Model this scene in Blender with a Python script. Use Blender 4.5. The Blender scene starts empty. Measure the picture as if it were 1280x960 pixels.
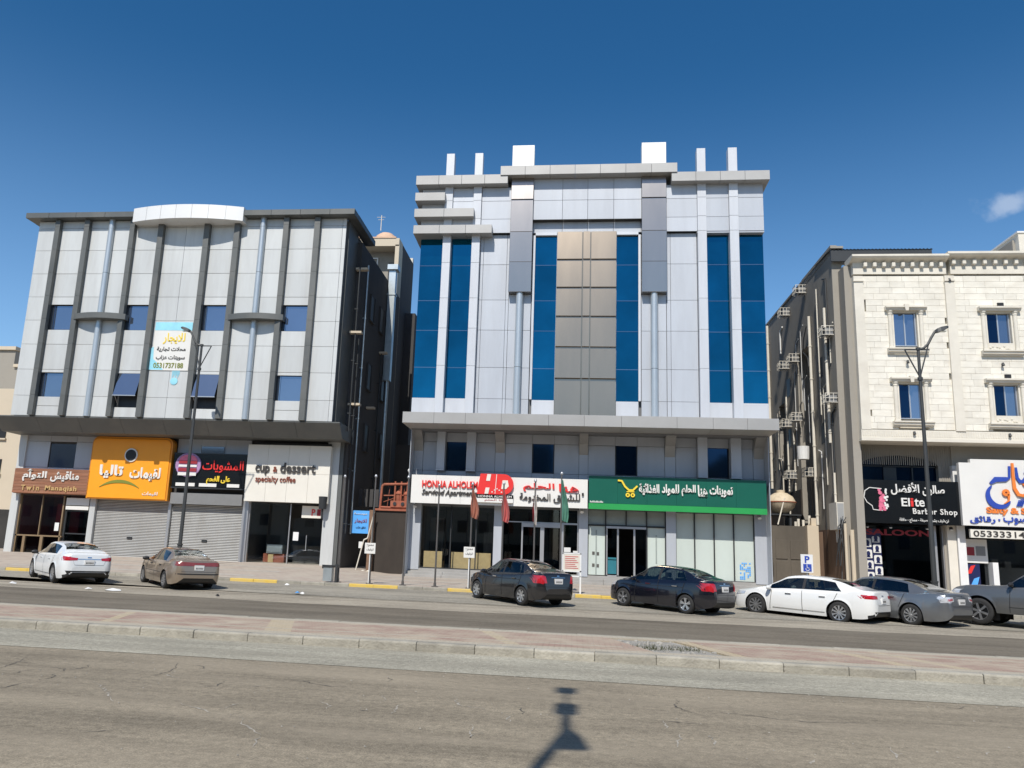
import bpy, bmesh, math, random
from mathutils import Vector, Matrix
from mathutils.bvhtree import BVHTree
random.seed(7)
R = math.radians
scene = bpy.context.scene
COL = scene.collection

# ------------------------------------------------------------------ camera
cam_d = bpy.data.cameras.new("camera")
cam = bpy.data.objects.new("camera", cam_d)
COL.objects.link(cam)
right = Vector((0.99152615, 0.12329984, 0.04090278))
up = Vector((-0.01513025, -0.20310956, 0.97903911))
fwd = Vector((-0.12902311, 0.97136175, 0.19952288))
m = Matrix((right, up, -fwd)).transposed().to_4x4()
m.translation = Vector((0, 0, 1.65))
cam.matrix_world = m
cam_d.sensor_width = 36
cam_d.lens = 1020.17 / 1280 * 36
cam_d.shift_x = 53.277 / 1280
cam_d.shift_y = 5.2024 / 1280
cam_d.clip_end = 6000
cam_d.clip_start = 0.05
scene.camera = cam
scene.render.resolution_x = 1024
scene.render.resolution_y = 768

# ------------------------------------------------------------------ sky and sun
SUN = Vector((0.15, 1.0, -1.15)).normalized()        # the way the light travels
elev = math.asin(-SUN.z)
azim = math.atan2(-SUN.x, -SUN.y)
world = bpy.data.worlds.new("World")
scene.world = world
world.use_nodes = True
nt = world.node_tree
bg = nt.nodes["Background"]
sky = nt.nodes.new("ShaderNodeTexSky")
sky.sky_type = 'NISHITA'
sky.sun_disc = False
sky.sun_elevation = elev
sky.sun_rotation = azim
sky.altitude = 300
sky.air_density = 1.25
sky.dust_density = 1.0
sky.ozone_density = 4.5
bg.inputs[1].default_value = 0.104
hsv = nt.nodes.new("ShaderNodeHueSaturation")
hsv.inputs['Saturation'].default_value = 1.32
nt.links.new(sky.outputs[0], hsv.inputs['Color'])
# soft haze, the same all round, thickening towards the horizon
tc0 = nt.nodes.new("ShaderNodeTexCoord"); sx = nt.nodes.new("ShaderNodeSeparateXYZ"); nt.links.new(tc0.outputs['Generated'], sx.inputs[0])
hz = nt.nodes.new("ShaderNodeMapRange"); hz.interpolation_type = 'SMOOTHSTEP'
hz.inputs['From Min'].default_value = 0.55; hz.inputs['From Max'].default_value = 0.05
hz.inputs['To Min'].default_value = 0.0; hz.inputs['To Max'].default_value = 1.0
nt.links.new(sx.outputs['Z'], hz.inputs['Value'])
hadd = nt.nodes.new("ShaderNodeMix"); hadd.data_type = 'RGBA'; hadd.blend_type = 'ADD'
hadd.inputs['B'].default_value = (1.75, 2.6, 4.1, 1)
nt.links.new(hz.outputs[0], hadd.inputs['Factor']); nt.links.new(hsv.outputs[0], hadd.inputs['A'])
# one thin wisp of cloud low on the right
tc = nt.nodes.new("ShaderNodeTexCoord")
sub = nt.nodes.new("ShaderNodeVectorMath"); sub.operation = 'SUBTRACT'
sub.inputs[1].default_value = Vector((0.5250, 1.0067, 0.4470)).normalized()
nt.links.new(tc.outputs['Generated'], sub.inputs[0])
mp = nt.nodes.new("ShaderNodeMapping")
mp.inputs['Rotation'].default_value = (0, 0, R(27))
mp.inputs['Scale'].default_value = (26, 30, 74)
nt.links.new(sub.outputs[0], mp.inputs[0])
nz = nt.nodes.new("ShaderNodeTexNoise")
nz.inputs['Scale'].default_value = 55; nz.inputs['Detail'].default_value = 6
nt.links.new(tc.outputs['Generated'], nz.inputs['Vector'])
ln = nt.nodes.new("ShaderNodeVectorMath"); ln.operation = 'LENGTH'
nt.links.new(mp.outputs[0], ln.inputs[0])
ad = nt.nodes.new("ShaderNodeMath"); ad.operation = 'MULTIPLY_ADD'
ad.inputs[1].default_value = 1.9; nt.links.new(nz.outputs[0], ad.inputs[0]); nt.links.new(ln.outputs['Value'], ad.inputs[2])
mr = nt.nodes.new("ShaderNodeMapRange")
mr.interpolation_type = 'SMOOTHSTEP'
mr.inputs['From Min'].default_value = 1.0; mr.inputs['From Max'].default_value = 2.05
mr.inputs['To Min'].default_value = 0.55; mr.inputs['To Max'].default_value = 0.0
nt.links.new(ad.outputs[0], mr.inputs['Value'])
mx = nt.nodes.new("ShaderNodeMix"); mx.data_type = 'RGBA'
nt.links.new(mr.outputs[0], mx.inputs['Factor'])
nt.links.new(hadd.outputs['Result'], mx.inputs['A'])
mx.inputs['B'].default_value = (6.0, 7.0, 8.6, 1)
nt.links.new(mx.outputs['Result'], bg.inputs[0])

sun_d = bpy.data.lights.new("sun", 'SUN')
sun_d.energy = 5.0
sun_d.angle = R(0.5)
sun_d.color = (1.0, 0.95, 0.88)
sun = bpy.data.objects.new("sun", sun_d)
COL.objects.link(sun)
sun.rotation_euler = SUN.to_track_quat('-Z', 'Y').to_euler()
sun.location = (0, -30, 60)
scene.view_settings.view_transform = 'Standard'
scene.view_settings.look = 'None'
scene.view_settings.exposure = -0.1
scene.view_settings.gamma = 1.0
scene.render.engine = 'CYCLES'
scene.cycles.max_bounces = 6
scene.cycles.use_denoising = True

# ------------------------------------------------------------------ materials
MATS = {}
def new_mat(name):
    mt = bpy.data.materials.new(name); mt.use_nodes = True
    MATS[name] = mt
    return mt, mt.node_tree, mt.node_tree.nodes["Principled BSDF"]

def mat(name, col, rough=0.6, metal=0.0, var=0.12, scale=1.2, detail=6, bump=0.0, bscale=30, rnd=0.0,
        coat=0.0, spec=0.5, dirt=None, dirt_amt=0.3, dirt_scale=0.6, stretch=(1, 1, 1), emit=None, aniso=0.0, rough_var=0.0):
    """surface with soft world-space colour variation, optional dirt, bump and per-object tint"""
    mt, t, p = new_mat(name)
    p.inputs['Roughness'].default_value = rough
    p.inputs['Metallic'].default_value = metal
    p.inputs['Coat Weight'].default_value = coat
    p.inputs['Coat Roughness'].default_value = 0.04
    p.inputs['Specular IOR Level'].default_value = spec
    p.inputs['Anisotropic'].default_value = aniso
    geo = t.nodes.new("ShaderNodeNewGeometry")
    mpn = t.nodes.new("ShaderNodeMapping"); mpn.inputs['Scale'].default_value = stretch
    t.links.new(geo.outputs['Position'], mpn.inputs[0])
    n = t.nodes.new("ShaderNodeTexNoise")
    n.inputs['Scale'].default_value = scale; n.inputs['Detail'].default_value = detail
    n.inputs['Roughness'].default_value = 0.6
    t.links.new(mpn.outputs[0], n.inputs['Vector'])
    ramp = t.nodes.new("ShaderNodeMapRange")
    ramp.inputs['From Min'].default_value = 0.3; ramp.inputs['From Max'].default_value = 0.7
    ramp.inputs['To Min'].default_value = 1 - var; ramp.inputs['To Max'].default_value = 1 + var
    t.links.new(n.outputs[0], ramp.inputs['Value'])
    val = ramp.outputs[0]
    if rnd:
        oi = t.nodes.new("ShaderNodeObjectInfo")
        r2 = t.nodes.new("ShaderNodeMapRange")
        r2.inputs['To Min'].default_value = 1 - rnd; r2.inputs['To Max'].default_value = 1 + rnd
        t.links.new(oi.outputs['Random'], r2.inputs['Value'])
        mm = t.nodes.new("ShaderNodeMath"); mm.operation = 'MULTIPLY'
        t.links.new(val, mm.inputs[0]); t.links.new(r2.outputs[0], mm.inputs[1]); val = mm.outputs[0]
    sc = t.nodes.new("ShaderNodeVectorMath"); sc.operation = 'SCALE'
    sc.inputs[0].default_value = col
    t.links.new(val, sc.inputs['Scale'])
    out = sc.outputs[0]
    if dirt is not None:
        dn = t.nodes.new("ShaderNodeTexNoise"); dn.inputs['Scale'].default_value = dirt_scale; dn.inputs['Detail'].default_value = 9
        dn.inputs['Roughness'].default_value = 0.68
        t.links.new(mpn.outputs[0], dn.inputs['Vector'])
        dr = t.nodes.new("ShaderNodeMapRange"); dr.inputs['From Min'].default_value = 0.45; dr.inputs['From Max'].default_value = 0.75
        dr.inputs['To Max'].default_value = dirt_amt
        t.links.new(dn.outputs[0], dr.inputs['Value'])
        mix = t.nodes.new("ShaderNodeMix"); mix.data_type = 'RGBA'
        t.links.new(dr.outputs[0], mix.inputs['Factor']); t.links.new(out, mix.inputs['A'])
        mix.inputs['B'].default_value = (*dirt, 1)
        out = mix.outputs['Result']
    t.links.new(out, p.inputs['Base Color'])
    if rough_var:
        rr = t.nodes.new("ShaderNodeMapRange"); rr.inputs['To Min'].default_value = rough - rough_var; rr.inputs['To Max'].default_value = rough + rough_var
        t.links.new(n.outputs[0], rr.inputs['Value']); t.links.new(rr.outputs[0], p.inputs['Roughness'])
    if bump:
        bn = t.nodes.new("ShaderNodeTexNoise"); bn.inputs['Scale'].default_value = bscale; bn.inputs['Detail'].default_value = 4
        t.links.new(mpn.outputs[0], bn.inputs['Vector'])
        bp = t.nodes.new("ShaderNodeBump"); bp.inputs['Strength'].default_value = bump; bp.inputs['Distance'].default_value = 0.02
        t.links.new(bn.outputs[0], bp.inputs['Height']); t.links.new(bp.outputs[0], p.inputs['Normal'])
    if emit:
        p.inputs['Emission Color'].default_value = (*emit[0], 1); p.inputs['Emission Strength'].default_value = emit[1]
    return mt

def glass_mat(name, tint, refl=0.1, rough=0.02, tcol=(1, 1, 1)):
    """pane: see-through with a mirror-like sheen that grows at grazing angles"""
    mt, t, p = new_mat(name)
    t.nodes.remove(p)
    o = t.nodes["Material Output"]
    tr = t.nodes.new("ShaderNodeBsdfTransparent"); tr.inputs[0].default_value = (*tint, 1)
    gl = t.nodes.new("ShaderNodeBsdfGlossy"); gl.inputs['Roughness'].default_value = rough; gl.inputs['Color'].default_value = (*tcol, 1)
    lw = t.nodes.new("ShaderNodeLayerWeight"); lw.inputs['Blend'].default_value = 0.5
    pw = t.nodes.new("ShaderNodeMath"); pw.operation = 'POWER'; pw.inputs[1].default_value = 5
    t.links.new(lw.outputs['Facing'], pw.inputs[0])
    ad = t.nodes.new("ShaderNodeMath"); ad.operation = 'MULTIPLY_ADD'; ad.inputs[1].default_value = 0.9; ad.inputs[2].default_value = 0.04 + refl; ad.use_clamp = True
    t.links.new(pw.outputs[0], ad.inputs[0])
    mx = t.nodes.new("ShaderNodeMixShader")
    t.links.new(ad.outputs[0], mx.inputs[0]); t.links.new(tr.outputs[0], mx.inputs[1]); t.links.new(gl.outputs[0], mx.inputs[2])
    t.links.new(mx.outputs[0], o.inputs[0])
    return mt

def road_mat(name, col, dusty, dust_scale, streak=True, bump=0.5):
    """asphalt: aggregate grain, wheel-worn streaks along the street, patches of dust"""
    mt, t, p = new_mat(name)
    p.inputs['Roughness'].default_value = 0.88
    p.inputs['Specular IOR Level'].default_value = 0.25
    geo = t.nodes.new("ShaderNodeNewGeometry")
    def noise(sc, det, stretch=(1, 1, 1), rg=0.6):
        mpn = t.nodes.new("ShaderNodeMapping"); mpn.inputs['Scale'].default_value = stretch
        t.links.new(geo.outputs['Position'], mpn.inputs[0])
        n = t.nodes.new("ShaderNodeTexNoise"); n.inputs['Scale'].default_value = sc; n.inputs['Detail'].default_value = det
        n.inputs['Roughness'].default_value = rg
        t.links.new(mpn.outputs[0], n.inputs['Vector']); return n.outputs[0]
    def rng(x, a, b, c, d):
        r = t.nodes.new("ShaderNodeMapRange")
        for k, v in zip(('From Min', 'From Max', 'To Min', 'To Max'), (a, b, c, d)): r.inputs[k].default_value = v
        t.links.new(x, r.inputs['Value']); return r.outputs[0]
    clod = rng(noise(13, 6, (.8, .8, 1), 0.85), .34, .66, .66, 1.34)
    grain = rng(noise(55, 4, rg=0.85), .32, .68, .50, 1.52)
    streaks = rng(noise(0.8, 9, (0.12, 1.4, 1), 0.68), .32, .68, .74, 1.22)
    blot = rng(noise(0.5, 5), .3, .7, .84, 1.14)
    mm = t.nodes.new("ShaderNodeMath"); mm.operation = 'MULTIPLY'; t.links.new(grain, mm.inputs[0]); t.links.new(streaks, mm.inputs[1])
    m3 = t.nodes.new("ShaderNodeMath"); m3.operation = 'MULTIPLY'; t.links.new(mm.outputs[0], m3.inputs[0]); t.links.new(clod, m3.inputs[1])
    m2 = t.nodes.new("ShaderNodeMath"); m2.operation = 'MULTIPLY'; t.links.new(m3.outputs[0], m2.inputs[0]); t.links.new(blot, m2.inputs[1])
    sc = t.nodes.new("ShaderNodeVectorMath"); sc.operation = 'SCALE'; sc.inputs[0].default_value = col
    t.links.new(m2.outputs[0], sc.inputs['Scale'])
    d = rng(noise(dust_scale, 9, (0.3, 1.2, 1), 0.66), .47, .72, 0, .75)
    mix = t.nodes.new("ShaderNodeMix"); mix.data_type = 'RGBA'
    t.links.new(d, mix.inputs['Factor']); t.links.new(sc.outputs[0], mix.inputs['A']); mix.inputs['B'].default_value = (*dusty, 1)
    t.links.new(mix.outputs['Result'], p.inputs['Base Color'])
    bp = t.nodes.new("ShaderNodeBump"); bp.inputs['Strength'].default_value = bump; bp.inputs['Distance'].default_value = 0.012
    t.links.new(noise(45, 4, rg=0.75), bp.inputs['Height']); t.links.new(bp.outputs[0], p.inputs['Normal'])
    return mt

# cladding and stone
mat('silver_panel', (.555, .568, .555), .45, .10, .05, .35, rnd=.06, dirt=(.30, .285, .26), dirt_amt=.30, dirt_scale=1.6, stretch=(1, 1, .14), rough_var=.06)
mat('blue_silver_panel', (.465, .49, .525), .42, .14, .05, .35, rnd=.05, dirt=(.30, .30, .31), dirt_amt=.28, dirt_scale=1.5, stretch=(1, 1, .13), rough_var=.06)
mat('white_fin', (.55, .57, .60), .42, .10, .04, .4, rnd=.03, dirt=(.36, .36, .37), dirt_amt=.28, dirt_scale=1.8, stretch=(1, 1, .14))
mat('warm_grey_panel', (.37, .365, .35), .5, .25, .06, .5, rnd=.035, dirt=(.25, .24, .22), dirt_amt=.2)
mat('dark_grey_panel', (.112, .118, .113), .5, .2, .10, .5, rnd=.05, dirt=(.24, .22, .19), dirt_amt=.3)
mat('white_canopy_panel', (.74, .74, .72), .45, .1, .04, .4, rnd=.02, dirt=(.5, .47, .42), dirt_amt=.15)
mat('column_steel', (.37, .345, .32), .25, 1.0, .04, .6, rnd=.03, rough_var=.03, stretch=(1, 1, .2))
mat('brushed_steel', (.40, .325, .24), .26, 1.0, .04, .6, rnd=.02, rough_var=.03, stretch=(1, 1, .2))
mat('tube_metal', (.48, .52, .54), .35, .5, .05, 1.0)
mat('joint_dark', (.17, .175, .18), .8)
mat('blue_glass', (.006, .115, .205), .05, .92, .22, .35, rnd=.16)
mat('pale_blue_glass', (.28, .33, .40), .08, .9, .05, .4, rnd=.12)
mat('window_blue', (.20, .25, .33), .06, .85, .05, .5, rnd=.15)
mat('dark_blue_glass', (.006, .028, .07), .06, .8, .05, .3)
mat('stone', (.74, .705, .615), .82, 0, .07, 1.6, rnd=.055, dirt=(.40, .33, .24), dirt_amt=.28, dirt_scale=1.2, bump=.25, bscale=14, stretch=(1, 1, 1.6))
mat('smooth_stone', (.68, .64, .55), .8, 0, .07, 1.4, dirt=(.38, .32, .24), dirt_amt=.22, bump=.12, bscale=20)
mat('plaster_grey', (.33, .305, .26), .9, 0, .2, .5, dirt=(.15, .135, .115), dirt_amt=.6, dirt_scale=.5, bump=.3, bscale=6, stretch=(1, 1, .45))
mat('plaster_beige', (.58, .50, .38), .9, 0, .07, .6, dirt=(.36, .28, .2), dirt_amt=.25, bump=.15)
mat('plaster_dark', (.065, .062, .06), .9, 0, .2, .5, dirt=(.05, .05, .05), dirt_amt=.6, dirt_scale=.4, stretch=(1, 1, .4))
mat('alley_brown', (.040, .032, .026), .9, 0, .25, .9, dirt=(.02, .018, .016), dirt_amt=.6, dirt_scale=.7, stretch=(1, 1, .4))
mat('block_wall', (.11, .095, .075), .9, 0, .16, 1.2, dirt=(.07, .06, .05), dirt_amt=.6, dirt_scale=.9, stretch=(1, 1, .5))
mat('brown_wall', (.16, .10, .065), .9, 0, .2, .9, dirt=(.08, .06, .045), dirt_amt=.6, dirt_scale=.7, stretch=(1, 1, .4))
mat('concrete', (.37, .355, .315), .88, 0, .12, 1.1, dirt=(.22, .20, .17), dirt_amt=.5, dirt_scale=1.3, bump=.5, bscale=24, rnd=.09)
mat('kerb_concrete', (.34, .32, .265), .9, 0, .2, 2.2, dirt=(.17, .155, .13), dirt_amt=.6, dirt_scale=2.4, bump=.8, bscale=26, rnd=.13)
mat('step_stone', (.33, .32, .30), .8, 0, .1, 1, dirt=(.2, .18, .15), dirt_amt=.4)
mat('kerb_yellow', (.66, .46, .09), .8, 0, .14, 3, dirt=(.36, .32, .22), dirt_amt=.75, dirt_scale=3.0, bump=.4)
mat('sand', (.36, .30, .225), .95, 0, .15, .4, dirt=(.27, .23, .17), dirt_amt=.5, bump=.5, bscale=8)
mat('crack_fill', (.35, .32, .265), .95, 0, .35, 9)
mat('crack_dark', (.085, .08, .072), .95, 0, .35, 9)
# generic
mat('white_paint', (.74, .74, .72), .5, 0, .05, 1.5, dirt=(.45, .42, .36), dirt_amt=.2)
mat('sign_white', (.72, .71, .67), .45, 0, .03, 1, dirt=(.5, .47, .4), dirt_amt=.12)
mat('sign_cream', (.73, .70, .62), .45, 0, .03, 1, dirt=(.5, .47, .4), dirt_amt=.12)
mat('sign_orange', (.90, .34, .015), .4, 0, .03, 1)
mat('sign_dark_orange', (.62, .24, .02), .4, 0, .03, 1)
mat('sign_green', (.005, .100, .066), .35, 0, .05, 1)
mat('sign_light_green', (.025, .30, .075), .35, 0, .05, 1)
mat('sign_black', (.008, .009, .01), .18, 0, .1, 1)
mat('wood_slat', (.25, .105, .055), .6, 0, .25, 2.0, rnd=.14, dirt=(.42, .27, .18), dirt_amt=.4, dirt_scale=3, stretch=(.3, 1, 5))
mat('red', (.72, .035, .03), .4, 0, .03, 1)
mat('deep_red', (.30, .02, .03), .5, 0, .1, 1)
mat('pink', (.68, .16, .26), .5, 0, .2, 6)
mat('mauve', (.36, .22, .40), .5, 0, .25, 6)
mat('yellow', (.85, .62, .05), .4, 0, .03, 1)
mat('bronze_frame', (.27, .19, .11), .45, .2, .1, 1)
mat('gold', (.50, .33, .14), .45, 0, .05, 1)
mat('black', (.015, .015, .015), .5, 0, .1, 1)
mat('dark_metal', (.045, .048, .05), .5, .4, .1, 1)
mat('dark_text', (.05, .045, .04), .5, 0, .03, 1)
mat('brown_text', (.25, .07, .04), .5, 0, .03, 1)
mat('blue_ink', (.03, .07, .38), .4, 0, .06, 1)
mat('orange_ink', (.80, .22, .04), .4, 0, .1, 2)
mat('sky_print', (.30, .66, .78), .5, 0, .1, 2)
mat('blue_sign', (.10, .38, .82), .4, 0, .08, 1)
mat('navy', (.015, .02, .08), .35, 0, .1, 1)
mat('olive', (.20, .22, .03), .5, 0, .1, 1)
mat('shutter', (.40, .405, .395), .5, .35, .06, .8, dirt=(.26, .24, .21), dirt_amt=.45, dirt_scale=1.0, stretch=(1, 1, .5))
mat('shutter_box', (.25, .25, .245), .5, .3, .08, 1, dirt=(.16, .15, .13), dirt_amt=.4)
mat('alu', (.55, .55, .55), .35, .7, .05, 1)
mat('galvanised', (.52, .57, .58), .38, .75, .12, 2.0, dirt=(.3, .3, .28), dirt_amt=.3)
mat('pole_metal', (.16, .15, .14), .45, .6, .15, 2)
mat('lamp_grey', (.055, .058, .058), .5, .3, .1, 1)
mat('dome_tile', (.60, .40, .27), .7, 0, .15, 2, dirt=(.4, .28, .2), dirt_amt=.4)
mat('tank_cream', (.60, .51, .37), .6, 0, .1, 2, dirt=(.33, .25, .16), dirt_amt=.5, dirt_scale=3)
mat('pipe_cream', (.68, .64, .55), .6, 0, .08, 2, dirt=(.36, .3, .22), dirt_amt=.3)
mat('rust_red', (.33, .10, .055), .7, .1, .25, 3, dirt=(.30, .16, .09), dirt_amt=.6)
mat('wood_post', (.20, .12, .075), .8, 0, .25, 3, stretch=(4, 4, 1))
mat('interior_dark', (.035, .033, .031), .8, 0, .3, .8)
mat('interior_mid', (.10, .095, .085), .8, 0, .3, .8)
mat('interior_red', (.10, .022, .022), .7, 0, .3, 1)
mat('sofa_tan', (.52, .38, .19), .7, 0, .15, 2)
mat('brick_red', (.30, .09, .05), .8, 0, .2, 4)
mat('frosted', (.54, .60, .55), .25, 0, .05, .5, spec=.6, dirt=(.44, .49, .45), dirt_amt=.4, stretch=(1, 1, .4))
mat('frosted_dim', (.30, .34, .32), .25, 0, .12, .8)
mat('teal', (.02, .16, .2), .5, 0, .1, 1)
mat('flag_orange', (.38, .15, .10), .85, 0, .12, 4)
mat('flag_red', (.50, .12, .11), .85, 0, .12, 4)
mat('flag_green', (.10, .26, .19), .85, 0, .15, 4)
mat('flag_white', (.66, .62, .58), .85, 0, .08, 4)
mat('weed', (.05, .055, .025), .8, 0, .3, 10)
mat('rubble', (.30, .285, .25), .9, 0, .3, 5)
# cars
def paint(name, col, metal=0.0, rough=.32):
    mat(name, col, rough, metal, .03, 1.5, coat=.9, dirt=tuple(c * .8 + .05 for c in col), dirt_amt=.3, dirt_scale=1.5)
paint('paint_white', (.72, .74, .74))
paint('paint_pearl', (.74, .745, .72))
paint('paint_tan', (.34, .27, .20), .55, .35)
mat('paint_charcoal', (.014, .0135, .015), .22, .1, .1, 2, coat=1.0)
mat('paint_navy', (.006, .0065, .012), .22, .1, .1, 2, coat=1.0)
paint('paint_grey', (.20, .21, .22), .65, .33)
paint('paint_dark_grey', (.125, .13, .132), .5, .38)
glass_mat('car_glass', (.30, .34, .33), .05)
glass_mat('car_glass_pale', (.50, .57, .55), .10)
mat('seat_cloth', (.10, .095, .09), .8, 0, .1, 4)
mat('seat_leather', (.36, .31, .25), .6, 0, .1, 4)
mat('car_trim', (.018, .018, .019), .55, 0, .1, 2)
mat('tyre', (.022, .022, .022), .85, 0, .2, 8)
mat('rim', (.60, .61, .62), .28, .85, .05, 4)
mat('rim_dull', (.33, .33, .33), .4, .6, .15, 4)
mat('hub_dark', (.03, .03, .03), .6, 0, .1, 2)
mat('tail_red', (.42, .012, .02), .12, 0, .15, 6, coat=1.0)
mat('tail_dull', (.22, .045, .04), .25, 0, .15, 6, coat=.6)
mat('lamp_clear', (.62, .64, .66), .1, .3, .1, 6, coat=1.0)
mat('chrome', (.75, .76, .78), .12, 1.0, .03, 2)
mat('plate', (.70, .70, .68), .5, 0, .05, 2)
glass_mat('shop_glass', (.93, .95, .95), .01)
glass_mat('shop_glass_dark', (.50, .53, .53), .0)
glass_mat('clear_glass', (.85, .9, .9), .05)
road_mat('near_asphalt', (.255, .219, .160), (.33, .283, .21), .5)
road_mat('far_asphalt', (.155, .134, .102), (.22, .195, .15), .4)
road_mat('dusty_asphalt', (.31, .275, .215), (.39, .345, .27), .5, bump=.35)
road_mat('parking_asphalt', (.27, .25, .205), (.34, .31, .25), .5, bump=.35)
road_mat('gutter_cement', (.335, .315, .25), (.25, .23, .18), .8, bump=.3)

def paving_mat(name, base, band, sx, sy, off=0.0, amt=0.9):
    """interlocking paving with cream bands"""
    mt, t, p = new_mat(name)
    p.inputs['Roughness'].default_value = .9
    geo = t.nodes.new("ShaderNodeNewGeometry")
    br = t.nodes.new("ShaderNodeTexBrick")
    br.inputs['Scale'].default_value = 1.0
    br.inputs['Brick Width'].default_value = sx; br.inputs['Row Height'].default_value = sy
    br.inputs['Mortar Size'].default_value = .012
    br.inputs['Color1'].default_value = (*base, 1)
    br.inputs['Color2'].default_value = (*[c * .86 for c in base], 1)
    br.inputs['Mortar'].default_value = (*[c * .7 for c in base], 1)
    t.links.new(geo.outputs['Position'], br.inputs['Vector'])
    n = t.nodes.new("ShaderNodeTexNoise"); n.inputs['Scale'].default_value = 1.3; n.inputs['Detail'].default_value = 9; n.inputs['Roughness'].default_value = .7
    t.links.new(geo.outputs['Position'], n.inputs['Vector'])
    r = t.nodes.new("ShaderNodeMapRange"); r.inputs['From Min'].default_value = .38; r.inputs['From Max'].default_value = .68; r.inputs['To Max'].default_value = amt
    t.links.new(n.outputs[0], r.inputs['Value'])
    mix = t.nodes.new("ShaderNodeMix"); mix.data_type = 'RGBA'
    t.links.new(r.outputs[0], mix.inputs['Factor']); t.links.new(br.outputs[0], mix.inputs['A']); mix.inputs['B'].default_value = (*band, 1)
    t.links.new(mix.outputs['Result'], p.inputs['Base Color'])
    bp = t.nodes.new("ShaderNodeBump"); bp.inputs['Strength'].default_value = .4; bp.inputs['Distance'].default_value = .01
    t.links.new(br.outputs['Fac'], bp.inputs['Height']); bp.invert = True
    t.links.new(bp.outputs[0], p.inputs['Normal'])
    return mt
paving_mat('paving_pink', (.37, .255, .20), (.46, .40, .30), .2, .1, amt=.92)
paving_mat('paving_cream', (.47, .42, .325), (.42, .37, .29), .2, .1, amt=.6)
paving_mat('paving_yellow', (.50, .41, .27), (.44, .38, .29), .2, .1, amt=.7)
paving_mat('pavement_tiles', (.42, .345, .285), (.46, .42, .34), .4, .4, amt=.8)
paving_mat('pavement_stripe', (.46, .42, .36), (.42, .38, .32), .4, .4, amt=.5)

# ------------------------------------------------------------------ builders
WLOC = {}
def wl(o): return WLOC.get(o.name, Vector((0, 0, 0))) if o is not None else Vector((0, 0, 0))

class MB:
    def __init__(s): s.v = []; s.f = []; s.mi = []; s.cur = 0
    def add(s, vs, fs):
        b = len(s.v); s.v += [tuple(v) for v in vs]
        for f in fs: s.f.append(tuple(b + i for i in f)); s.mi.append(s.cur)
    def box(s, x0, x1, y0, y1, z0, z1):
        s.add([(x0, y0, z0), (x1, y0, z0), (x1, y1, z0), (x0, y1, z0), (x0, y0, z1), (x1, y0, z1), (x1, y1, z1), (x0, y1, z1)],
              [(0, 3, 2, 1), (4, 5, 6, 7), (0, 1, 5, 4), (1, 2, 6, 5), (2, 3, 7, 6), (3, 0, 4, 7)])
        return s
    def tube(s, a, b, r0, r1=None, n=10, cap=True):
        a = Vector(a); b = Vector(b); r1 = r0 if r1 is None else r1
        d = (b - a).normalized(); u = d.orthogonal().normalized(); w = d.cross(u)
        vs = []
        for p, r in ((a, r0), (b, r1)):
            for i in range(n):
                t = 2 * math.pi * i / n; vs.append(p + u * (r * math.cos(t)) + w * (r * math.sin(t)))
        fs = [(i, (i + 1) % n, n + (i + 1) % n, n + i) for i in range(n)]
        if cap: fs += [tuple(range(n - 1, -1, -1)), tuple(range(n, 2 * n))]
        s.add(vs, fs); return s
    def path(s, pts, r, n=8):
        for a, b in zip(pts[:-1], pts[1:]): s.tube(a, b, r, r, n)
        return s
    def poly_y(s, pts, y0, y1):
        """polygon in x,z pushed from y0 to y1"""
        n = len(pts)
        s.add([(x, y0, z) for x, z in pts] + [(x, y1, z) for x, z in pts],
              [tuple(range(n)), tuple(range(2 * n - 1, n - 1, -1))] + [(i, n + i, n + (i + 1) % n, (i + 1) % n) for i in range(n)])
        return s
    def poly_x(s, pts, x0, x1):
        n = len(pts)
        s.add([(x0, y, z) for y, z in pts] + [(x1, y, z) for y, z in pts],
              [tuple(range(n)), tuple(range(2 * n - 1, n - 1, -1))] + [(i, n + i, n + (i + 1) % n, (i + 1) % n) for i in range(n)])
        return s
    def poly_z(s, pts, z0, z1):
        n = len(pts)
        s.add([(x, y, z0) for x, y in pts] + [(x, y, z1) for x, y in pts],
              [tuple(range(n - 1, -1, -1)), tuple(range(n, 2 * n))] + [(i, (i + 1) % n, n + (i + 1) % n, n + i) for i in range(n)])
        return s
    def lathe(s, c, prof, n=20, axis='z', arc=2 * math.pi):
        """prof: list of (r, h)"""
        vs = []; c = Vector(c)
        closed = abs(arc - 2 * math.pi) < 1e-4
        nn = n if closed else n + 1
        for r, h in prof:
            for i in range(nn):
                t = arc * i / n; a, b = r * math.cos(t), r * math.sin(t)
                vs.append(c + (Vector((a, b, h)) if axis == 'z' else Vector((a, h, b)) if axis == 'y' else Vector((h, a, b))))
        fs = []
        for j in range(len(prof) - 1):
            for i in range(n):
                k = (i + 1) % nn
                fs.append((j * nn + i, j * nn + k, (j + 1) * nn + k, (j + 1) * nn + i))
        s.add(vs, fs); return s

def finish(name, me, mats, parent, loc=(0, 0, 0), smooth=False, kind=None):
    o = bpy.data.objects.new(name, me)
    for mm in mats:
        if len(me.materials) < len(mats): me.materials.append(MATS[mm])
    COL.objects.link(o)
    if parent is not None: o.parent = parent
    loc = Vector(loc)
    o.location = loc - wl(parent)
    WLOC[o.name] = loc
    if kind: o['kind'] = kind
    return o

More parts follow.
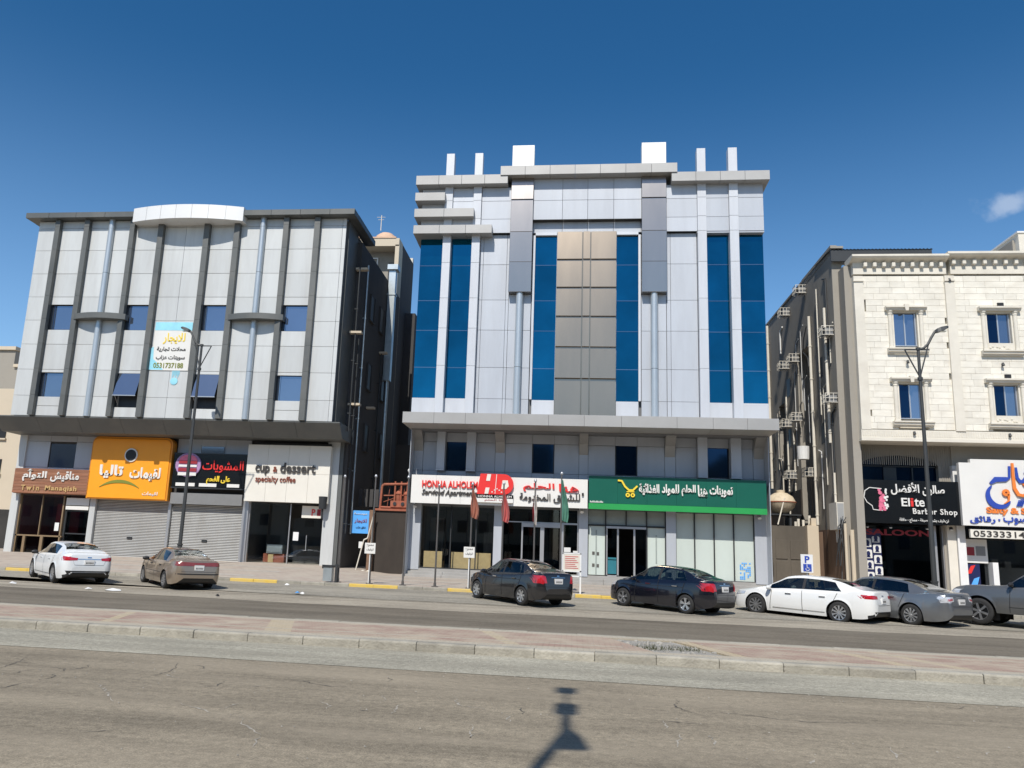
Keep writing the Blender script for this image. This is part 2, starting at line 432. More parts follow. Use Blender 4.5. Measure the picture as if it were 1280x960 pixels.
SPLIT = {'ledge_shade', 'side_wall', 'wall_shelf', 'pilaster_cap', 'ledge_side', 'canopy_return', 'partition', 'mirror', 'cushion', 'wall', 'roof_edge', 'handle_strip',
         'cornice', 'frieze', 'parapet', 'cornice_side', 'notice', 'mullion', 'door_poster', 'film_stripes', 'top_plate', 'logo_mark', 'wall_panel', 'reveal', 'curls_', 'canopy_soffit', 'pump', 'gauge', 'stand_'}
def islands(mb):
    par = list(range(len(mb.v)))
    def find(a):
        while par[a] != a: par[a] = par[par[a]]; a = par[a]
        return a
    for f in mb.f:
        for k in f[1:]: par[find(k)] = find(f[0])
    out = {}
    for f in mb.f:
        g_ = out.setdefault(find(f[0]), ({}, MB())); m_ = g_[0]
        for k in f:
            if k not in m_: m_[k] = len(g_[1].v); g_[1].v.append(mb.v[k])
        g_[1].f.append(tuple(m_[k] for k in f)); g_[1].mi.append(0)
    return [g_[1] for g_ in out.values()]
def build(name, mb, material, parent=None, smooth=False, kind=None, fix=True, loc=None):
    if (name in SPLIT or name == 'frame') and isinstance(material, str) and kind is None and loc is None:
        isl = islands(mb)
        if len(isl) > 1 and (name != 'frame' or len(isl) == 2): return [build_one(name, q, material, parent, smooth, kind, fix, loc) for q in isl][0]
    return build_one(name, mb, material, parent, smooth, kind, fix, loc)
def build_one(name, mb, material, parent=None, smooth=False, kind=None, fix=True, loc=None):
    mats = [material] if isinstance(material, str) else material
    if loc is None:
        loc = wl(parent) if parent is not None else Vector((0, 0, 0))
    loc = Vector(loc)
    me = bpy.data.meshes.new(name)
    me.from_pydata([(v[0] - loc.x, v[1] - loc.y, v[2] - loc.z) for v in mb.v], [], mb.f)
    if len(mats) > 1:
        for p, i in zip(me.polygons, mb.mi): p.material_index = i
    if fix:
        bm = bmesh.new(); bm.from_mesh(me); bmesh.ops.recalc_face_normals(bm, faces=bm.faces); bm.to_mesh(me); bm.free()
    if smooth:
        for p in me.polygons: p.use_smooth = True
        try: me.set_sharp_from_angle(angle=R(40))
        except Exception: pass
    me.update()
    return finish(name, me, mats, parent, loc, smooth, kind)

def empty(name, label, cat, loc=(0, 0, 0), group=None, kind=None):
    o = bpy.data.objects.new(name, None); COL.objects.link(o)
    o.empty_display_size = .2
    o.location = loc; WLOC[o.name] = Vector(loc)
    if label: o['label'] = label
    if cat: o['category'] = cat
    if group: o['group'] = group
    if kind: o['kind'] = kind
    return o

def tag(o, label, cat, group=None):
    o['label'] = label; o['category'] = cat
    if group: o['group'] = group
    return o

BOXC = {}
def bx(name, x0, x1, y0, y1, z0, z1, material, parent=None, bevel=0.0, tilt=0.0, kind=None, label=None, lean=0.0):
    """one box piece; equal boxes share their mesh"""
    k = (round(x1 - x0, 3), round(y1 - y0, 3), round(z1 - z0, 3), material, bevel)
    me = BOXC.get(k)
    if me is None:
        me = bpy.data.meshes.new(name)
        bm = bmesh.new()
        mb = MB().box(0, k[0], 0, k[1], 0, k[2])
        me.from_pydata(mb.v, [], mb.f)
        if bevel:
            bm.from_mesh(me); bmesh.ops.bevel(bm, geom=list(bm.edges), offset=bevel, segments=1, affect='EDGES'); bm.to_mesh(me)
        bm.free(); me.materials.append(MATS[material]); BOXC[k] = me
    o = bpy.data.objects.new(name, me); COL.objects.link(o)
    if parent is not None: o.parent = parent
    loc = Vector((x0, y0, z0)); o.location = loc - wl(parent); WLOC[o.name] = loc
    if tilt: o.rotation_euler = (R(random.uniform(-tilt, tilt) + lean), 0, R(random.uniform(-tilt, tilt)))
    if kind: o['kind'] = kind
    if label: o['label'] = label
    return o

def panels(parent, xs, zs, y, material, name='panel', gap=.014, t=.04, skip=None, tilt=.10, bev=.006):
    """a grid of cladding panels whose joints are real gaps"""
    for i in range(len(xs) - 1):
        for j in range(len(zs) - 1):
            if skip and skip((xs[i] + xs[i + 1]) / 2, (zs[j] + zs[j + 1]) / 2): continue
            bx(name, xs[i] + gap / 2, xs[i + 1] - gap / 2, y, y + t, zs[j] + gap / 2, zs[j + 1] - gap / 2, material, parent, bevel=bev, tilt=tilt)

def span(a, b, n): return [a + (b - a) * i / n for i in range(n + 1)]

# Arabic: contextual forms and right-to-left order
AR = {'ا': (0xFE8D, 2), 'أ': (0xFE83, 2), 'إ': (0xFE87, 2), 'ب': (0xFE8F, 4), 'ة': (0xFE93, 2), 'ت': (0xFE95, 4), 'ج': (0xFE9D, 4), 'ح': (0xFEA1, 4),
      'خ': (0xFEA5, 4), 'د': (0xFEA9, 2), 'ذ': (0xFEAB, 2), 'ر': (0xFEAD, 2), 'ز': (0xFEAF, 2), 'س': (0xFEB1, 4), 'ش': (0xFEB5, 4), 'ص': (0xFEB9, 4),
      'ض': (0xFEBD, 4), 'ط': (0xFEC1, 4), 'ع': (0xFEC9, 4), 'غ': (0xFECD, 4), 'ف': (0xFED1, 4), 'ق': (0xFED5, 4), 'ك': (0xFED9, 4), 'ل': (0xFEDD, 4),
      'م': (0xFEE1, 4), 'ن': (0xFEE5, 4), 'ه': (0xFEE9, 4), 'و': (0xFEED, 2), 'ى': (0xFEEF, 2), 'ي': (0xFEF1, 4), 'ئ': (0xFE89, 4)}
def shape(s):
    out = []; i = 0
    while i < len(s):
        c = s[i]
        if c not in AR: out.append(c); i += 1; continue
        prev = i > 0 and s[i - 1] in AR and AR[s[i - 1]][1] == 4
        if c == 'ل' and i + 1 < len(s) and s[i + 1] in 'اأإ':
            base = {'ا': 0xFEFB, 'أ': 0xFEF7, 'إ': 0xFEF9}[s[i + 1]]
            out.append(chr(base + (1 if prev else 0))); i += 2; continue
        nxt = AR[c][1] == 4 and i + 1 < len(s) and s[i + 1] in AR
        b = AR[c][0]
        out.append(chr(b + (3 if prev and nxt else 2 if nxt else 1 if prev else 0))); i += 1
    return ''.join(reversed(out))

def text(s, x0, x1, z0, z1, y, material, parent, depth=.05, bold=.02, name='lettering', shear=0.0, keep=False, spacing=1.0, n=3):
    """letters as solid mesh, front face at y, filling the box x0..x1, z0..z1"""
    if any(ch in AR for ch in s): s = shape(s)
    c = bpy.data.curves.new('lettering', 'FONT')
    c.body = s; c.extrude = .02; c.offset = bold; c.shear = shear; c.space_character = spacing; c.resolution_u = n
    to = bpy.data.objects.new('lettering_source', c); COL.objects.link(to)
    bpy.context.view_layer.update()
    me = bpy.data.meshes.new_from_object(to.evaluated_get(bpy.context.evaluated_depsgraph_get()))
    bpy.data.objects.remove(to); bpy.data.curves.remove(c)
    if not me.vertices: return None
    xs = [v.co.x for v in me.vertices]; ys = [v.co.y for v in me.vertices]
    a, b, cc, d = min(xs), max(xs), min(ys), max(ys)
    sx = (x1 - x0) / (b - a); sz = (z1 - z0) / (d - cc)
    if keep:
        q = min(sx, sz); sx = sz = q
    loc = Vector((x0, y, z0))
    for v in me.vertices:
        v.co = ((v.co.x - a) * sx, (0 if v.co.z > 0 else depth), (v.co.y - cc) * sz)
    me.materials.clear(); me.materials.append(MATS[material])
    me.update()
    o = bpy.data.objects.new(name, me); COL.objects.link(o)
    o.parent = parent; o.location = loc - wl(parent); WLOC[o.name] = loc
    return o

def ribbon(pts, w, y0, y1, mb=None):
    """stroke of width w(t) along x,z points, as a solid between y0 and y1"""
    mb = mb or MB(); n = len(pts); L = []; Rr = []
    for i, (x, z) in enumerate(pts):
        a = pts[max(i - 1, 0)]; b = pts[min(i + 1, n - 1)]
        dx, dz = b[0] - a[0], b[1] - a[1]; l = math.hypot(dx, dz) or 1
        ww = (w(i / (n - 1)) if callable(w) else w) / 2
        L.append((x - dz / l * ww, z + dx / l * ww)); Rr.append((x + dz / l * ww, z - dx / l * ww))
    for i in range(n - 1):
        mb.poly_y([L[i], L[i + 1], Rr[i + 1], Rr[i]], y0, y1)
    return mb
def arc(cx, cz, rx, rz, a0, a1, n=14):
    return [(cx + rx * math.cos(R(a0 + (a1 - a0) * i / n)), cz + rz * math.sin(R(a0 + (a1 - a0) * i / n))) for i in range(n + 1)]

# ================================================================== GROUND
def wob(x, k=1.0, s=0): return k * (math.sin(x * .37 + s) * .5 + math.sin(x * 1.13 + s * 2) * .3 + math.sin(x * 2.7 + s) * .12)
def sheet(name, near, far, z, material, xs, thick=None, kind='structure', zf=None):
    """strip along the street between two wobbling edges"""
    mb = MB(); vs = []; fs = []
    for x in xs:
        vs.append((x, near(x), z if zf is None else zf(x, near(x)))); vs.append((x, far(x), z if zf is None else zf(x, far(x))))
    for i in range(len(xs) - 1): fs.append((2 * i, 2 * i + 2, 2 * i + 3, 2 * i + 1))
    mb.add(vs, fs)
    return build(name, mb, material, None, kind=kind, fix=False)
XS = [x * .5 for x in range(-140, 121)]
g = MB(); S_ = 3000
g.add([(-S_, -S_, -.06), (S_, -S_, -.06), (S_, S_, -.06), (-S_, S_, -.06)], [(0, 1, 2, 3)])
build('ground', g, 'sand', None, kind='structure')
sheet('near_road', lambda x: -9, lambda x: 12.12 + wob(x, .06), 0, 'near_asphalt', XS)
sheet('near_gutter', lambda x: 12.0 + wob(x, .05, 4), lambda x: 14.27, .005, 'gutter_cement', XS)
sheet('far_road', lambda x: 17.6, lambda x: 25.3, 0, 'far_asphalt', XS)
sheet('roadside_dust', lambda x: 24.55 + .0025 * (x + 2) ** 2 * (1 if x < 25 else .3) + wob(x, .22, 1), lambda x: 28.9 + wob(x, .1), .005, 'dusty_asphalt', XS)
sheet('parking_lane', lambda x: 28.35 + wob(x, .16, 3) + (.004 * (x + 2) ** 2 if x < 0 else -.01 * x), lambda x: 32.82, .009, 'parking_asphalt', XS,
      zf=lambda x, y: .010 + max(0, y - 28.3) * .04)
sheet('gutter_line', lambda x: 27.95 + wob(x, .14, 3), lambda x: 28.02 + wob(x, .14, 3), .010, 'crack_dark', XS)
# opposite side of the street, behind the viewer
sheet('near_pavement', lambda x: -16, lambda x: -9, .14, 'pavement_tiles', XS)

# median: kerb stones, paving bands, a patch where the paving is missing
med = empty('median_strip', None, None, (0, 14.25, 0), kind='structure')
kerb_prof = [(14.26, -.02), (14.26, .125), (14.285, .15), (14.47, .152), (14.47, -.02)]
KC = {}
def kerb(parent, x, L, prof, material, z=0.0, name='kerb_stone', jx=0):
    key = (round(L, 2), prof[0], material)
    me = KC.get(key)
    if me is None:
        mb = MB().poly_x([(y - prof[0][0], zz) for y, zz in prof], 0.004, L - 0.004)
        me = bpy.data.meshes.new('kerb_stone'); me.from_pydata(mb.v, [], mb.f)
        bm = bmesh.new(); bm.from_mesh(me); bmesh.ops.recalc_face_normals(bm, faces=bm.faces)
        bmesh.ops.bevel(bm, geom=list(bm.edges), offset=.008, segments=1, affect='EDGES'); bm.to_mesh(me); bm.free()
        me.materials.append(MATS[material]); KC[key] = me
    o = bpy.data.objects.new(name, me); COL.objects.link(o); o.parent = parent
    w = Vector((x, prof[0][0] + random.uniform(-.008, .008), z + random.uniform(-.006, .006)))
    o.location = w - wl(parent); WLOC[o.name] = w
    o.rotation_euler = (R(random.uniform(-.4, .4)), R(random.uniform(-.12, .12)), R(random.uniform(-.35, .35)))
    return o
for i in range(-17, 15): kerb(med, i * 1.0 + .38, 1.0, kerb_prof, 'kerb_concrete')
back_prof = [(17.45, -.02), (17.45, .148), (17.62, .148), (17.64, .125), (17.64, -.02)]
for i in range(-20, 17): kerb(med, i * 1.0 + .1, 1.0, back_prof, 'kerb_concrete')
def slab(name, pts, z0, z1, material, parent):
    return build(name, MB().poly_z(pts, z0, z1), material, parent, kind=None)
slab('paving', [(-60, 14.46), (60, 14.46), (60, 14.85), (-60, 14.85)], .02, .146, 'paving_cream', med)
slab('paving', [(-60, 17.1), (60, 17.1), (60, 17.46), (-60, 17.46)], .02, .146, 'paving_cream', med)
# bands between x positions: pink fields split by slanting yellow strips, bare patch from 1.1 to 2.3
edges = [(-60, 'paving_pink'), (-9.1, 'paving_yellow'), (-8.9, 'paving_pink'), (-5.9, 'paving_yellow'), (-5.4, 'paving_pink'), (-1.5, 'paving_yellow'), (-1.25, 'paving_pink'),
         (1.05, 'rubble'), (2.35, 'paving_yellow'), (2.62, 'paving_pink'), (5.0, 'paving_yellow'), (5.3, 'paving_pink'), (5.9, 'paving_yellow'), (6.15, 'paving_pink'), (9.2, 'paving_yellow'), (9.5, 'paving_pink'), (60, None)]
for (a, mt_), (b, _) in zip(edges[:-1], edges[1:]):
    sk = .35
    top = .115 if mt_ == 'rubble' else .147 + random.uniform(-.002, .002)
    mid = 15.7
    slab('paving', [(a + sk, 14.86), (b + sk, 14.86), (b - sk, 17.09), (a - sk, 17.09)], .02, top, mt_, med)
slab('paving', [(-60, 15.3), (.9, 15.3), (.9, 15.42), (-60, 15.42)], .10, .1505, 'paving_cream', med)
slab('paving', [(2.8, 16.5), (60, 16.5), (60, 16.62), (2.8, 16.62)], .10, .1505, 'paving_cream', med)
# rubble lumps and weeds in the bare patch
rb = MB()
for _ in range(170):
    x = random.uniform(.85, 2.55); y = random.uniform(14.9, 17.0) if random.random() < .8 else random.uniform(14.7, 17.2)
    s = random.uniform(.01, .045)
    rb.lathe((x, y, .11), [(s, 0), (s * 1.1, s * .4), (s * .5, s * .9), (0.001, s)], n=5)
build('rubble', rb, 'rubble', None, kind='stuff')
wd = MB()
for _ in range(240):
    t = random.random(); x = 1.15 + 1.15 * t + random.gauss(0, .06); y = 15.6 + random.gauss(0, .16) + .2 * t
    h = random.uniform(.02, .11) * (1.3 if t < .3 else .8); a = random.uniform(0, 6.28); l = random.uniform(.02, .06)
    wd.add([(x, y, .11), (x + .012, y, .11), (x + l * math.cos(a), y + l * math.sin(a), .11 + h)], [(0, 1, 2)])
build('weeds', wd, 'weed', None, kind='stuff', fix=False)

# cracks in the near road: light sand-filled and dark open ones
def crack_mesh(paths, w):
    mb = MB()
    for p in paths:
        pts = []
        for (x0, y0), (x1, y1) in zip(p[:-1], p[1:]):
            n = max(2, int(math.hypot(x1 - x0, y1 - y0) / .06))
            for i in range(n):
                t = i / n; pts.append((x0 + (x1 - x0) * t + random.gauss(0, .018), y0 + (y1 - y0) * t + random.gauss(0, .018)))
        pts.append(p[-1]); L = []; Rr = []
        for i, (x, y) in enumerate(pts):
            a = pts[max(i - 1, 0)]; b = pts[min(i + 1, len(pts) - 1)]; dx, dy = b[0] - a[0], b[1] - a[1]; l = math.hypot(dx, dy) or 1
            ww = w * random.uniform(.15, 1.0) * math.sin(math.pi * min(.97, max(.08, i / (len(pts) - 1))))
            L.append((x - dy / l * ww, y + dx / l * ww)); Rr.append((x + dy / l * ww, y - dx / l * ww))
        for i in range(len(pts) - 1):
            mb.add([(L[i][0], L[i][1], .004), (L[i + 1][0], L[i + 1][1], .004), (Rr[i + 1][0], Rr[i + 1][1], .004), (Rr[i][0], Rr[i][1], .004)], [(0, 3, 2, 1)])
    return mb
light = [[(-5.59, 9.51), (-5.17, 9.08), (-4.86, 8.6), (-4.65, 8.38)], [(-4.03, 8.57), (-3.8, 8.42), (-3.57, 8.24), (-3.48, 8.22)],
         [(-3.18, 8.12), (-3.03, 7.78), (-2.9, 7.67), (-2.78, 7.47), (-2.64, 7.42)], [(-2.67, 7.4), (-2.68, 7.17), (-2.62, 6.98)],
         [(-2.8, 9.24), (-2.65, 9.09), (-2.55, 8.98), (-2.49, 8.76)], [(1.09, 8.8), (1.03, 8.49), (.96, 8.13)], [(1.39, 8.86), (1.37, 8.56), (1.3, 8.23)],
         [(3.05, 8.76), (2.97, 8.44), (2.92, 8.27)], [(.98, 9.38), (.98, 8.96)], [(-.65, 9.11), (-.61, 8.78)], [(-1.02, 8.55), (-.94, 8.31), (-.91, 7.95), (-.85, 8.22)],
         [(3.97, 8.98), (3.88, 8.73)], [(2.14, 8.03), (2.06, 7.84)], [(-2.15, 9.81), (-2.03, 9.43)], [(-1.87, 9.38), (-1.84, 9.0), (-1.83, 8.78)]]
dark = [[(-4.24, 7.05), (-3.95, 7.25)], [(-5.21, 9.8), (-5.2, 10.68), (-5.45, 11.41)], [(.86, 9.38), (1.43, 9.36)], [(-7.17, 10.02), (-7.34, 10.69)], [(-2.22, 8.87), (-2.09, 8.86)],
        [(1.5, 10.2), (2.6, 9.9), (3.4, 10.1)], [(-3.6, 10.6), (-2.9, 10.2), (-2.6, 10.4)]]
for _ in range(26):
    x = random.uniform(-7.5, 6.5); y = random.uniform(6.5, 11.8); a = random.uniform(0, 6.28); l = random.uniform(.15, .6)
    (light if random.random() < .4 else dark).append([(x, y), (x + l * math.cos(a) * .5, y + l * math.sin(a)), (x + l * math.cos(a + .6), y + 1.8 * l * math.sin(a + .4))])
build('sand_filled_cracks', crack_mesh(light, .016), 'crack_fill', None, kind='stuff', fix=False)
build('open_cracks', crack_mesh(dark, .011), 'crack_dark', None, kind='stuff', fix=False)
# grit scattered on the road edges
gr = MB()
for _ in range(900):
    x = random.uniform(-12, 8); y = random.choice([random.gauss(12.3, .35), random.gauss(13.9, .25), random.uniform(6.6, 12), random.gauss(15.6, .8)])
    z = .15 if 14.3 < y < 17.5 else .005
    if y > 14.1 and y < 14.5: continue
    s = random.uniform(.004, .013)
    gr.add([(x - s, y, z), (x + s, y - s, z), (x + s * .5, y + s, z), (x, y, z + s)], [(0, 1, 3), (1, 2, 3), (2, 0, 3)])
build('road_grit', gr, 'rubble', None, kind='stuff', fix=False)

# front pavement, rising gently towards the buildings
def pave_z(x, y):
    t = (y - 32.8) / 10.2
    k = .40 if x < -13.5 else .12 if x > -10 else .12 + (.28) * (-10 - x) / 3.5
    return .31 + max(0, min(1.2, t)) * k
mb = MB(); xs = span(-70, 60, 260); ys = [33.0, 34.5, 36, 37.5, 39, 40.5, 42, 43.5, 48, 56, 66]
for y in ys: mb.v += [(x, y, pave_z(x, y)) for x in xs]
n = len(xs)
for j in range(len(ys) - 1):
    for i in range(n - 1): mb.f.append((j * n + i, j * n + i + 1, (j + 1) * n + i + 1, (j + 1) * n + i)); mb.mi.append(0)
build('front_pavement', mb, 'pavement_tiles', None, kind='structure', fix=False)
fk = empty('front_kerb', None, None, (0, 32.8, .17), kind='structure')
fprof = [(32.8, .12), (32.8, .295), (32.82, .312), (33.02, .313), (33.02, .12)]
yellow = [(-24.3, -21.8), (-14.2, -11.7), (-9.1, -6.9), (-4.9, -3.9), (-.2, 1.6), (9.3, 10.6)]
for i in range(-34, 26):
    x = i * 1.0 + .1
    ye = any(a - .5 < x < b - .3 for a, b in yellow)
    kerb(fk, x, 1.0, fprof, 'kerb_yellow' if ye else 'kerb_concrete')
# lighter stripes across the pavement
for a, b in [(-25, -13.5), (-9.5, 9.5)]:
    for y in (34.2, 37.2, 40.2):
        z = pave_z((a + b) / 2, y)
        mb = MB(); mb.add([(a, y, z + .006), (b, y, z + .006), (b, y + .7, pave_z((a + b) / 2, y + .7) + .006), (a, y + .7, pave_z((a + b) / 2, y + .7) + .006)], [(0, 1, 2, 3)])
        build('pavement_stripe', mb, 'pavement_stripe', None, kind='structure', fix=False)

# ================================================================== LEFT BUILDING
LX0, LX1 = -31.5, -12.85  # building facade coordinates taken from image pixels, projected onto assumed facade planes
LB = empty('shop_building', 'grey and white panelled building with dark vertical ribs and shops below, left', 'building', (-22, 43, .6))
build('wall', MB().box(LX0 + .02, LX1 - .06, 41.96, 52.5, 8.0, 19.85), 'joint_dark', LB)
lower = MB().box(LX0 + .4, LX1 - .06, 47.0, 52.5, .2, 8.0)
build('wall', lower, 'plaster_dark', LB)
LPIL = [(-30.30, -30.00), (-28.46, -28.16), (-25.62, -25.34), (-23.88, -23.56), (-21.10, -20.78), (-19.30, -18.98), (-16.42, -16.12), (-14.62, -14.30)]
rows = [8.28, 9.42, 10.93, 12.4, 13.82, 15.21, 16.61, 18.03, 19.4, 19.84]
wbays = [(-30.0, -28.46), (-25.34, -23.88), (-20.78, -19.30), (-16.12, -14.62)]
def lskip(x, z): return any(a < x < b for a, b in wbays)
cols = [LX0, -30.30]
panels(LB, [LX0, -30.15], rows, 41.70, 'silver_panel')
for a, b, mid in [(-28.31, -25.48, -26.85), (-23.72, -20.94, -22.3), (-19.14, -16.27, -17.67)]:
    panels(LB, [a, mid, b], rows, 41.70, 'silver_panel')
panels(LB, [-14.46, LX1 - .22, LX1], rows, 41.70, 'silver_panel')
# window bays: panels between the two window rows
brow = [(8.28, 8.84), (10.93, 12.4), (12.4, 13.26), (14.74, 15.21), (15.21, 16.61), (16.61, 18.03), (18.03, 19.4), (19.4, 19.84)]
for k, (a, b) in enumerate(wbays):
    a2, b2 = a - .1, b + .1
    for z0, z1 in brow: bx('panel', a2 + .009, b2 - .009, 41.70, 41.74, z0 + .009, z1 - .009, 'silver_panel', LB, bevel=.006, tilt=.1)
    bx('panel', a2 + .009, b2 - .009, 41.70, 41.74, 10.76, 10.92, 'silver_panel', LB, bevel=.006)
    opened = k in (1, 2)
    if not opened: bx('panel', a2 + .009, b2 - .009, 41.70, 41.74, 8.85, 9.36, 'silver_panel', LB, bevel=.006)
    for r, (z0, z1) in enumerate([(13.30, 14.70), (9.38, 10.74)]):
        op = opened and r == 1
        f = build('window', MB().box(a + .02, b - .02, 41.84, 41.90, (8.86 if op else z0), z1), 'dark_metal' if op else 'window_blue', LB)
        build('frame', MB().box(a, a + .05, 41.74, 41.84, z0, z1).box(b - .05, b, 41.74, 41.84, z0, z1), 'dark_metal', f)
        if op:   # top-hung sash pushed open
            dz, dy = -1.30, -.42
            sh = MB(); x0, x1 = a + .08, b - .08
            sh.add([(x0, 41.74, z1), (x1, 41.74, z1), (x1, 41.74 + dy, z1 + dz), (x0, 41.74 + dy, z1 + dz),
                    (x0, 41.70, z1 + .01), (x1, 41.70, z1 + .01), (x1, 41.70 + dy, z1 + dz + .01), (x0, 41.70 + dy, z1 + dz + .01)],
                   [(0, 1, 2, 3), (4, 7, 6, 5), (0, 4, 5, 1), (1, 5, 6, 2), (2, 6, 7, 3), (3, 7, 4, 0)])
            build('open_sash', sh, 'pale_blue_glass', f)
            e = MB().box(x0 - .02, x1 + .02, 41.68 + dy, 41.74 + dy, z1 + dz - .03, z1 + dz + .02)
            e.tube((x0 + .05, 41.8, 9.0), (x0 + .1, 41.74 + dy, z1 + dz), .012)
            build('sash_rail', e, 'alu', f)
        else:
            build('sash', MB().box(a + .16, a + .20, 41.80, 41.84, z0, z1), 'pale_blue_glass', f)
for a, b in LPIL:
    for z0, z1 in zip(rows[:-1], rows[1:]):
        bx('rib', a, b, 41.42, 41.72, z0 + .005, z1 - .005, 'dark_grey_panel', LB)
# cornice: left run, curved white canopy, right run
def cornice_run(xs, parent, y0, z0, z1, material):
    for a, b in zip(xs[:-1], xs[1:]): bx('cornice_panel', a + .006, b - .006, y0, y0 + .9, z0, z1, material, parent, bevel=.008)
cornice_run([-32.05, -30.6, -28.9, -27.1, -25.32], LB, 41.15, 19.86, 20.18, 'dark_grey_panel')
cornice_run([-18.7, -17.1, -15.4, -13.7, -12.28], LB, 41.15, 19.86, 20.18, 'dark_grey_panel')
build('cornice_side', MB().box(-12.9, -12.28, 42.06, 46.0, 19.86, 20.18), 'dark_grey_panel', LB)
build('cornice_side', MB().box(-32.05, -31.45, 42.06, 46.0, 19.86, 20.18), 'dark_grey_panel', LB)
def bow(x0, x1, yend, bulge, n):
    out = []
    for i in range(n + 1):
        t = i / n; out.append((x0 + (x1 - x0) * t, yend - bulge * (1 - (2 * t - 1) ** 2)))
    return out
cp = bow(-25.32, -18.7, 41.10, .52, 28)
for k in range(7):
    seg = cp[4 * k:4 * k + 5]
    seg = [(seg[0][0] + .008, seg[0][1])] + seg[1:-1] + [(seg[-1][0] - .008, seg[-1][1])]
    build('canopy_panel', MB().poly_z(seg + [(seg[-1][0], 41.9), (seg[0][0], 41.9)], 19.50, 20.32), 'white_canopy_panel', LB)
for a, b, mid in [(-28.16, -25.34, -26.85), (-18.98, -16.12, -17.67)]:
    lp = bow(a - .15, b + .15, 41.40, .36, 16)
    build('curved_ledge', MB().poly_z(lp + [(b + .15, 41.75), (a - .15, 41.75)], 13.80, 14.12), 'dark_grey_panel', LB)
    p = MB()
    for z0, z1 in [(8.28, 10.9), (10.92, 13.80), (14.12, 16.6), (16.62, 19.3), (19.31, 19.86)]: p.tube((mid, 41.60, z0), (mid, 41.60, z1), .17, n=18)
    build('round_column', p, 'tube_metal', LB, smooth=True)
# slanting soffit under the upper storeys
sf = MB()
for a, b in zip(span(-32.4, -12.4, 8)[:-1], span(-32.4, -12.4, 8)[1:]):
    sf.poly_x([(41.66, 8.26), (41.66, 8.20), (42.35, 7.46), (44.6, 7.46), (44.6, 8.26)], a + .006, b - .006)
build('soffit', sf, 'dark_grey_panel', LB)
# wall above the shops
before_low = set(bpy.data.objects)
panels(LB, [-31.2, -29.7, -28.1, -26.9], [5.4, 5.52, 7.0, 7.5], 43.0, 'blue_silver_panel', skip=lambda x, z: -29.7 < x < -28.1 and 5.5 < z < 7.0)
f = bx('window', -29.66, -28.12, 43.06, 43.1, 5.52, 6.88, 'window_blue', LB)
panels(LB, [-22.0, -20.6, -19.2, -17.7], [6.3, 7.5], 43.0, 'blue_silver_panel')
bx('window', -20.55, -19.25, 42.94, 42.99, 6.5, 6.92, 'window_blue', LB)
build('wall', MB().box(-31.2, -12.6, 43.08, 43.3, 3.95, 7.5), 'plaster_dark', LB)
build('pier', MB().box(-31.55, -31.1, 42.9, 43.4, .4, 7.46), 'silver_panel', LB)
build('pier', MB().box(-26.75, -26.42, 42.9, 43.4, .4, 7.46), 'silver_panel', LB)
build('pier', MB().box(-22.12, -21.98, 42.92, 43.4, .4, 4.0), 'alu', LB)
build('pier', MB().box(-17.85, -17.52, 42.92, 43.4, .4, 4.0), 'alu', LB)
build('pier', MB().box(-13.30, -12.62, 42.85, 43.4, .4, 7.46), 'silver_panel', LB)
build('pier_post', MB().box(-12.60, -12.40, 42.85, 43.3, .4, 7.46), 'dark_grey_panel', LB)
low_parts = [o for o in bpy.data.objects if o not in before_low]
# side wall facing the alley, with pipes, windows and bands
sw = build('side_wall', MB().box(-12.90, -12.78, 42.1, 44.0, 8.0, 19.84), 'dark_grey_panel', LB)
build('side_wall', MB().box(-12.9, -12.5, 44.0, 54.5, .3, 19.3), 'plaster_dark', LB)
for y, z in [(46.5, 15.4), (49.0, 15.4), (51.5, 15.6), (46.8, 11.2), (50.4, 11.2), (47, 7.5), (51, 7.5)]:
    f = bx('window', -12.5, -12.44, y, y + .9, z, z + 1.5, 'black', LB)
    build('frame', MB().box(-12.49, -12.40, y - .06, y, z - .06, z + 1.56).box(-12.49, -12.40, y + .9, y + .96, z - .06, z + 1.56).box(-12.49, -12.36, y - .1, y + 1.0, z - .12, z - .06), 'plaster_dark', f)
for y, z0, z1, r, m_ in [(45.1, 2.5, 18.3, .055, 'galvanised'), (43.3, 8, 17.5, .045, 'dark_metal'), (49.6, 2.5, 14.1, .045, 'dark_metal'), (44.1, 2.5, 13.5, .04, 'dark_metal')]:
    p = MB().tube((-12.36, y, z0), (-12.36, y, z1), r)
    for z in range(int(z0) + 1, int(z1), 3): p.box(-12.5, -12.3, y - .05, y + .05, z, z + .05)
    build('drain_pipe', p, m_, LB, smooth=True)
for y, z in [(43.6, 17.5), (43.2, 13.6), (49.5, 14.0), (43.9, 9.6), (47.2, 10.0)]:
    build('bracket', MB().box(-12.7, -12.0, y, y + .35, z, z + .12), 'plaster_beige', LB)
d = MB().box(-12.45, -12.0, 50.7, 51.2, 12.5, 20.0); d.box(-12.5, -11.95, 50.65, 51.25, 18.3, 18.4); d.box(-12.55, -11.85, 50.55, 51.3, 20.05, 20.4)
d.tube((-12.2, 50.95, 3.0), (-12.2, 50.95, 12.5), .12)
build('flue_duct', d, 'galvanised', LB)

before_low = set(bpy.data.objects)
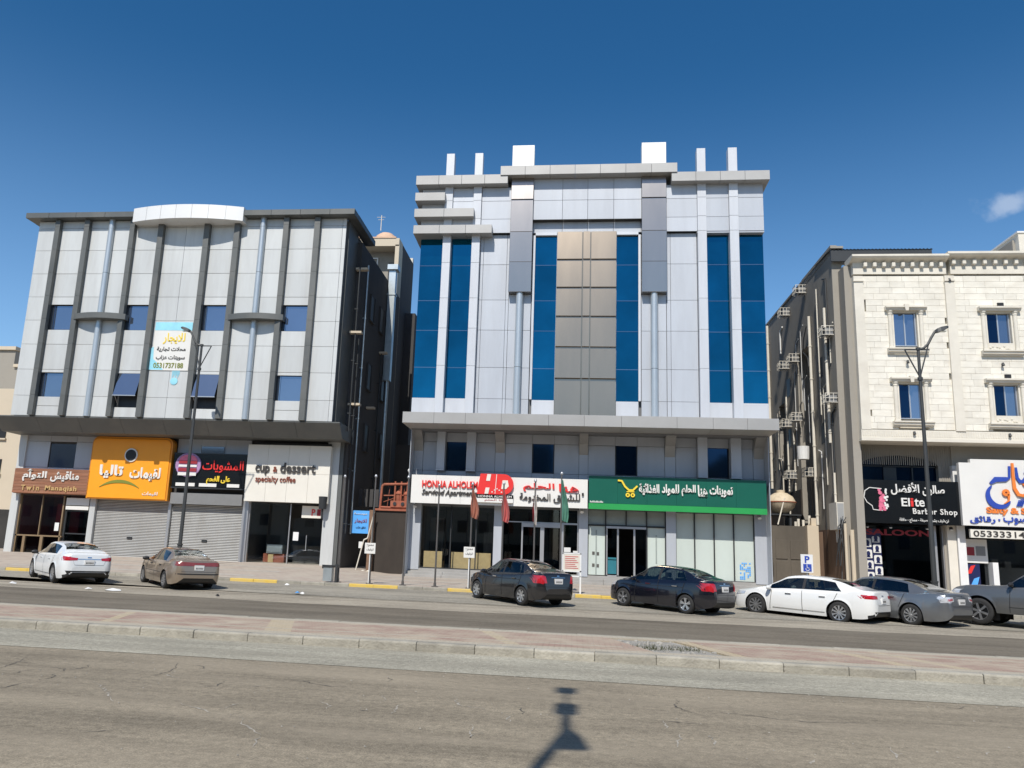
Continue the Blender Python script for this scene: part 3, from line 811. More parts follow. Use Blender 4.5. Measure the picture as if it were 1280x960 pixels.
# shop fronts of the left building -------------------------------------------
def room(name, x0, x1, y0, y1, z0, z1, parent, material='interior_dark'):
    mb = MB()
    mb.box(x0, x1, y1, y1 + .05, z0, z1).box(x0 - .05, x0, y0, y1, z0, z1).box(x1, x1 + .05, y0, y1, z0, z1).box(x0, x1, y0, y1, z1, z1 + .05).box(x0, x1, y0, y1, z0 - .05, z0)
    return build(name, mb, material, parent)
def roller(name_parent, x0, x1, z0, z1, y):
    """roller shutter with curved slats"""
    mb = MB(); n = int((z1 - z0) / .085); h = (z1 - z0) / n
    for i in range(n):
        z = z0 + i * h
        pr = [(y + .05, z + .002), (y - .004, z + .006), (y - .026, z + h * .5), (y - .004, z + h - .012), (y + .05, z + h - .008)]
        mb.poly_x(pr, x0, x1)
    s = build('roller_shutter', mb, 'shutter', name_parent)
    build('bottom_rail', MB().box(x0, x1, y - .05, y + .05, z0 - .09, z0), 'shutter_box', s)
    build('handle', MB().box((x0 + x1) / 2 - .15, (x0 + x1) / 2 + .15, y - .07, y - .03, z0 + 1.0, z0 + 1.12), 'dark_metal', s)
    return s
# bakery
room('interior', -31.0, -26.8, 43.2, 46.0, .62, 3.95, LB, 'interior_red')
f = build('shop_window', MB().box(-31.1, -28.42, 43.12, 43.14, 1.74, 3.95), 'shop_glass', LB)
build('frame', MB().box(-31.1, -28.3, 43.05, 43.2, 1.66, 1.74).box(-31.1, -31.02, 43.05, 43.2, .64, 3.95).box(-28.46, -28.38, 43.05, 43.2, .64, 3.95).box(-29.75, -29.70, 43.06, 43.18, 1.74, 3.95), 'bronze_frame', f)
f = build('shop_window', MB().box(-31.0, -28.46, 43.12, 43.14, .64, 1.66), 'shop_glass_dark', LB)
build('frame', MB().box(-30.6, -30.45, 43.02, 43.15, .64, 1.66).box(-29.55, -29.38, 43.02, 43.15, .64, 1.66), 'bronze_frame', f)
f = build('glass_door', MB().box(-28.36, -26.85, 43.3, 43.32, .64, 3.1), 'shop_glass_dark', LB)
build('frame', MB().box(-28.38, -28.25, 43.2, 43.36, .64, 3.95).box(-26.92, -26.8, 43.2, 43.36, .64, 3.95).box(-28.3, -26.9, 43.2, 43.36, 3.1, 3.2).box(-28.2, -26.95, 43.2, 43.3, 1.85, 1.92), 'dark_metal', f)
for z0, z1 in [(3.45, 3.85), (3.2, 3.4)]: bx('notice', -28.25, -26.88, 43.02, 43.06, z0, z1, 'sign_white', LB)
build('poster', MB().box(-28.75, -28.5, 43.0, 43.02, 2.0, 2.45), 'white_paint', LB)
build('wall_shelf', MB().box(-30.4, -29.9, 45.5, 45.9, 2.2, 3.6).box(-29.5, -28.9, 45.5, 45.9, 1.9, 3.3), 'deep_red', LB)
# two shuttered shops
roller(LB, -26.38, -22.14, .72, 3.95, 43.1)
roller(LB, -21.95, -17.88, .72, 3.72, 43.1)
build('shutter_box', MB().box(-21.97, -17.86, 42.72, 43.2, 3.72, 4.32), 'shutter_box', LB)
# café
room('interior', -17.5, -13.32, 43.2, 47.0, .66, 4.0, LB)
f = build('shop_window', MB().box(-17.5, -15.2, 43.12, 43.14, .68, 4.0), 'shop_glass', LB)
build('frame', MB().box(-17.55, -17.46, 43.05, 43.2, .66, 4.0).box(-15.22, -15.17, 43.08, 43.18, .66, 4.0).box(-17.5, -13.35, 43.04, 43.2, .58, .68), 'alu', f)
f = build('glass_door', MB().box(-15.16, -13.36, 43.14, 43.16, .68, 3.2), 'shop_glass', LB)
build('handle', MB().tube((-14.2, 43.08, 1.5), (-14.2, 43.08, 2.3), .02), 'alu', f)
b_ = build('notice', MB().box(-14.55, -13.36, 43.05, 43.08, 3.22, 3.86), 'sign_cream', LB)
text('P', -14.0, -13.8, 3.35, 3.7, 43.03, 'red', b_, .01)
bx('notice', -13.7, -13.5, 43.04, 43.05, 3.35, 3.7, 'deep_red', b_)
build('poster', MB().box(-14.95, -14.65, 43.08, 43.10, 2.0, 2.45), 'white_paint', LB)
c = build('counter', MB().box(-17.1, -15.9, 44.6, 45.3, .7, 1.25), 'brick_red', LB)
build('cupboard_door', MB().box(-16.8, -16.5, 44.55, 44.6, .72, 1.22), 'sofa_tan', c)
build('espresso_machine', MB().box(-16.9, -16.0, 44.5, 45.1, 1.27, 1.75).box(-16.85, -16.05, 44.45, 44.5, 1.35, 1.6), 'galvanised', LB)
build('counter', MB().box(-15.6, -13.6, 45.2, 45.9, .7, 1.7).box(-15.7, -13.5, 45.1, 46.0, 1.7, 1.76), 'interior_mid', LB)
build('wall_shelf', MB().box(-16.9, -16.6, 46.8, 46.95, 2.1, 3.0).box(-15.9, -15.2, 46.8, 46.95, 2.4, 3.3).box(-14.8, -14.0, 46.8, 46.95, 2.2, 3.0), 'interior_mid', LB)

# signs of the left building --------------------------------------------------
s1 = empty('shop_sign', 'brown wooden slatted sign with white Arabic letters, leftmost shop sign', 'sign', (-29, 42.5, 4))
z = 4.02
while z < 5.36:
    bx('slat', -31.3, -26.72, 42.52, 42.62, z, z + .165, 'wood_slat', s1, bevel=.008); z += .17
build('backing', MB().box(-31.3, -26.72, 42.62, 42.95, 4.0, 5.4), 'wood_slat', s1)
text('مناقيش', -29.05, -27.35, 4.68, 5.28, 42.46, 'sign_white', s1, .06, .02)
text('التوأم', -30.75, -29.3, 4.68, 5.36, 42.46, 'sign_white', s1, .06, .02)
text('Twin', -30.75, -29.65, 4.16, 4.46, 42.47, 'gold', s1, .05, .03, spacing=1.5)
text('Manaqish', -29.3, -27.4, 4.12, 4.46, 42.47, 'gold', s1, .05, .03, spacing=1.15)
s2 = empty('shop_sign', 'large orange square shop sign with rounded top and white Arabic letters', 'sign', (-24.4, 42.5, 3.9))
def rrect(x0, x1, z0, z1, r, n=6):
    p = []
    for cx, cz, a in [(x1 - r, z0 + .02, -90), (x1 - r, z1 - r, 0), (x0 + r, z1 - r, 90), (x0 + .02, z0 + .02, 180)]:
        rr = r if cz > (z0 + z1) / 2 else .02
        if rr == .02: cx = x1 - .02 if cx > (x0 + x1) / 2 else x0 + .02
        p += [(cx + rr * math.cos(R(a + 90 * i / n)), cz + rr * math.sin(R(a + 90 * i / n))) for i in range(n + 1)]
    return p
build('frame', MB().poly_y(rrect(-26.82, -22.05, 3.84, 7.30, .38), 42.52, 42.98), 'sign_dark_orange', s2)
build('face', MB().poly_y(rrect(-26.74, -22.16, 3.9, 7.18, .3), 42.48, 42.525), 'sign_orange', s2)
lg = build('logo_disc', MB().lathe((-24.4, 42.42, 6.28), [(0.001, 0), (.38, 0), (.38, .07)], 26, axis='y'), 'sign_white', s2)
build('logo_face', MB().poly_y(arc(-24.4, 6.28, .31, .31, 0, 360, 22)[:-1], 42.40, 42.42), 'black', lg)
text('لقيمات', -24.35, -22.55, 4.88, 5.62, 42.42, 'sign_white', s2, .06, .035)
text('تاليا', -26.15, -24.75, 4.98, 5.72, 42.42, 'sign_white', s2, .06, .035)
build('swoosh', ribbon(arc(-24.9, 3.2, 1.9, 1.62, 52, 128, 16), lambda t: .02 + .16 * math.sin(math.pi * t), 42.45, 42.48), 'olive', s2)
text('لقيمات', -23.5, -22.6, 4.06, 4.3, 42.45, 'sign_white', s2, .02, .02)
s3 = empty('shop_sign', 'black grill shop sign with burger emblem, red and yellow Arabic letters', 'sign', (-19.8, 42.5, 4.5))
build('board', MB().box(-21.9, -17.72, 42.55, 42.7, 4.62, 6.45), 'sign_black', s3)
build('frame', MB().box(-21.92, -17.70, 42.52, 42.72, 4.56, 4.62).box(-21.92, -17.70, 42.52, 42.72, 6.45, 6.5), 'dark_metal', s3)
em = build('emblem', MB().poly_y(arc(-21.02, 5.84, .74, .66, 0, 360, 24)[:-1], 42.46, 42.55), 'mauve', s3)
for z0, z1, m_ in [(5.25, 5.42, 'sign_white'), (5.48, 5.66, 'deep_red'), (5.72, 5.84, 'sign_white'), (5.9, 6.05, 'deep_red')]:
    build('layer', MB().box(-21.55, -20.5, 42.42, 42.46, z0, z1), m_, em)
build('bun', MB().poly_y(arc(-21.02, 6.07, .52, .32, 0, 180, 14), 42.42, 42.46), 'pink', em)
text('المشويات', -20.2, -17.85, 5.45, 6.12, 42.49, 'red', s3, .06, .01)
text('على الفحم', -19.9, -18.55, 4.82, 5.28, 42.49, 'yellow', s3, .06, .03)
for a, b, m_ in [(-21.65, -21.1, 'sign_white'), (-21.0, -20.55, 'sign_white'), (-20.3, -19.3, 'sign_white'), (-18.7, -18.0, 'sign_white')]:
    bb = bx('plate', a, b, 42.5, 42.55, 4.68, 4.86, m_, s3)
s4 = empty('shop_sign', 'cream square cafe sign reading cup and dessert specialty coffee', 'sign', (-15.3, 42.5, 3.95))
for a, b in zip(span(-17.68, -13.0, 4)[:-1], span(-17.68, -13.0, 4)[1:]):
    for z0, z1 in ((3.98, 5.52), (5.52, 7.06)): bx('panel', a + .004, b - .004, 42.5, 42.56, z0 + .004, z1 - .004, 'sign_cream', s4, bevel=.004)
build('backing', MB().box(-17.66, -13.02, 42.55, 42.98, 4.0, 7.04), 'sign_cream', s4)
build('sign_bracket', MB().box(-17.3, -13.1, 42.7, 42.9, 7.06, 7.2), 'dark_metal', s4)
text('cup', -17.15, -16.35, 5.42, 5.92, 42.42, 'dark_text', s4, .07, .02)
text('&', -16.15, -15.92, 5.58, 5.88, 42.42, 'brown_text', s4, .07, .01)
text('dessert', -15.75, -13.78, 5.55, 6.1, 42.42, 'dark_text', s4, .07, .02)
text('specialty coffee', -17.1, -14.85, 4.95, 5.36, 42.44, 'brown_text', s4, .05, .008)
# (sign light) projecting round lamp by the café, banner on the facade
build('sign_light', MB().tube((-13.25, 42.5, 3.7), (-13.25, 42.5, 4.35), .2, .24, 16).tube((-13.25, 42.5, 3.2), (-13.25, 42.5, 3.7), .06), 'dark_metal', s4)
# the whole ground floor with its signs is scaled up about the camera, so it stands about a metre further back under the overhang
low_parts += [o for o in bpy.data.objects if o not in before_low]
for o in low_parts:
    if o.parent is None: o.location = o.location * 1.024 + Vector((0, 0, -.04)); o.scale = (1.024,) * 3
    elif o.parent == LB:
        w = wl(o) * 1.024 + Vector((0, 0, -.04)); o.location = w - wl(LB); o.scale = (1.024,) * 3
bn = empty('rent_banner', 'white and turquoise to-let banner pasted on the upper facade', 'banner', (-22.4, 41.66, 11.5))
build('sheet', MB().box(-23.45, -21.25, 41.66, 41.685, 10.95, 13.72), 'sign_white', bn)
build('band', MB().box(-23.45, -21.25, 41.652, 41.66, 13.25, 13.72), 'sky_print', bn)
build('band', MB().poly_y([(-23.75, 10.98), (-22.7, 10.98), (-23.0, 11.3), (-23.35, 11.6), (-23.4, 12.3), (-23.75, 12.1)], 41.655, 41.66), 'sky_print', bn)
text('للايجار', -22.9, -21.6, 12.45, 13.1, 41.640, 'yellow', bn, .01, .02)
text('محلات تجارية', -23.2, -21.5, 12.0, 12.3, 41.640, 'dark_text', bn, .01, .02)
text('سويتات عزاب', -23.2, -21.5, 11.52, 11.82, 41.640, 'dark_text', bn, .01, .02)
text('0531737188', -23.3, -21.55, 11.08, 11.38, 41.640, 'olive', bn, .01, .02)
st = MB()
for k in range(9): st.box(-22.15 + k * .05, -22.12 + k * .05, 41.675, 41.69, 10.5 + .1 * (k % 3), 10.95)
st.poly_y(arc(-22.0, 10.35, .22, .2, 0, 360, 14)[:-1], 41.67, 41.69)
build('torn_strips', st, 'sky_print', bn)

# ================================================================== CENTRE BUILDING
CX0, CX1 = -8.58, 9.60
CB = empty('apartment_building', 'tall silver metal-clad building with blue glass strips in the middle', 'building', (.5, 43, .8))
build('wall', MB().box(CX0 + .03, CX1 - .03, 41.86, 60, 8.0, 21.9), 'joint_dark', CB)
build('wall', MB().box(CX0 + .03, CX1 - .03, 47.0, 60, .3, 8.0), 'joint_dark', CB)
build('side_wall', MB().box(CX0, CX0 + .03, 42.0, 60, .3, 21.9).box(CX1 - .03, CX1, 42.0, 60, .3, 21.9), 'blue_silver_panel', CB)
J = [8.60, 9.66, 11.33, 13.37, 15.04, 17.03, 18.74]
JT = [18.76, 19.56, 20.61, 21.40]
# outer bays: glass strips framed by fins
for a, b in [(-8.58, -7.28), (-6.84, -5.69), (6.70, 7.84), (8.36, 9.60)]:
    zz = [9.66, 11.33, 13.37, 15.04, 17.03, 18.66]
    for z0, z1 in zip(zz[:-1], zz[1:]):
        bx('window', a + .006, b - .006, 41.78, 41.81, z0 + .006, z1 - .006, 'blue_glass', CB, tilt=.12)
    bx('panel', a + .006, b - .006, 41.66, 41.70, 8.6, 9.65, 'white_fin', CB, bevel=.006)
    for z_ in zz[1:-1]: bx('transom', a, b, 41.765, 41.79, z_ - .014, z_ + .014, 'window_blue', CB)
for a, b in [(-7.28, -6.84), (-5.69, -5.25), (6.22, 6.67), (7.84, 8.30)]:
    zz = [8.6, 11.33, 13.37, 15.04, 17.03, 18.74, 19.56, 20.61, 23.42]
    for z0, z1 in zip(zz[:-1], zz[1:]): bx('fin', a, b, 41.28, 41.80, z0 + .005, z1 - .005, 'white_fin', CB, bevel=.008, tilt=.05)
# side panels
panels(CB, [-5.24, -5.06, -3.78, -3.62], J, 41.64, 'blue_silver_panel')
panels(CB, [4.63, 4.84, 6.20], J, 41.64, 'blue_silver_panel')
panels(CB, [-5.24, -3.62], JT, 41.42, 'blue_silver_panel')
panels(CB, [4.63, 6.22], JT, 41.42, 'blue_silver_panel')
panels(CB, [6.67, 7.84], JT, 41.42, 'blue_silver_panel')
panels(CB, [8.30, 9.60], JT, 41.42, 'blue_silver_panel')
panels(CB, [-6.84, -5.69], JT, 41.42, 'blue_silver_panel')
panels(CB, [-8.58, -7.28], [18.66, 19.56, 20.61, 21.4], 41.5, 'blue_silver_panel')
build('ledge_shade', MB().box(-8.6, -5.2, 41.45, 41.86, 18.66, 18.74).box(6.2, 9.6, 41.45, 41.86, 18.68, 18.76), 'blue_silver_panel', CB)
# broad brushed steel columns and the lintel field between them
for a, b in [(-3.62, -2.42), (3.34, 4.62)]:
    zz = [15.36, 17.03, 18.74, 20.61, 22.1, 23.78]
    for (z0, z1), le in zip(zip(zz[:-1], zz[1:]), (.2, -.4, -1.8, -3.4, 0)): bx('steel_panel', a, b, 41.20, 41.80, z0 + .004, z1 - .004, 'column_steel' if z0 < 22 else 'white_canopy_panel', CB, bevel=.01, tilt=.03, lean=le)  # topmost block in pale panel colour: sun glare on the steel painted in
    c0 = (a + b) / 2
    p = MB()
    for z0, z1 in [(8.6, 11.3), (11.32, 15.36)]: p.tube((c0, 41.45, z0), (c0, 41.45, z1), .19, n=20)
    build('round_column', p, 'tube_metal', CB, smooth=True)
    panels(CB, [a, c0, b], [8.6, 9.66, 11.33, 13.37, 15.36], 41.66, 'blue_silver_panel')
panels(CB, [-2.42, -.85, .50, 1.88, 3.34], [19.50, 20.61, 21.86], 41.42, 'blue_silver_panel')
panels(CB, [-2.42, -.85, .50, 1.88, 3.34], [18.84, 19.50], 41.78, 'blue_silver_panel')
for a, b in [(-2.26, -1.10), (2.05, 3.19)]:
    zz = [9.64, 11.33, 13.37, 15.04, 17.03, 18.66]
    for z0, z1 in zip(zz[:-1], zz[1:]): bx('window', a, b, 41.78, 41.81, z0 + .006, z1 - .006, 'blue_glass', CB, tilt=.12)
    bx('panel', a, b, 41.66, 41.70, 8.6, 9.63, 'white_fin', CB, bevel=.006)
    for z_ in zz[1:-1]: bx('transom', a, b, 41.765, 41.79, z_ - .014, z_ + .014, 'window_blue', CB)
    build('window_frame', MB().box(a - .12, a, 41.6, 41.84, 9.66, 18.82).box(b, b + .12, 41.6, 41.84, 9.66, 18.82).box(a - .12, b + .12, 41.6, 41.84, 18.68, 18.84), 'white_fin', CB)
build('steel_backing', MB().box(-1.09, 2.04, 41.60, 41.85, 8.6, 18.84), 'brushed_steel', CB)
for xa, xb in [(-1.09, .25), (.29, .67), (.71, 2.04)]:
    zz = [8.6, 10.79, 12.47, 14.13, 15.72, 17.28, 18.86]
    for k, (z0, z1) in enumerate(zip(zz[:-1], zz[1:])):
        bx('steel_panel', xa + .005, xb - .005, 41.46 - (.02 if xb < .8 and xa > 0 else 0), 41.80, z0 + .003, z1 - .003, 'brushed_steel', CB, bevel=.005, tilt=.03, lean=-3.2)
# stacked ledges on the left and the stepped cornice
def ledge(a, b, z0, z1, y=40.92):
    nn = max(1, round((b - a) / 1.35)); xs = span(a, b, nn)
    for p, q in zip(xs[:-1], xs[1:]): bx('ledge_panel', p + .005, q - .005, y, 42.2, z0, z1, 'warm_grey_panel', CB, bevel=.008)
ledge(-8.87, -3.81, 21.42, 21.95); ledge(-8.87, -7.21, 20.48, 20.95); ledge(-8.87, -5.59, 19.53, 20.01); ledge(-8.87, -4.58, 18.57, 19.05)
ledge(-4.22, 5.16, 21.87, 22.40, 40.86); ledge(4.86, 9.86, 21.38, 21.90)
build('ledge_side', MB().box(-8.87, -8.5, 42.2, 46, 21.42, 21.95).box(9.5, 9.86, 42.2, 46, 21.38, 21.9).box(-8.87, -8.5, 42.2, 44, 20.48, 20.95).box(-8.87, -8.5, 42.2, 44, 19.53, 20.01).box(-8.87, -8.5, 42.2, 44, 18.57, 19.05), 'warm_grey_panel', CB)
# canopy band over the lower floors
xs = [-8.66, -7.05, -5.45, -3.65, -1.3, .45, 2.25, 4.9, 6.6, 8.2, 9.66]
for p, q in zip(xs[:-1], xs[1:]): bx('canopy_panel', p + .004, q - .004, 39.98, 41.9, 8.04, 8.60, 'warm_grey_panel', CB, bevel=.006)
build('canopy_soffit', MB().box(-8.6, 9.62, 40.2, 43.2, 8.30, 8.42), 'warm_grey_panel', CB)
build('canopy_return', MB().box(-8.66, -8.5, 41.92, 44, 8.04, 8.60).box(9.5, 9.66, 41.92, 44, 8.04, 8.6), 'warm_grey_panel', CB)
# first floor behind the canopy
xw = [-8.56, -8.06, -7.24, -6.82, -5.68, -5.2, -4.18, -3.64, -2.22, -1.06, .23, .71, 2.10, 3.23, 4.62, 5.18, 6.23, 6.73, 7.85, 8.39, 9.03, 9.58]
win = [(-6.82, -5.68), (-2.22, -1.06), (2.10, 3.23), (6.73, 7.85)]
panels(CB, xw, [5.5, 5.97, 7.52, 8.3], 43.0, 'blue_silver_panel', skip=lambda x, z: 5.97 < z < 7.52 and any(a < x < b for a, b in win))
for a, b in win:
    f = bx('window', a + .01, b - .01, 43.1, 43.13, 5.97, 7.52, 'dark_blue_glass', CB)
    build('frame', MB().box(a, a + .05, 43.0, 43.1, 5.97, 7.52).box(b - .05, b, 43.0, 43.1, 5.97, 7.52).box(a + .05, b - .05, 43.0, 43.1, 5.97, 6.02), 'dark_metal', f)
build('wall', MB().box(CX0 + .03, CX1 - .03, 43.15, 43.4, 4.1, 8.3), 'joint_dark', CB)
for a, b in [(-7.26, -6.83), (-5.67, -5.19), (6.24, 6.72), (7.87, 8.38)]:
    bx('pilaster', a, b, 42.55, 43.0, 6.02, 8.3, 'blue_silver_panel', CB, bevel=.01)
    bx('pilaster_sunlit_end', a, b, 42.53, 43.0, 5.94, 6.015, 'white_fin', CB)  # paler strip: sunlight on the pilaster's lower end painted in
for a, b in [(-8.58, -8.08), (-4.16, -3.68), (.24, .70), (4.64, 5.14), (9.08, 9.60)]:
    pr = [(43.0, 7.0)] + [(43.0 - 2.2 * (1 - math.cos(t)), 7.0 + 1.3 * math.sin(t)) for t in [R(a_) for a_ in (25, 45, 65, 80, 90)]] + [(43.0, 8.3)]
    build('bracket', MB().poly_x(pr, a, b), 'warm_grey_panel', CB)
# ground floor: piers, glazing, plinth, steps
for a, b in [(-8.60, -8.00), (-4.12, -3.64), (.27, .74), (4.67, 5.16), (9.01, 9.60)]:
    bx('pier', a, b, 42.92, 43.5, .78, 5.5, 'blue_silver_panel', CB, bevel=.01)
build('plinth', MB().box(-8.6, 9.6, 42.95, 43.6, .42, .86), 'step_stone', CB)
for y0, z1 in [(42.55, .70), (42.15, .55)]:
    for a, b in zip(span(-8.7, 9.7, 9)[:-1], span(-8.7, 9.7, 9)[1:]):
        bx('step', a + .005, b - .005, y0, 42.95, .38, z1, 'step_stone', CB, bevel=.012)
build('floor', MB().box(-8.5, 9.5, 43.3, 47, .70, .80), 'interior_mid', CB)
# hotel lobby window
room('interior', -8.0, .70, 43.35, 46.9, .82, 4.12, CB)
f = build('shop_window', MB().box(-8.0, -4.12, 43.16, 43.18, .9, 4.15), 'shop_glass', CB)
build('frame', MB().box(-6.42, -6.37, 43.1, 43.2, .9, 4.15).box(-5.08, -5.03, 43.1, 43.2, .9, 4.15).box(-8.0, -4.12, 43.05, 43.2, .86, .92), 'dark_metal', f)
for x0, x1 in [(-7.9, -6.9), (-6.4, -4.3)]:
    sfo = build('sofa', MB().box(x0, x1, 43.9, 44.6, .82, 1.25).box(x0, x1, 43.72, 43.92, .82, 1.75), 'sofa_tan', CB)
    build('cushion', MB().box(x0 + .1, (x0 + x1) / 2 - .03, 43.95, 44.5, 1.26, 1.42).box((x0 + x1) / 2 + .03, x1 - .1, 43.95, 44.5, 1.26, 1.42), 'sofa_tan', sfo)
build('partition', MB().box(-7.95, -7.2, 45.8, 46.6, .82, 3.6).box(-4.9, -4.3, 45.5, 46.4, .82, 2.9), 'interior_mid', CB)
# hotel entrance
f = build('entrance_glass', MB().box(-3.6, .26, 43.2, 43.22, .82, 4.15), 'shop_glass_dark', CB)
build('frame', MB().box(-3.5, .24, 43.08, 43.2, 3.40, 3.45).box(-1.55, .24, 43.06, 43.2, 3.36, 3.44)
      .box(-2.68, -2.60, 43.08, 43.2, .82, 3.40).box(-1.70, -1.50, 43.04, 43.2, .82, 3.40).box(-.66, -.50, 43.06, 43.2, .82, 3.40).box(.2, .26, 43.08, 43.2, .82, 4.12), 'alu', f)
build('door_track', MB().box(-2.65, -.5, 42.98, 43.2, 3.18, 3.38), 'alu', f)
build('reception_desk', MB().box(-3.2, -1.0, 45.4, 46.0, .82, 1.9).box(-3.3, -.9, 45.3, 46.1, 1.9, 1.97), 'interior_mid', CB)
build('wall_panel', MB().box(-.6, .2, 44.6, 44.7, 1.6, 3.0), 'interior_mid', CB)
# supermarket: transoms, doors, film-covered windows
room('interior', .74, 4.66, 43.35, 46.9, .82, 3.98, CB)
for a, b in [(.76, 1.61), (1.67, 2.65), (2.71, 3.68), (3.74, 4.66)]: bx('transom_pane', a, b, 43.14, 43.16, 3.44, 4.16, 'frosted_dim', CB)
bx('shop_window', .78, 1.61, 43.14, 43.16, .9, 3.36, 'frosted', CB)
bx('shop_window', 3.76, 4.64, 43.14, 43.16, .9, 3.36, 'frosted', CB)
f = bx('door_pane', 1.74, 2.22, 43.22, 43.24, .84, 3.3, 'shop_glass_dark', CB)
bx('door_pane', 3.14, 3.68, 43.22, 43.24, .84, 3.3, 'shop_glass_dark', CB)
build('door_frame', MB().box(1.61, 1.67, 43.05, 43.2, .84, 4.16).box(3.68, 3.74, 43.05, 43.2, .84, 4.16).box(2.65, 2.71, 43.07, 43.2, 3.44, 4.16).box(.76, 4.66, 43.05, 43.2, 3.37, 3.43), 'dark_metal', CB)
build('sliding_door_frame', MB().box(2.22, 2.31, 43.1, 43.25, .84, 3.34).box(3.05, 3.14, 43.1, 43.25, .84, 3.34).box(1.68, 1.74, 43.1, 43.25, .84, 3.34).box(1.67, 3.68, 43.0, 43.25, 3.26, 3.37).box(1.68, 2.3, 43.1, 43.25, .84, .92), 'alu', CB)
build('door_poster', MB().box(1.76, 2.2, 43.19, 43.21, .98, 1.66).box(1.76, 2.2, 43.18, 43.19, 1.7, 1.8), 'teal', CB)
build('handle_strip', MB().box(1.14, 1.2, 43.11, 43.13, .95, 3.15).box(4.16, 4.22, 43.11, 43.13, 1.6, 3.0), 'frosted_dim', CB)
for x, z in [(1.05, 1.9), (1.27, 1.88), (1.05, 1.3), (1.27, 1.28)]: bx('sticker', x - .08, x + .05, 43.12, 43.13, z, z + .16, 'interior_mid', CB)
for a, b in [(5.20, 6.06), (6.12, 7.02), (7.08, 7.98), (8.04, 8.97)]: bx('shop_window', a, b, 43.14, 43.16, .88, 4.16, 'frosted', CB, tilt=.1)
build('mullion', MB().box(6.06, 6.12, 43.05, 43.2, .88, 4.16).box(7.02, 7.08, 43.05, 43.2, .88, 4.16).box(7.98, 8.04, 43.05, 43.2, .88, 4.16).box(5.16, 9.01, 43.02, 43.2, .84, .89).box(4.62, 4.67, 43.05, 43.2, .88, 4.16).box(8.97, 9.01, 43.05, 43.2, .88, 4.16), 'dark_metal', CB)
qs = MB()
for i in range(6):
    for j in range(9):
        if random.random() < .6: qs.box(8.28 + i * .09, 8.35 + i * .09, 43.12, 43.13, .98 + j * .095, 1.05 + j * .095)
build('blue_sticker', qs, 'blue_sign', CB)
for a, b in [(-8.3, -8.15), (9.2, 9.35), (.42, .56)]:
    build('spotlight', MB().tube((a, 42.7, 4.12), (a, 42.62, 4.0), .07, .1).box(a - .02, a + .02, 42.66, 42.95, 4.10, 4.14), 'white_paint', CB)
# hotel sign
s5 = empty('hotel_sign', 'long white sign with red and black lettering across the middle building', 'sign', (-4, 42.6, 4.2))
for a, b in zip(span(-8.54, .70, 7)[:-1], span(-8.54, .70, 7)[1:]): bx('panel', a + .003, b - .003, 42.60, 42.66, 4.20, 5.68, 'sign_white', s5, bevel=.004)
build('backing', MB().box(-8.52, .69, 42.66, 42.92, 4.22, 5.66), 'sign_white', s5)
text('HONNA ALHOLEM', -7.95, -5.0, 5.03, 5.40, 42.52, 'red', s5, .07, .022)
text('Serviced Apartments', -7.95, -5.02, 4.56, 4.93, 42.53, 'dark_text', s5, .06, .02, shear=.25)
text('هنا', -.78, .25, 4.98, 5.42, 42.52, 'red', s5, .07, .02)
text('الحلم', -2.62, -1.0, 4.98, 5.42, 42.52, 'red', s5, .07, .02)
text('للشقق', -1.05, .32, 4.42, 4.92, 42.53, 'dark_text', s5, .06, .02)
text('المخدومة', -2.8, -1.2, 4.42, 4.90, 42.53, 'dark_text', s5, .06, .02)
lg = build('logo', MB().poly_y([(-5.02, 4.76), (-4.86, 5.82), (-3.75, 5.82)] + arc(-3.62, 5.29, .5, .53, 88, -90, 12) + [(-4.2, 4.76)], 42.44, 42.60), 'red', s5)
build('logo_mark', MB().poly_y([(-4.55, 5.45), (-4.5, 5.8), (-4.3, 5.8), (-4.35, 5.45)], 42.42, 42.44).poly_y([(-4.62, 4.78), (-4.56, 5.1), (-4.36, 5.1), (-4.42, 4.78)], 42.42, 42.44)
      .poly_y([(-3.75, 5.05), (-3.69, 5.5), (-3.42, 5.5), (-3.36, 5.2), (-3.5, 5.05)], 42.42, 42.44), 'sign_cream', lg)
sp = MB(); sp.poly_y([(-4.08, 4.8), (-4.02, 5.8), (-3.99, 5.8), (-4.05, 4.8)], 42.42, 42.44)
for x, z in [(-4.25, 4.85), (-4.12, 4.95), (-4.0, 5.02), (-3.88, 4.95), (-3.76, 4.85)]: sp.box(x, x + .06, 42.42, 42.44, z, z + .06)
build('logo_mark', sp, 'sign_white', lg)
lb = build('logo_band', MB().box(-5.02, -3.12, 42.46, 42.60, 4.56, 4.75), 'sign_black', s5)
text('HONNA ALHOLEM', -4.95, -3.2, 4.59, 4.71, 42.45, 'sign_white', lb, .01, .01)
lb = build('logo_band', MB().box(-5.02, -3.12, 42.46, 42.60, 4.34, 4.55), 'sign_white', s5)
text('هنا الحلم', -4.6, -3.5, 4.38, 4.52, 42.45, 'deep_red', lb, .01, .01)
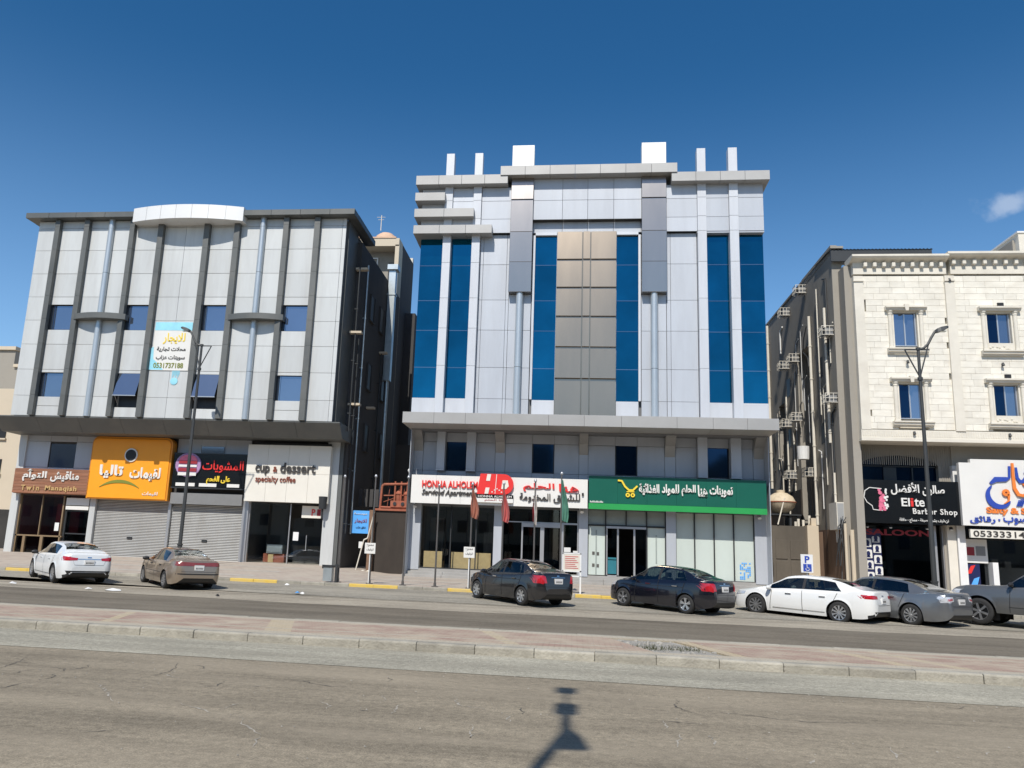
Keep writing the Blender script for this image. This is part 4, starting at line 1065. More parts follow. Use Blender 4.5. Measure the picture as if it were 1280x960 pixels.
# supermarket sign
s6 = empty('supermarket_sign', 'long dark green sign with white Arabic letters and yellow trolley', 'sign', (5, 42.6, 4.2))
for a, b in zip(span(.75, 9.56, 6)[:-1], span(.75, 9.56, 6)[1:]): bx('panel', a + .002, b - .002, 42.58, 42.64, 4.49, 5.89, 'sign_green', s6, bevel=.003)
build('backing', MB().box(.76, 9.55, 42.64, 42.92, 4.22, 5.88), 'sign_green', s6)
build('light_band', MB().box(.75, 9.56, 42.57, 42.64, 4.19, 4.485), 'sign_light_green', s6)
for s_, a, b in [('تموينات', 6.78, 7.92), ('هنا', 6.2, 6.68), ('الحلم', 5.4, 6.1), ('للمواد', 4.42, 5.28), ('الغذائية', 3.28, 4.3)]:
    text(s_, a, b, 4.98, 5.56, 42.50, 'sign_white', s6, .07, .034)
tr = ribbon([(2.22, 5.68), (2.42, 5.66), (2.58, 5.38), (2.78, 5.2), (2.98, 5.2), (3.2, 5.42)], .09, 42.50, 42.58)
for cx in (2.72, 2.97): tr.lathe((cx, 42.50, 4.95), [(.045, .08), (.045, 0), (.11, 0), (.11, .08)], 16, axis='y')
ribbon([(2.66, 5.12), (3.05, 5.12)], .05, 42.50, 42.58, tr)
build('trolley_emblem', tr, 'yellow', s6)
tk = MB()
for k in range(11): tk.box(.82 + k * .062, .86 + k * .062, 42.56, 42.57, 4.52, 4.61 - .03 * (k % 3 == 1))
build('small_print', tk, 'sign_white', s6)
bx('camera_dome', .4, .5, 42.5, 42.6, 4.85, 4.98, 'black', s5)

# both long signs are scaled down about the camera, to half a metre in front of the piers
for q in (s5, s6): q.location = q.location * .987 + Vector((0, 0, .021)); q.scale = (.987,) * 3
build('sign_gap_box', MB().box(-8.4, 9.4, 42.36, 42.95, 4.3, 5.6), 'dark_metal', CB)  # box added to fill the gap behind the moved signs

# ================================================================== RIGHT BUILDING
RX0, RX1 = 13.92, 26.0
RB = empty('stone_building', 'cream stone apartment building with carved window surrounds and shops, right', 'building', (19, 43, .5))
build('wall', MB().box(RX0 + .05, RX1, 41.99, 60, 8.02, 17.3), 'smooth_stone', RB)
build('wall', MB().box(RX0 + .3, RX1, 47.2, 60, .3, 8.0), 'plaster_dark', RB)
# side wall over the alley: upper part flush, with a light shaft cut into it
SX = 13.30
sdm = MB()
sdm.box(SX, SX + .5, 42.9, 47.6, .3, 18.05).box(SX, SX + .5, 50.2, 53.5, .3, 18.2).box(SX, SX + .5, 55.0, 60, .3, 18.3).box(SX, SX + .5, 47.6, 50.2, 14.3, 18.15).box(SX, SX + .5, 53.5, 55.0, 12.0, 18.2)
sdm.box(SX + 1.9, SX + 2.1, 47.6, 55.0, .3, 14.4).box(SX + .5, SX + 1.9, 50.0, 50.2, .3, 14.4).box(SX + .5, SX + 1.9, 47.4, 47.6, .3, 14.4)
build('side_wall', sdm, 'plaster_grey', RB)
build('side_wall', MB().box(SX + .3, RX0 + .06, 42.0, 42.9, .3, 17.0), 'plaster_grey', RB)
build('parapet', MB().box(SX - .05, SX + .6, 42.8, 60, 18.3, 18.42), 'plaster_grey', RB)
build('parapet', MB().box(SX - .02, SX + .3, 42.9, 48.5, 18.05, 18.5), 'plaster_grey', RB)
for y, z0 in [(45.2, 11.9), (45.2, 8.3), (49, 11.0), (49, 7.4), (52, 12.2), (52, 9)]:
    f = bx('window', SX - .01 if not 47.6 < y < 50.2 else SX + 1.86, SX + .05 if not 47.6 < y < 50.2 else SX + 1.9, y, y + .8, z0, z0 + 1.1, 'black', RB)
# stone courses: every block its own
wins = [(15.45, 17.2, 12.35, 14.72), (19.78, 21.6, 12.3, 14.72), (15.5, 17.25, 8.68, 11.06), (19.82, 21.6, 8.68, 11.06)]
zc = 8.50; k = 0
blocks_far = MB()
while zc < 16.30:
    h = .315
    for fx0, fx1 in [(14.40, 18.28), (18.72, 22.2), (22.6, 26.0)]:
        x = fx0 - random.uniform(0, .5)
        while x < fx1:
            w_ = random.choice([.55, .7, .85, 1.0]) * random.uniform(.95, 1.05)
            a, b = max(x, fx0), min(x + w_, fx1)
            x += w_
            if b - a < .12: continue
            parts = [(a, b)]
            for wx0, wx1, wz0, wz1 in wins:
                if zc + h > wz0 + .12 and zc < wz1 - .1:
                    nx = []
                    for p, q in parts:
                        if q <= wx0 + .2 or p >= wx1 - .2: nx.append((p, q))
                        else:
                            if p < wx0 + .2: nx.append((p, wx0 + .2))
                            if q > wx1 - .2: nx.append((wx1 - .2, q))
                    parts = nx
            for p, q in parts:
                if q - p < .1: continue
                yy = 41.735 + random.uniform(-.003, .004)
                if p > 21.7: blocks_far.box(p + .004, q - .004, yy, 41.99, zc + .004, zc + h - .004)
                else: bx('stone_block', round(p, 1) + .003, round(q, 1) - .003, yy, yy + .24, zc + .0035, zc + h - .0035, 'stone', RB, bevel=.006)
    zc += h
build('stone_courses', blocks_far, 'stone', RB, kind='stuff')
# pilaster strips, base band, frieze, dentils, cornice
build('pilaster', MB().box(13.95, 14.40, 41.66, 41.99, 8.45, 16.35), 'smooth_stone', RB)
build('pilaster', MB().box(18.28, 18.72, 41.62, 41.99, 8.45, 16.35), 'smooth_stone', RB)
build('pilaster_cap', MB().box(13.92, 14.43, 41.60, 41.70, 16.05, 16.12).box(18.25, 18.75, 41.56, 41.66, 16.05, 16.12), 'smooth_stone', RB)
build('base_band', MB().box(13.93, 26, 41.68, 41.99, 8.05, 8.46), 'smooth_stone', RB)
fl = MB(); x = 14.0
while x < 26: fl.box(x, x + .05, 41.665, 41.69, 8.14, 8.40); x += .11
build('base_fluting', fl, 'smooth_stone', RB, kind='stuff')
build('slab_edge', MB().box(13.90, 26, 41.60, 43.4, 7.90, 8.05), 'smooth_stone', RB)
build('frieze', MB().box(13.95, 18.40, 41.66, 41.99, 16.45, 17.10).box(18.60, 26, 41.66, 41.99, 16.45, 17.22), 'smooth_stone', RB)
build('cornice', MB().poly_x([(41.66, 17.06), (41.30, 17.18), (41.22, 17.26), (41.22, 17.36), (42.4, 17.36), (42.4, 17.06)], 13.80, 18.42)
      .poly_x([(41.66, 17.2), (41.28, 17.30), (41.20, 17.37), (41.20, 17.48), (42.4, 17.48), (42.4, 17.2)], 18.36, 26), 'smooth_stone', RB)
for i in range(10):
    x = 14.42 + i * .452
    if x > 18.3: break
    bx('corbel', x, x + .17, 41.45, 41.66, 16.78, 17.02, 'smooth_stone', RB, bevel=.02)
for i in range(15):
    x = 18.64 + i * .485; bx('corbel', x, x + .17, 41.45, 41.66, 16.90, 17.15, 'smooth_stone', RB, bevel=.02)
build('parapet', MB().box(14.0, 26, 42.4, 42.6, 17.1, 17.5), 'smooth_stone', RB)
# corrugated roof sheet at the left end
cs = MB(); x = 13.2
while x < 18.1:
    cs.add([(x, 42.55, 18.12), (x + .09, 42.55, 18.17), (x + .18, 42.55, 18.12), (x, 45.5, 18.3), (x + .09, 45.5, 18.35), (x + .18, 45.5, 18.3)], [(0, 1, 4, 3), (1, 2, 5, 4)]); x += .18
cs.box(13.2, 18.2, 42.6, 42.7, 17.5, 18.12)
build('roof_sheet', cs, 'dark_metal', RB)
build('roof_room', MB().box(23.42, 28, 44.5, 48.2, 17.5, 19.75), 'smooth_stone', RB)
build('roof_coping', MB().box(23.36, 28, 44.44, 48.3, 19.75, 19.84), 'white_paint', RB)
build('roof_side_shade', MB().box(23.30, 23.42, 44.9, 48.2, 17.5, 19.5), 'plaster_grey', RB)  # grey sheet over the room's west face, its shade put into the colour
def stone_window(x0, x1, z0, z1, carved, vent):
    """blue sliding window between half columns, with lintel, keystone and moulded sill"""
    f = bx('window', x0 + .42, x1 - .42, 41.92, 41.97, z0 + .42, z1 - .28, 'window_blue', RB)
    build('reveal', MB().box(x0 + .34, x0 + .42, 41.72, 41.97, z0 + .28, z1 - .2).box(x1 - .42, x1 - .34, 41.72, 41.97, z0 + .28, z1 - .2).box(x0 + .42, x1 - .42, 41.72, 41.97, z1 - .28, z1 - .2), 'smooth_stone', f)
    xm = (x0 + x1) / 2
    fr = MB().box(xm - .03, xm + .03, 41.88, 41.93, z0 + .42, z1 - .3).box(x0 + .42, x1 - .42, 41.86, 41.93, z0 + .42, z0 + .47)
    fr.box(x1 - .50, x1 - .44, 41.84, 41.93, z0 + .42, z1 - .3)
    build('frame', fr, 'alu', f)
    bx('side_pane', x0 + .44, xm - .04, 41.905, 41.915, z0 + .48, z1 - .32, 'dark_blue_glass' if (carved or z0 < 10) else 'window_blue', f)
    for a in (x0 + .14, x1 - .34):
        c = MB().box(a - .02, a + .22, 41.60, 41.76, z0 + .24, z0 + .36)
        c.tube((a + .1, 41.70, z0 + .36), (a + .1, 41.70, z1 - .42), .10, .095, 14)
        c.lathe((a + .1, 41.70, z1 - .42), [(.1, 0), (.12, .05), (.1, .09), (.15, .17), (.15, .24)], 12)
        build('half_column', c, 'smooth_stone', f, smooth=False)
    build('lintel', MB().poly_x([(41.74, z1 - .2), (41.55, z1 - .2), (41.50, z1 - .1), (41.44, z1 - .08), (41.44, z1), (41.74, z1)], x0, x1), 'smooth_stone', f)
    if not carved: build('keystone', MB().poly_y([(xm - .07, z1 - .26), (xm + .07, z1 - .26), (xm + .11, z1 + .06), (xm - .11, z1 + .06)], 41.40, 41.56), 'smooth_stone', f)
    build('sill', MB().poly_x([(41.76, z0), (41.62, z0), (41.60, z0 + .06), (41.52, z0 + .08), (41.50, z0 + .17), (41.44, z0 + .2), (41.44, z0 + .26), (41.76, z0 + .26)], x0 + .02, x1 - .02), 'smooth_stone', f)
    if carved:
        cv = MB().box(x0 + .4, x1 - .4, 41.70, 41.74, z0 + .24, z0 + .66)
        for i in range(9):
            u = x0 + .46 + i * .105; w_ = z0 + .42 + .09 * math.sin(i * 2.3)
            cv.lathe((u, 41.66, w_), [(.001, 0), (.045, .01), (.05, .05)], 8, axis='y')
        build('carved_panel', cv, 'smooth_stone', f)
    if vent: build('vent', MB().box(xm - .02, xm + .26, 41.66, 41.76, z1 + .06, z1 + .24), 'black', f)
    return f
stone_window(15.36, 17.30, 12.30, 14.72, False, False)
stone_window(19.72, 21.66, 12.22, 14.70, True, True)
stone_window(15.40, 17.30, 8.62, 11.06, False, False)
stone_window(19.76, 21.70, 8.60, 11.06, True, True)
for x, z in [(16.27, 11.86), (20.64, 11.78), (16.35, 8.30), (20.66, 8.30), (18.50, 16.10)]:
    build('wall_light', MB().tube((x, 41.62, z + .08), (x, 41.58, z - .06), .05, .07).box(x - .02, x + .02, 41.6, 41.74, z + .02, z + .06), 'dark_metal', RB)
# recessed first floor with an arched window, and the shops
aw = MB()
build('wall', MB().box(13.7, 14.3, 43.0, 43.4, .3, 7.9).box(17.9, 18.5, 43.0, 43.4, .3, 7.9).box(18.5, 26, 42.9, 43.4, 6.9, 7.9).box(14.3, 17.9, 43.0, 43.4, 7.42, 7.9), 'plaster_grey', RB)
fx = MB(); x = 13.75
while x < 18.4: fx.box(x, x + .04, 42.97, 43.0, 6.9 if 14.2 < x < 18.0 else 6.0, 7.85); x += .10
build('wall_fluting', fx, 'plaster_grey', RB, kind='stuff')
pa = arc(16.1, 6.86, 1.8, .52, 0, 180, 18)
build('arch_spandrel', MB().poly_y([(17.9, 7.43)] + [(17.9, 6.86)] + pa[1:-1] + [(14.3, 6.86), (14.3, 7.43)], 43.02, 43.2), 'plaster_grey', RB)
f = build('arched_window', MB().box(14.3, 17.9, 43.3, 43.34, 4.0, 7.5), 'dark_blue_glass', RB)
build('frame', MB().box(14.3, 17.9, 43.2, 43.3, 6.82, 6.88).box(15.38, 15.44, 43.2, 43.3, 4, 7.42).box(16.72, 16.78, 43.2, 43.3, 4, 7.42).box(15.44, 16.0, 43.22, 43.3, 5.9, 6.8), 'lamp_grey', f)
build('pier', MB().box(18.0, 18.40, 42.8, 43.4, .3, 4.1), 'smooth_stone', RB)
build('pier', MB().box(18.42, 18.78, 42.7, 43.4, .3, 6.9), 'white_paint', RB)
build('pier', MB().box(19.95, 20.2, 42.8, 43.3, .3, 2.3), 'white_paint', RB)
room('interior', 14.1, 18.0, 43.4, 47, .45, 4.0, RB)
f = build('shop_window', MB().box(14.15, 17.55, 43.18, 43.2, .5, 3.9), 'shop_glass_dark', RB)
build('frame', MB().box(14.08, 14.16, 43.1, 43.25, .4, 3.95).box(17.50, 17.60, 43.05, 43.25, .4, 3.95).box(17.86, 17.94, 43.05, 43.25, .4, 3.95), 'alu', f)
build('window_film', MB().box(14.18, 15.05, 43.14, 43.17, .6, 3.72), 'navy', f)
text('SALOON', 14.35, 17.35, 3.42, 3.72, 43.13, 'deep_red', f, .02, .03)
kk = 0
for x, z in [(14.22, 2.82), (14.62, 3.05), (14.24, 2.28), (14.66, 2.55), (14.28, 1.75), (14.68, 2.02), (14.30, 1.2), (14.70, 1.48)]:
    a = build('haircut_picture', MB().poly_y(rrect(x, x + .36, z, z + .42 if kk != 1 else z + .3, .08, 4), 43.11, 43.14), 'sign_white', f)
    build('head', MB().poly_y(arc(x + .18, z + .22, .09, .13, 0, 360, 12)[:-1], 43.10, 43.11).poly_y([(x + .08, z + .04), (x + .28, z + .04), (x + .24, z + .13), (x + .12, z + .13)], 43.10, 43.11), 'navy', a)
    kk += 1
build('salon_chair', MB().box(16.2, 16.7, 45, 45.5, .9, 1.0).box(16.2, 16.7, 45.45, 45.55, 1.0, 1.9).tube((16.45, 45.25, .5), (16.45, 45.25, .9), .05).box(16.12, 16.2, 45, 45.5, 1.0, 1.25), 'black', RB)
build('mirror', MB().box(15.5, 15.8, 46.9, 46.95, 2.0, 2.4).box(16.4, 16.55, 46.9, 46.95, 1.8, 2.2), 'frosted', RB)
for x in (14.25, 15.33, 17.0, 18.1):
    l = build('spotlight', MB().tube((x, 42.6, 3.88), (x, 42.55, 3.78), .075, .085), 'dark_metal', RB)
    build('bulb', MB().lathe((x, 42.54, 3.76), [(.001, -.03), (.05, -.02), (.07, .02)], 10), 'white_paint', l)
room('interior', 18.8, 25.9, 43.4, 47, .45, 3.5, RB)
f = build('shop_window', MB().box(18.78, 25.9, 43.2, 43.22, .5, 3.45), 'shop_glass', RB)
pz = build('menu_poster', MB().box(18.84, 19.90, 43.1, 43.14, 2.25, 3.38), 'sign_white', f)
build('poster_picture', MB().box(18.92, 19.3, 43.08, 43.1, 2.6, 3.0), 'deep_red', pz)
build('poster_square', MB().box(19.38, 19.8, 43.08, 43.1, 2.6, 3.05), 'shutter_box', pz)
pz = build('window_film', MB().box(18.85, 19.5, 43.12, 43.16, .6, 2.2), 'navy', f)
build('film_stripes', MB().poly_y([(18.9, .9), (19.2, 1.5), (19.45, 1.6), (19.3, 1.1)], 43.10, 43.12).poly_y([(18.95, .7), (19.35, 1.0), (19.4, .8)], 43.10, 43.12), 'blue_sign', pz)
build('film_stripes', MB().poly_y([(18.88, 1.7), (19.1, 2.1), (19.3, 2.15), (19.1, 1.75)], 43.10, 43.12), 'red', pz)
build('counter', MB().box(20.4, 23, 44.6, 45.2, .5, 2.1).box(20.7, 21.0, 44.5, 44.9, 2.1, 2.5).box(21.3, 21.6, 44.5, 44.9, 2.1, 2.4), 'interior_mid', RB)

s7 = empty('barber_sign', 'black barber shop sign with white lettering and pink head outline', 'sign', (16.1, 42.2, 4))
build('board', MB().box(14.0, 18.45, 42.2, 42.32, 3.96, 6.05), 'sign_black', s7)
build('side_panel', MB().box(13.62, 13.98, 42.3, 42.7, 3.88, 6.02), 'shutter', s7)
text('صالون', 16.75, 17.75, 5.32, 5.85, 42.13, 'sign_white', s7, .05, .02)
text('الأفضل', 15.3, 16.6, 5.34, 5.95, 42.13, 'sign_white', s7, .05, .02)
text('El', 15.75, 16.13, 4.80, 5.20, 42.13, 'sign_white', s7, .05, .015)
text('i', 16.17, 16.30, 4.80, 5.20, 42.13, 'red', s7, .05, .015)
text('te', 16.34, 16.80, 4.80, 5.18, 42.13, 'sign_white', s7, .05, .015)
text('Barber Shop', 16.25, 18.25, 4.36, 4.72, 42.13, 'sign_white', s7, .05, .012, spacing=1.18)
text('تنظيف بشرة - صبغة - مساج - حلاقة', 15.62, 17.85, 4.02, 4.24, 42.15, 'sign_white', s7, .03, .01)
hd = [(14.75, 5.62), (14.2, 5.66), (13.98, 5.5), (13.92, 5.2), (14.05, 4.95), (14.28, 4.78), (14.32, 4.6), (14.75, 4.56)]
hd = [(x + .12, z) for x, z in hd]
build('head_outline', ribbon(hd, .035, 42.15, 42.2), 'sign_white', s7)
bd = MB()
for i in range(26):
    z = random.uniform(4.62, 5.6); x = 14.78 + random.uniform(-.05, .22) + .05 * math.sin((z - 4.6) * 3)
    bd.poly_y(arc(x, z, .075, .09, 0, 360, 7)[:-1], 42.14 + random.uniform(0, .03), 42.19)
build('curls', bd, 'pink', s7)
bd = MB()
for i in range(16):
    z = random.uniform(4.62, 5.6); x = 15.0 + random.uniform(-.02, .12)
    bd.poly_y(arc(x, z, .05, .06, 0, 360, 7)[:-1], 42.12 + random.uniform(0, .02), 42.15)
build('curls', bd, 'sign_white', s7)
s8 = empty('shop_sign', 'white sweet shop sign with blue and orange Arabic calligraphy, rightmost', 'sign', (20.5, 42, 4))
build('board', MB().box(18.42, 25.5, 42.0, 42.25, 3.98, 6.98), 'sign_white', s8)
build('board_top', MB().box(18.95, 25.5, 42.0, 42.25, 6.98, 7.16), 'sign_white', s8)
yb, yf = 41.98, 41.93
cal = ribbon([(19.75, 6.0), (20.0, 6.2), (20.45, 6.22), (20.62, 6.3), (20.66, 6.85)], lambda t: .10 + .16 * math.sin(math.pi * min(1, t * 1.5)) * (t < .7), yf, yb)
ribbon(arc(20.12, 5.45, .52, .55, 128, 330, 18), lambda t: .06 + .20 * math.sin(math.pi * t), yf, yb, cal)
ribbon([(20.95, 6.8), (20.97, 6.3), (21.08, 6.12), (21.25, 6.15), (21.38, 6.35), (21.42, 6.5)], lambda t: .09 + .09 * math.sin(math.pi * t), yf, yb, cal)
ribbon([(21.32, 6.5), (21.48, 6.62)], .12, yf, yb, cal)
for k in range(4): ribbon([(20.98 + k * .09, 5.25 + .03 * k), (20.85 + k * .07, 4.95)], .04, yf, yb, cal)
build('blue_calligraphy', cal, 'blue_ink', s8)
ca2 = ribbon([(20.80, 7.0), (20.78, 6.4), (20.80, 5.8), (20.95, 5.5), (21.2, 5.45), (21.6, 5.8), (21.9, 5.9)], lambda t: .10 + .06 * math.sin(math.pi * t), yf - .03, yb)
ca2.lathe((20.40, yf - .03, 5.58), [(.05, .05), (.05, 0), (.17, 0), (.17, .05)], 14, axis='y')
ribbon([(20.52, 5.5), (20.5, 5.2), (20.3, 5.05)], lambda t: .10 * (1 - t) + .02, yf - .03, yb, ca2)
ca2.poly_y([(21.25, 5.9), (21.38, 5.98), (21.30, 6.08), (21.17, 6.0)], yf - .03, yb)
build('orange_calligraphy', ca2, 'orange_ink', s8)
text('Salty & Sweet', 19.48, 22.3, 4.50, 4.88, 41.95, 'orange_ink', s8, .03, .035, spacing=.95)
text('رقائق', 18.72, 19.85, 4.08, 4.44, 41.95, 'blue_ink', s8, .03, .025)
bx('dot', 19.98, 20.06, 41.95, 41.98, 4.24, 4.32, 'blue_ink', s8)
text('معصوب', 20.2, 21.8, 4.08, 4.44, 41.95, 'blue_ink', s8, .03, .025)
ph = build('phone_board', MB().box(18.78, 25.5, 42.15, 42.3, 3.42, 3.82), 'sign_cream', s8)
text('0533331404', 18.9, 21.75, 3.48, 3.76, 42.12, 'dark_text', ph, .03, .01)

# air conditioners in cages on the side wall
AC = [((47.6, 17.45), 'topmost'), ((51.3, 17.2), 0), ((43.0, 13.65), 0), ((49.6, 13.8), 0), ((51.9, 13.9), 0), ((42.9, 10.05), 0), ((49.5, 10.2), 0), ((51.8, 10.2), 0), ((51.1, 6.95), 0), ((47.2, 6.7), 0)]
ACL = ['caged air conditioner highest on the grey side wall, nearest the roof corner', 'caged air conditioner high on the grey side wall, second from the roofline, further back',
       'caged air conditioner near the front corner, level with the upper stone windows', 'caged air conditioner over the dark light shaft, right one of the upper pair',
       'small caged air conditioner seen narrow, left one of the upper pair', 'caged air conditioner near the front corner, level with the lower stone windows',
       'caged air conditioner in the light shaft, right one of the middle pair', 'narrow caged air conditioner, left one of the middle pair with a pipe below',
       'low caged air conditioner above the cream water tank', 'low caged air conditioner beside the thick cream pipe, under the white box']
def ac_unit():
    r = empty('air_conditioner', '', 'air conditioner')
    build('casing', MB().box(.14, .62, .04, .64, 0, .42), 'shutter_box', r)
    r.scale = (.86, .86, .86)
    c = MB()
    t = .028
    for y in (-.04, .22, .46, .72): c.box(-.06, -.06 + t, y - t / 2, y + t / 2, -.05, .52)
    for z in (-.05, .22, .50): c.box(-.06, -.06 + t, -.05, .73, z, z + t)
    for y in (-.04, .72):
        for z in (-.05, .50): c.box(-.03, .64, y - t / 2, y + t / 2, z, z + t)
    for x in (.18, .40): c.box(x - t / 2, x + t / 2, -.04 - t / 2, -.04 + t / 2, -.05, .52)
    c.box(-.06, .64, -.04 - t / 2, -.04 + t / 2, .22, .22 + t)
    for x in (.18, .40): c.box(x - t / 2, x + t / 2, -.04, .72, -.05, -.05 + t)
    build('cage', c, 'pipe_cream', r)
    g_ = MB()
    for k in range(6): g_.box(.08, .1, .05, .63, .05 + k * .06, .08 + k * .06)
    build('grille', g_, 'dark_metal', r)
    return r
def copy_tree(o, parent=None):
    c = o.copy(); COL.objects.link(c)
    if parent is not None: c.parent = parent
    for ch in [q for q in o.children]: copy_tree(ch, c)
    return c
ac0 = ac_unit()
for i, (((y, z), _), lb_) in enumerate(zip(AC, ACL)):
    o = ac0 if i == 0 else copy_tree(ac0)
    shaft = i in (3, 6)
    o.location = (SX - .58, y, z); o['label'] = lb_; o['group'] = 'air conditioners on the side wall'
# pipes down the side wall
for y, z0, z1, r_, lab in [(57.0, 6.8, 18.1, .09, 'tall thick cream drain pipe farthest back on the grey side wall'), (58.3, 9.0, 18.1, .05, 'thin pale pipe just behind the farthest thick pipe'),
                       (47.0, 4.0, 15.8, .08, 'thick cream pipe beside the light shaft running down to the alley'), (45.4, 9.8, 16.9, .035, 'thin pale pipe slanting past the side wall middle'),
                       (44.1, 8.1, 15.4, .08, 'white drain pipe near the front corner of the side wall'), (43.7, 3.0, 6.5, .06, 'short white pipe low by the black barber sign'), (52.6, 3.6, 12.2, .05, 'thin cream pipe between the paired air conditioners')]:
    p = MB().tube((SX - .12, y, z0), (SX - .12, y, z1), r_, n=10)
    z = z0 + .5
    while z < z1: p.tube((SX - .12, y, z), (SX - .12, y, z + .05), r_ * 1.35, n=10); z += 1.9
    o = build('drain_pipe', p, 'pipe_cream', None, smooth=True, loc=(SX - .12, y, z0)); tag(o, lab, 'pipe', 'pipes on the side wall')
build('lower_overlay', MB().box(SX - .06, SX, 42.95, 47.55, .35, 3.7), 'brown_wall', RB)  # thin overlay, browner than the wall above
build('lower_overlay', MB().box(SX - .09, SX, 50.2, 57.5, .35, 6.2), 'alley_brown', RB)  # thin overlay farther back, darker brown than the wall above
random.seed(21)
for k in range(22):
    y = random.uniform(43.3, 58); z1 = random.uniform(6, 17); z0 = z1 - random.uniform(1.5, 6)
    cm = MB().path([(SX - .05, y, z0), (SX - .05, y, z1), (SX - .05, y + random.choice([-.6, .5, .9]), z1 + .15)], random.choice([.02, .03, .045]), 6)
    build('conduit', cm, random.choice(['pipe_cream', 'dark_metal', 'white_paint']), RB)
ds = MB().box(SX - .7, SX, 42.9, 43.6, 11.25, 11.35); 
o = build('hose', MB().path([(SX - .3, 46.9, 15.2), (SX - .35, 47.3, 14.6), (SX - .3, 47.8, 13.9), (SX - .2, 47.2, 13.4), (SX - .25, 46.9, 12.8)], .03), 'dark_metal', None, loc=(SX - .3, 46.9, 12.8))
tag(o, 'dark hose looping beside the thick pipe at the light shaft', 'hose')
o = build('white_box', MB().lathe((12.55, 46.9, 7.55), [(.001, 0), (.30, 0), (.33, .72), (.001, .74)], 16), 'white_paint', None, smooth=False, loc=(12.55, 46.9, 7.55)); tag(o, 'white bucket-like box hung above the low air conditioners in the alley', 'box')
cb = empty('electric_cabinet', 'pale upright electric cabinet on the side wall left of the barber sign', 'cabinet', (13.0, 42.9, 3.6))
build('case', MB().box(12.95, 13.3, 42.85, 44.1, 3.62, 4.95), 'pipe_cream', cb)
build('door', MB().box(12.98, 13.28, 42.82, 42.85, 3.68, 4.9), 'shutter', cb)
# alley gatehouse between centre and right buildings, water tank on a stand
gh = empty('alley_gatehouse', 'grey-brown panelled block closing the alley behind the white sedan', 'wall', (11.3, 46, .4))
build('wall', MB().box(9.75, 12.28, 46.0, 49, .3, 3.85), 'block_wall', gh)
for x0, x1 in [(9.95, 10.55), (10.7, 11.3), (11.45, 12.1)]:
    for z0, z1 in [(.6, 2.0), (2.1, 3.1)]: bx('panel', x0, x1, 45.96, 46.0, z0, z1, 'block_wall', gh, bevel=.01)
build('end_pillar', MB().box(12.28, 12.85, 45.7, 46.6, .3, 3.9), 'plaster_beige', gh)
build('pillar', MB().box(12.55, 12.8, 45.9, 46.2, 3.9, 4.3), 'plaster_beige', gh)
build('side_wall', MB().box(13.0, 13.2, 46.2, 56, .3, 3.6), 'brown_wall', gh)
build('back_wall', MB().box(9.8, 13.3, 58, 58.3, .3, 5.5), 'brown_wall', gh)
tk = empty('water_tank', 'round cream water tank with a brown seam on top of the alley block', 'water tank', (11.3, 46.8, 4.5))
build('body', MB().lathe((11.27, 46.9, 5.15), [(.001, -.62), (.35, -.58), (.66, -.3), (.78, 0), (.76, .05), (.62, .32), (.34, .5), (.22, .52), (.22, .66), (.001, .68)], 26), 'tank_cream', tk, smooth=True)
build('seam', MB().lathe((11.27, 46.9, 5.12), [(.79, 0), (.80, .03), (.79, .06)], 26), 'rust_red', tk)
build('stand', MB().box(10.3, 12.2, 46.4, 47.5, 4.42, 4.5).box(10.5, 10.56, 46.5, 46.56, 3.85, 4.42).box(12.0, 12.06, 46.5, 46.56, 3.85, 4.42).box(11.6, 11.7, 46.5, 47.3, 3.85, 4.42), 'dark_metal', tk)
build('fill_pipe', MB().tube((11.3, 46.2, 5.35), (10.85, 45.95, 3.9), .035), 'pipe_cream', tk)
bo = MB()
for x, h in [(12.3, .35), (12.62, .6), (11.9, .25), (12.05, .4)]: bo.tube((x, 46.5, 3.86), (x, 46.5, 3.86 + h), .07)
o = build('pipe_stubs', bo, 'pipe_cream', None, loc=(12.3, 46.5, 3.86)); tag(o, 'cluster of short pale pipe stubs beside the round tank', 'pipes')
o = build('rusty_sheet', MB().box(9.9, 10.6, 46.5, 46.55, 3.86, 4.9), 'rust_red', None, loc=(9.9, 46.5, 3.86)); tag(o, 'rusty reddish metal sheet left of the round tank', 'metal sheet')
cab = MB()
random.seed(3)
for k in range(7):
    pts = [(13.15 + random.uniform(-.1, .2), 42.7, 3.9 + random.uniform(-.2, .4))]
    for j in range(5): pts.append((pts[-1][0] - random.uniform(-.02, .12), 42.7 + random.uniform(-.1, .1), pts[-1][2] - random.uniform(.1, .8)))
    cab.path(pts, .02, 5)
o = build('loose_cables', cab, 'dark_metal', None, loc=(13.1, 42.7, 2)); tag(o, 'tangle of dark cables hanging at the corner left of the barber shop', 'cables')
o = build('corner_pipe', MB().tube((13.55, 42.6, .4), (13.55, 42.6, 3.6), .11), 'plaster_beige', None, loc=(13.55, 42.6, .4)); tag(o, 'thicker tan downpipe at the corner beside the barber window', 'pipe')
o = build('corner_pipe', MB().tube((13.25, 42.65, .4), (13.25, 42.65, 3.9), .07), 'plaster_beige', None, loc=(13.25, 42.65, .4)); tag(o, 'thinner tan downpipe left of the thick one by the barber window', 'pipe')

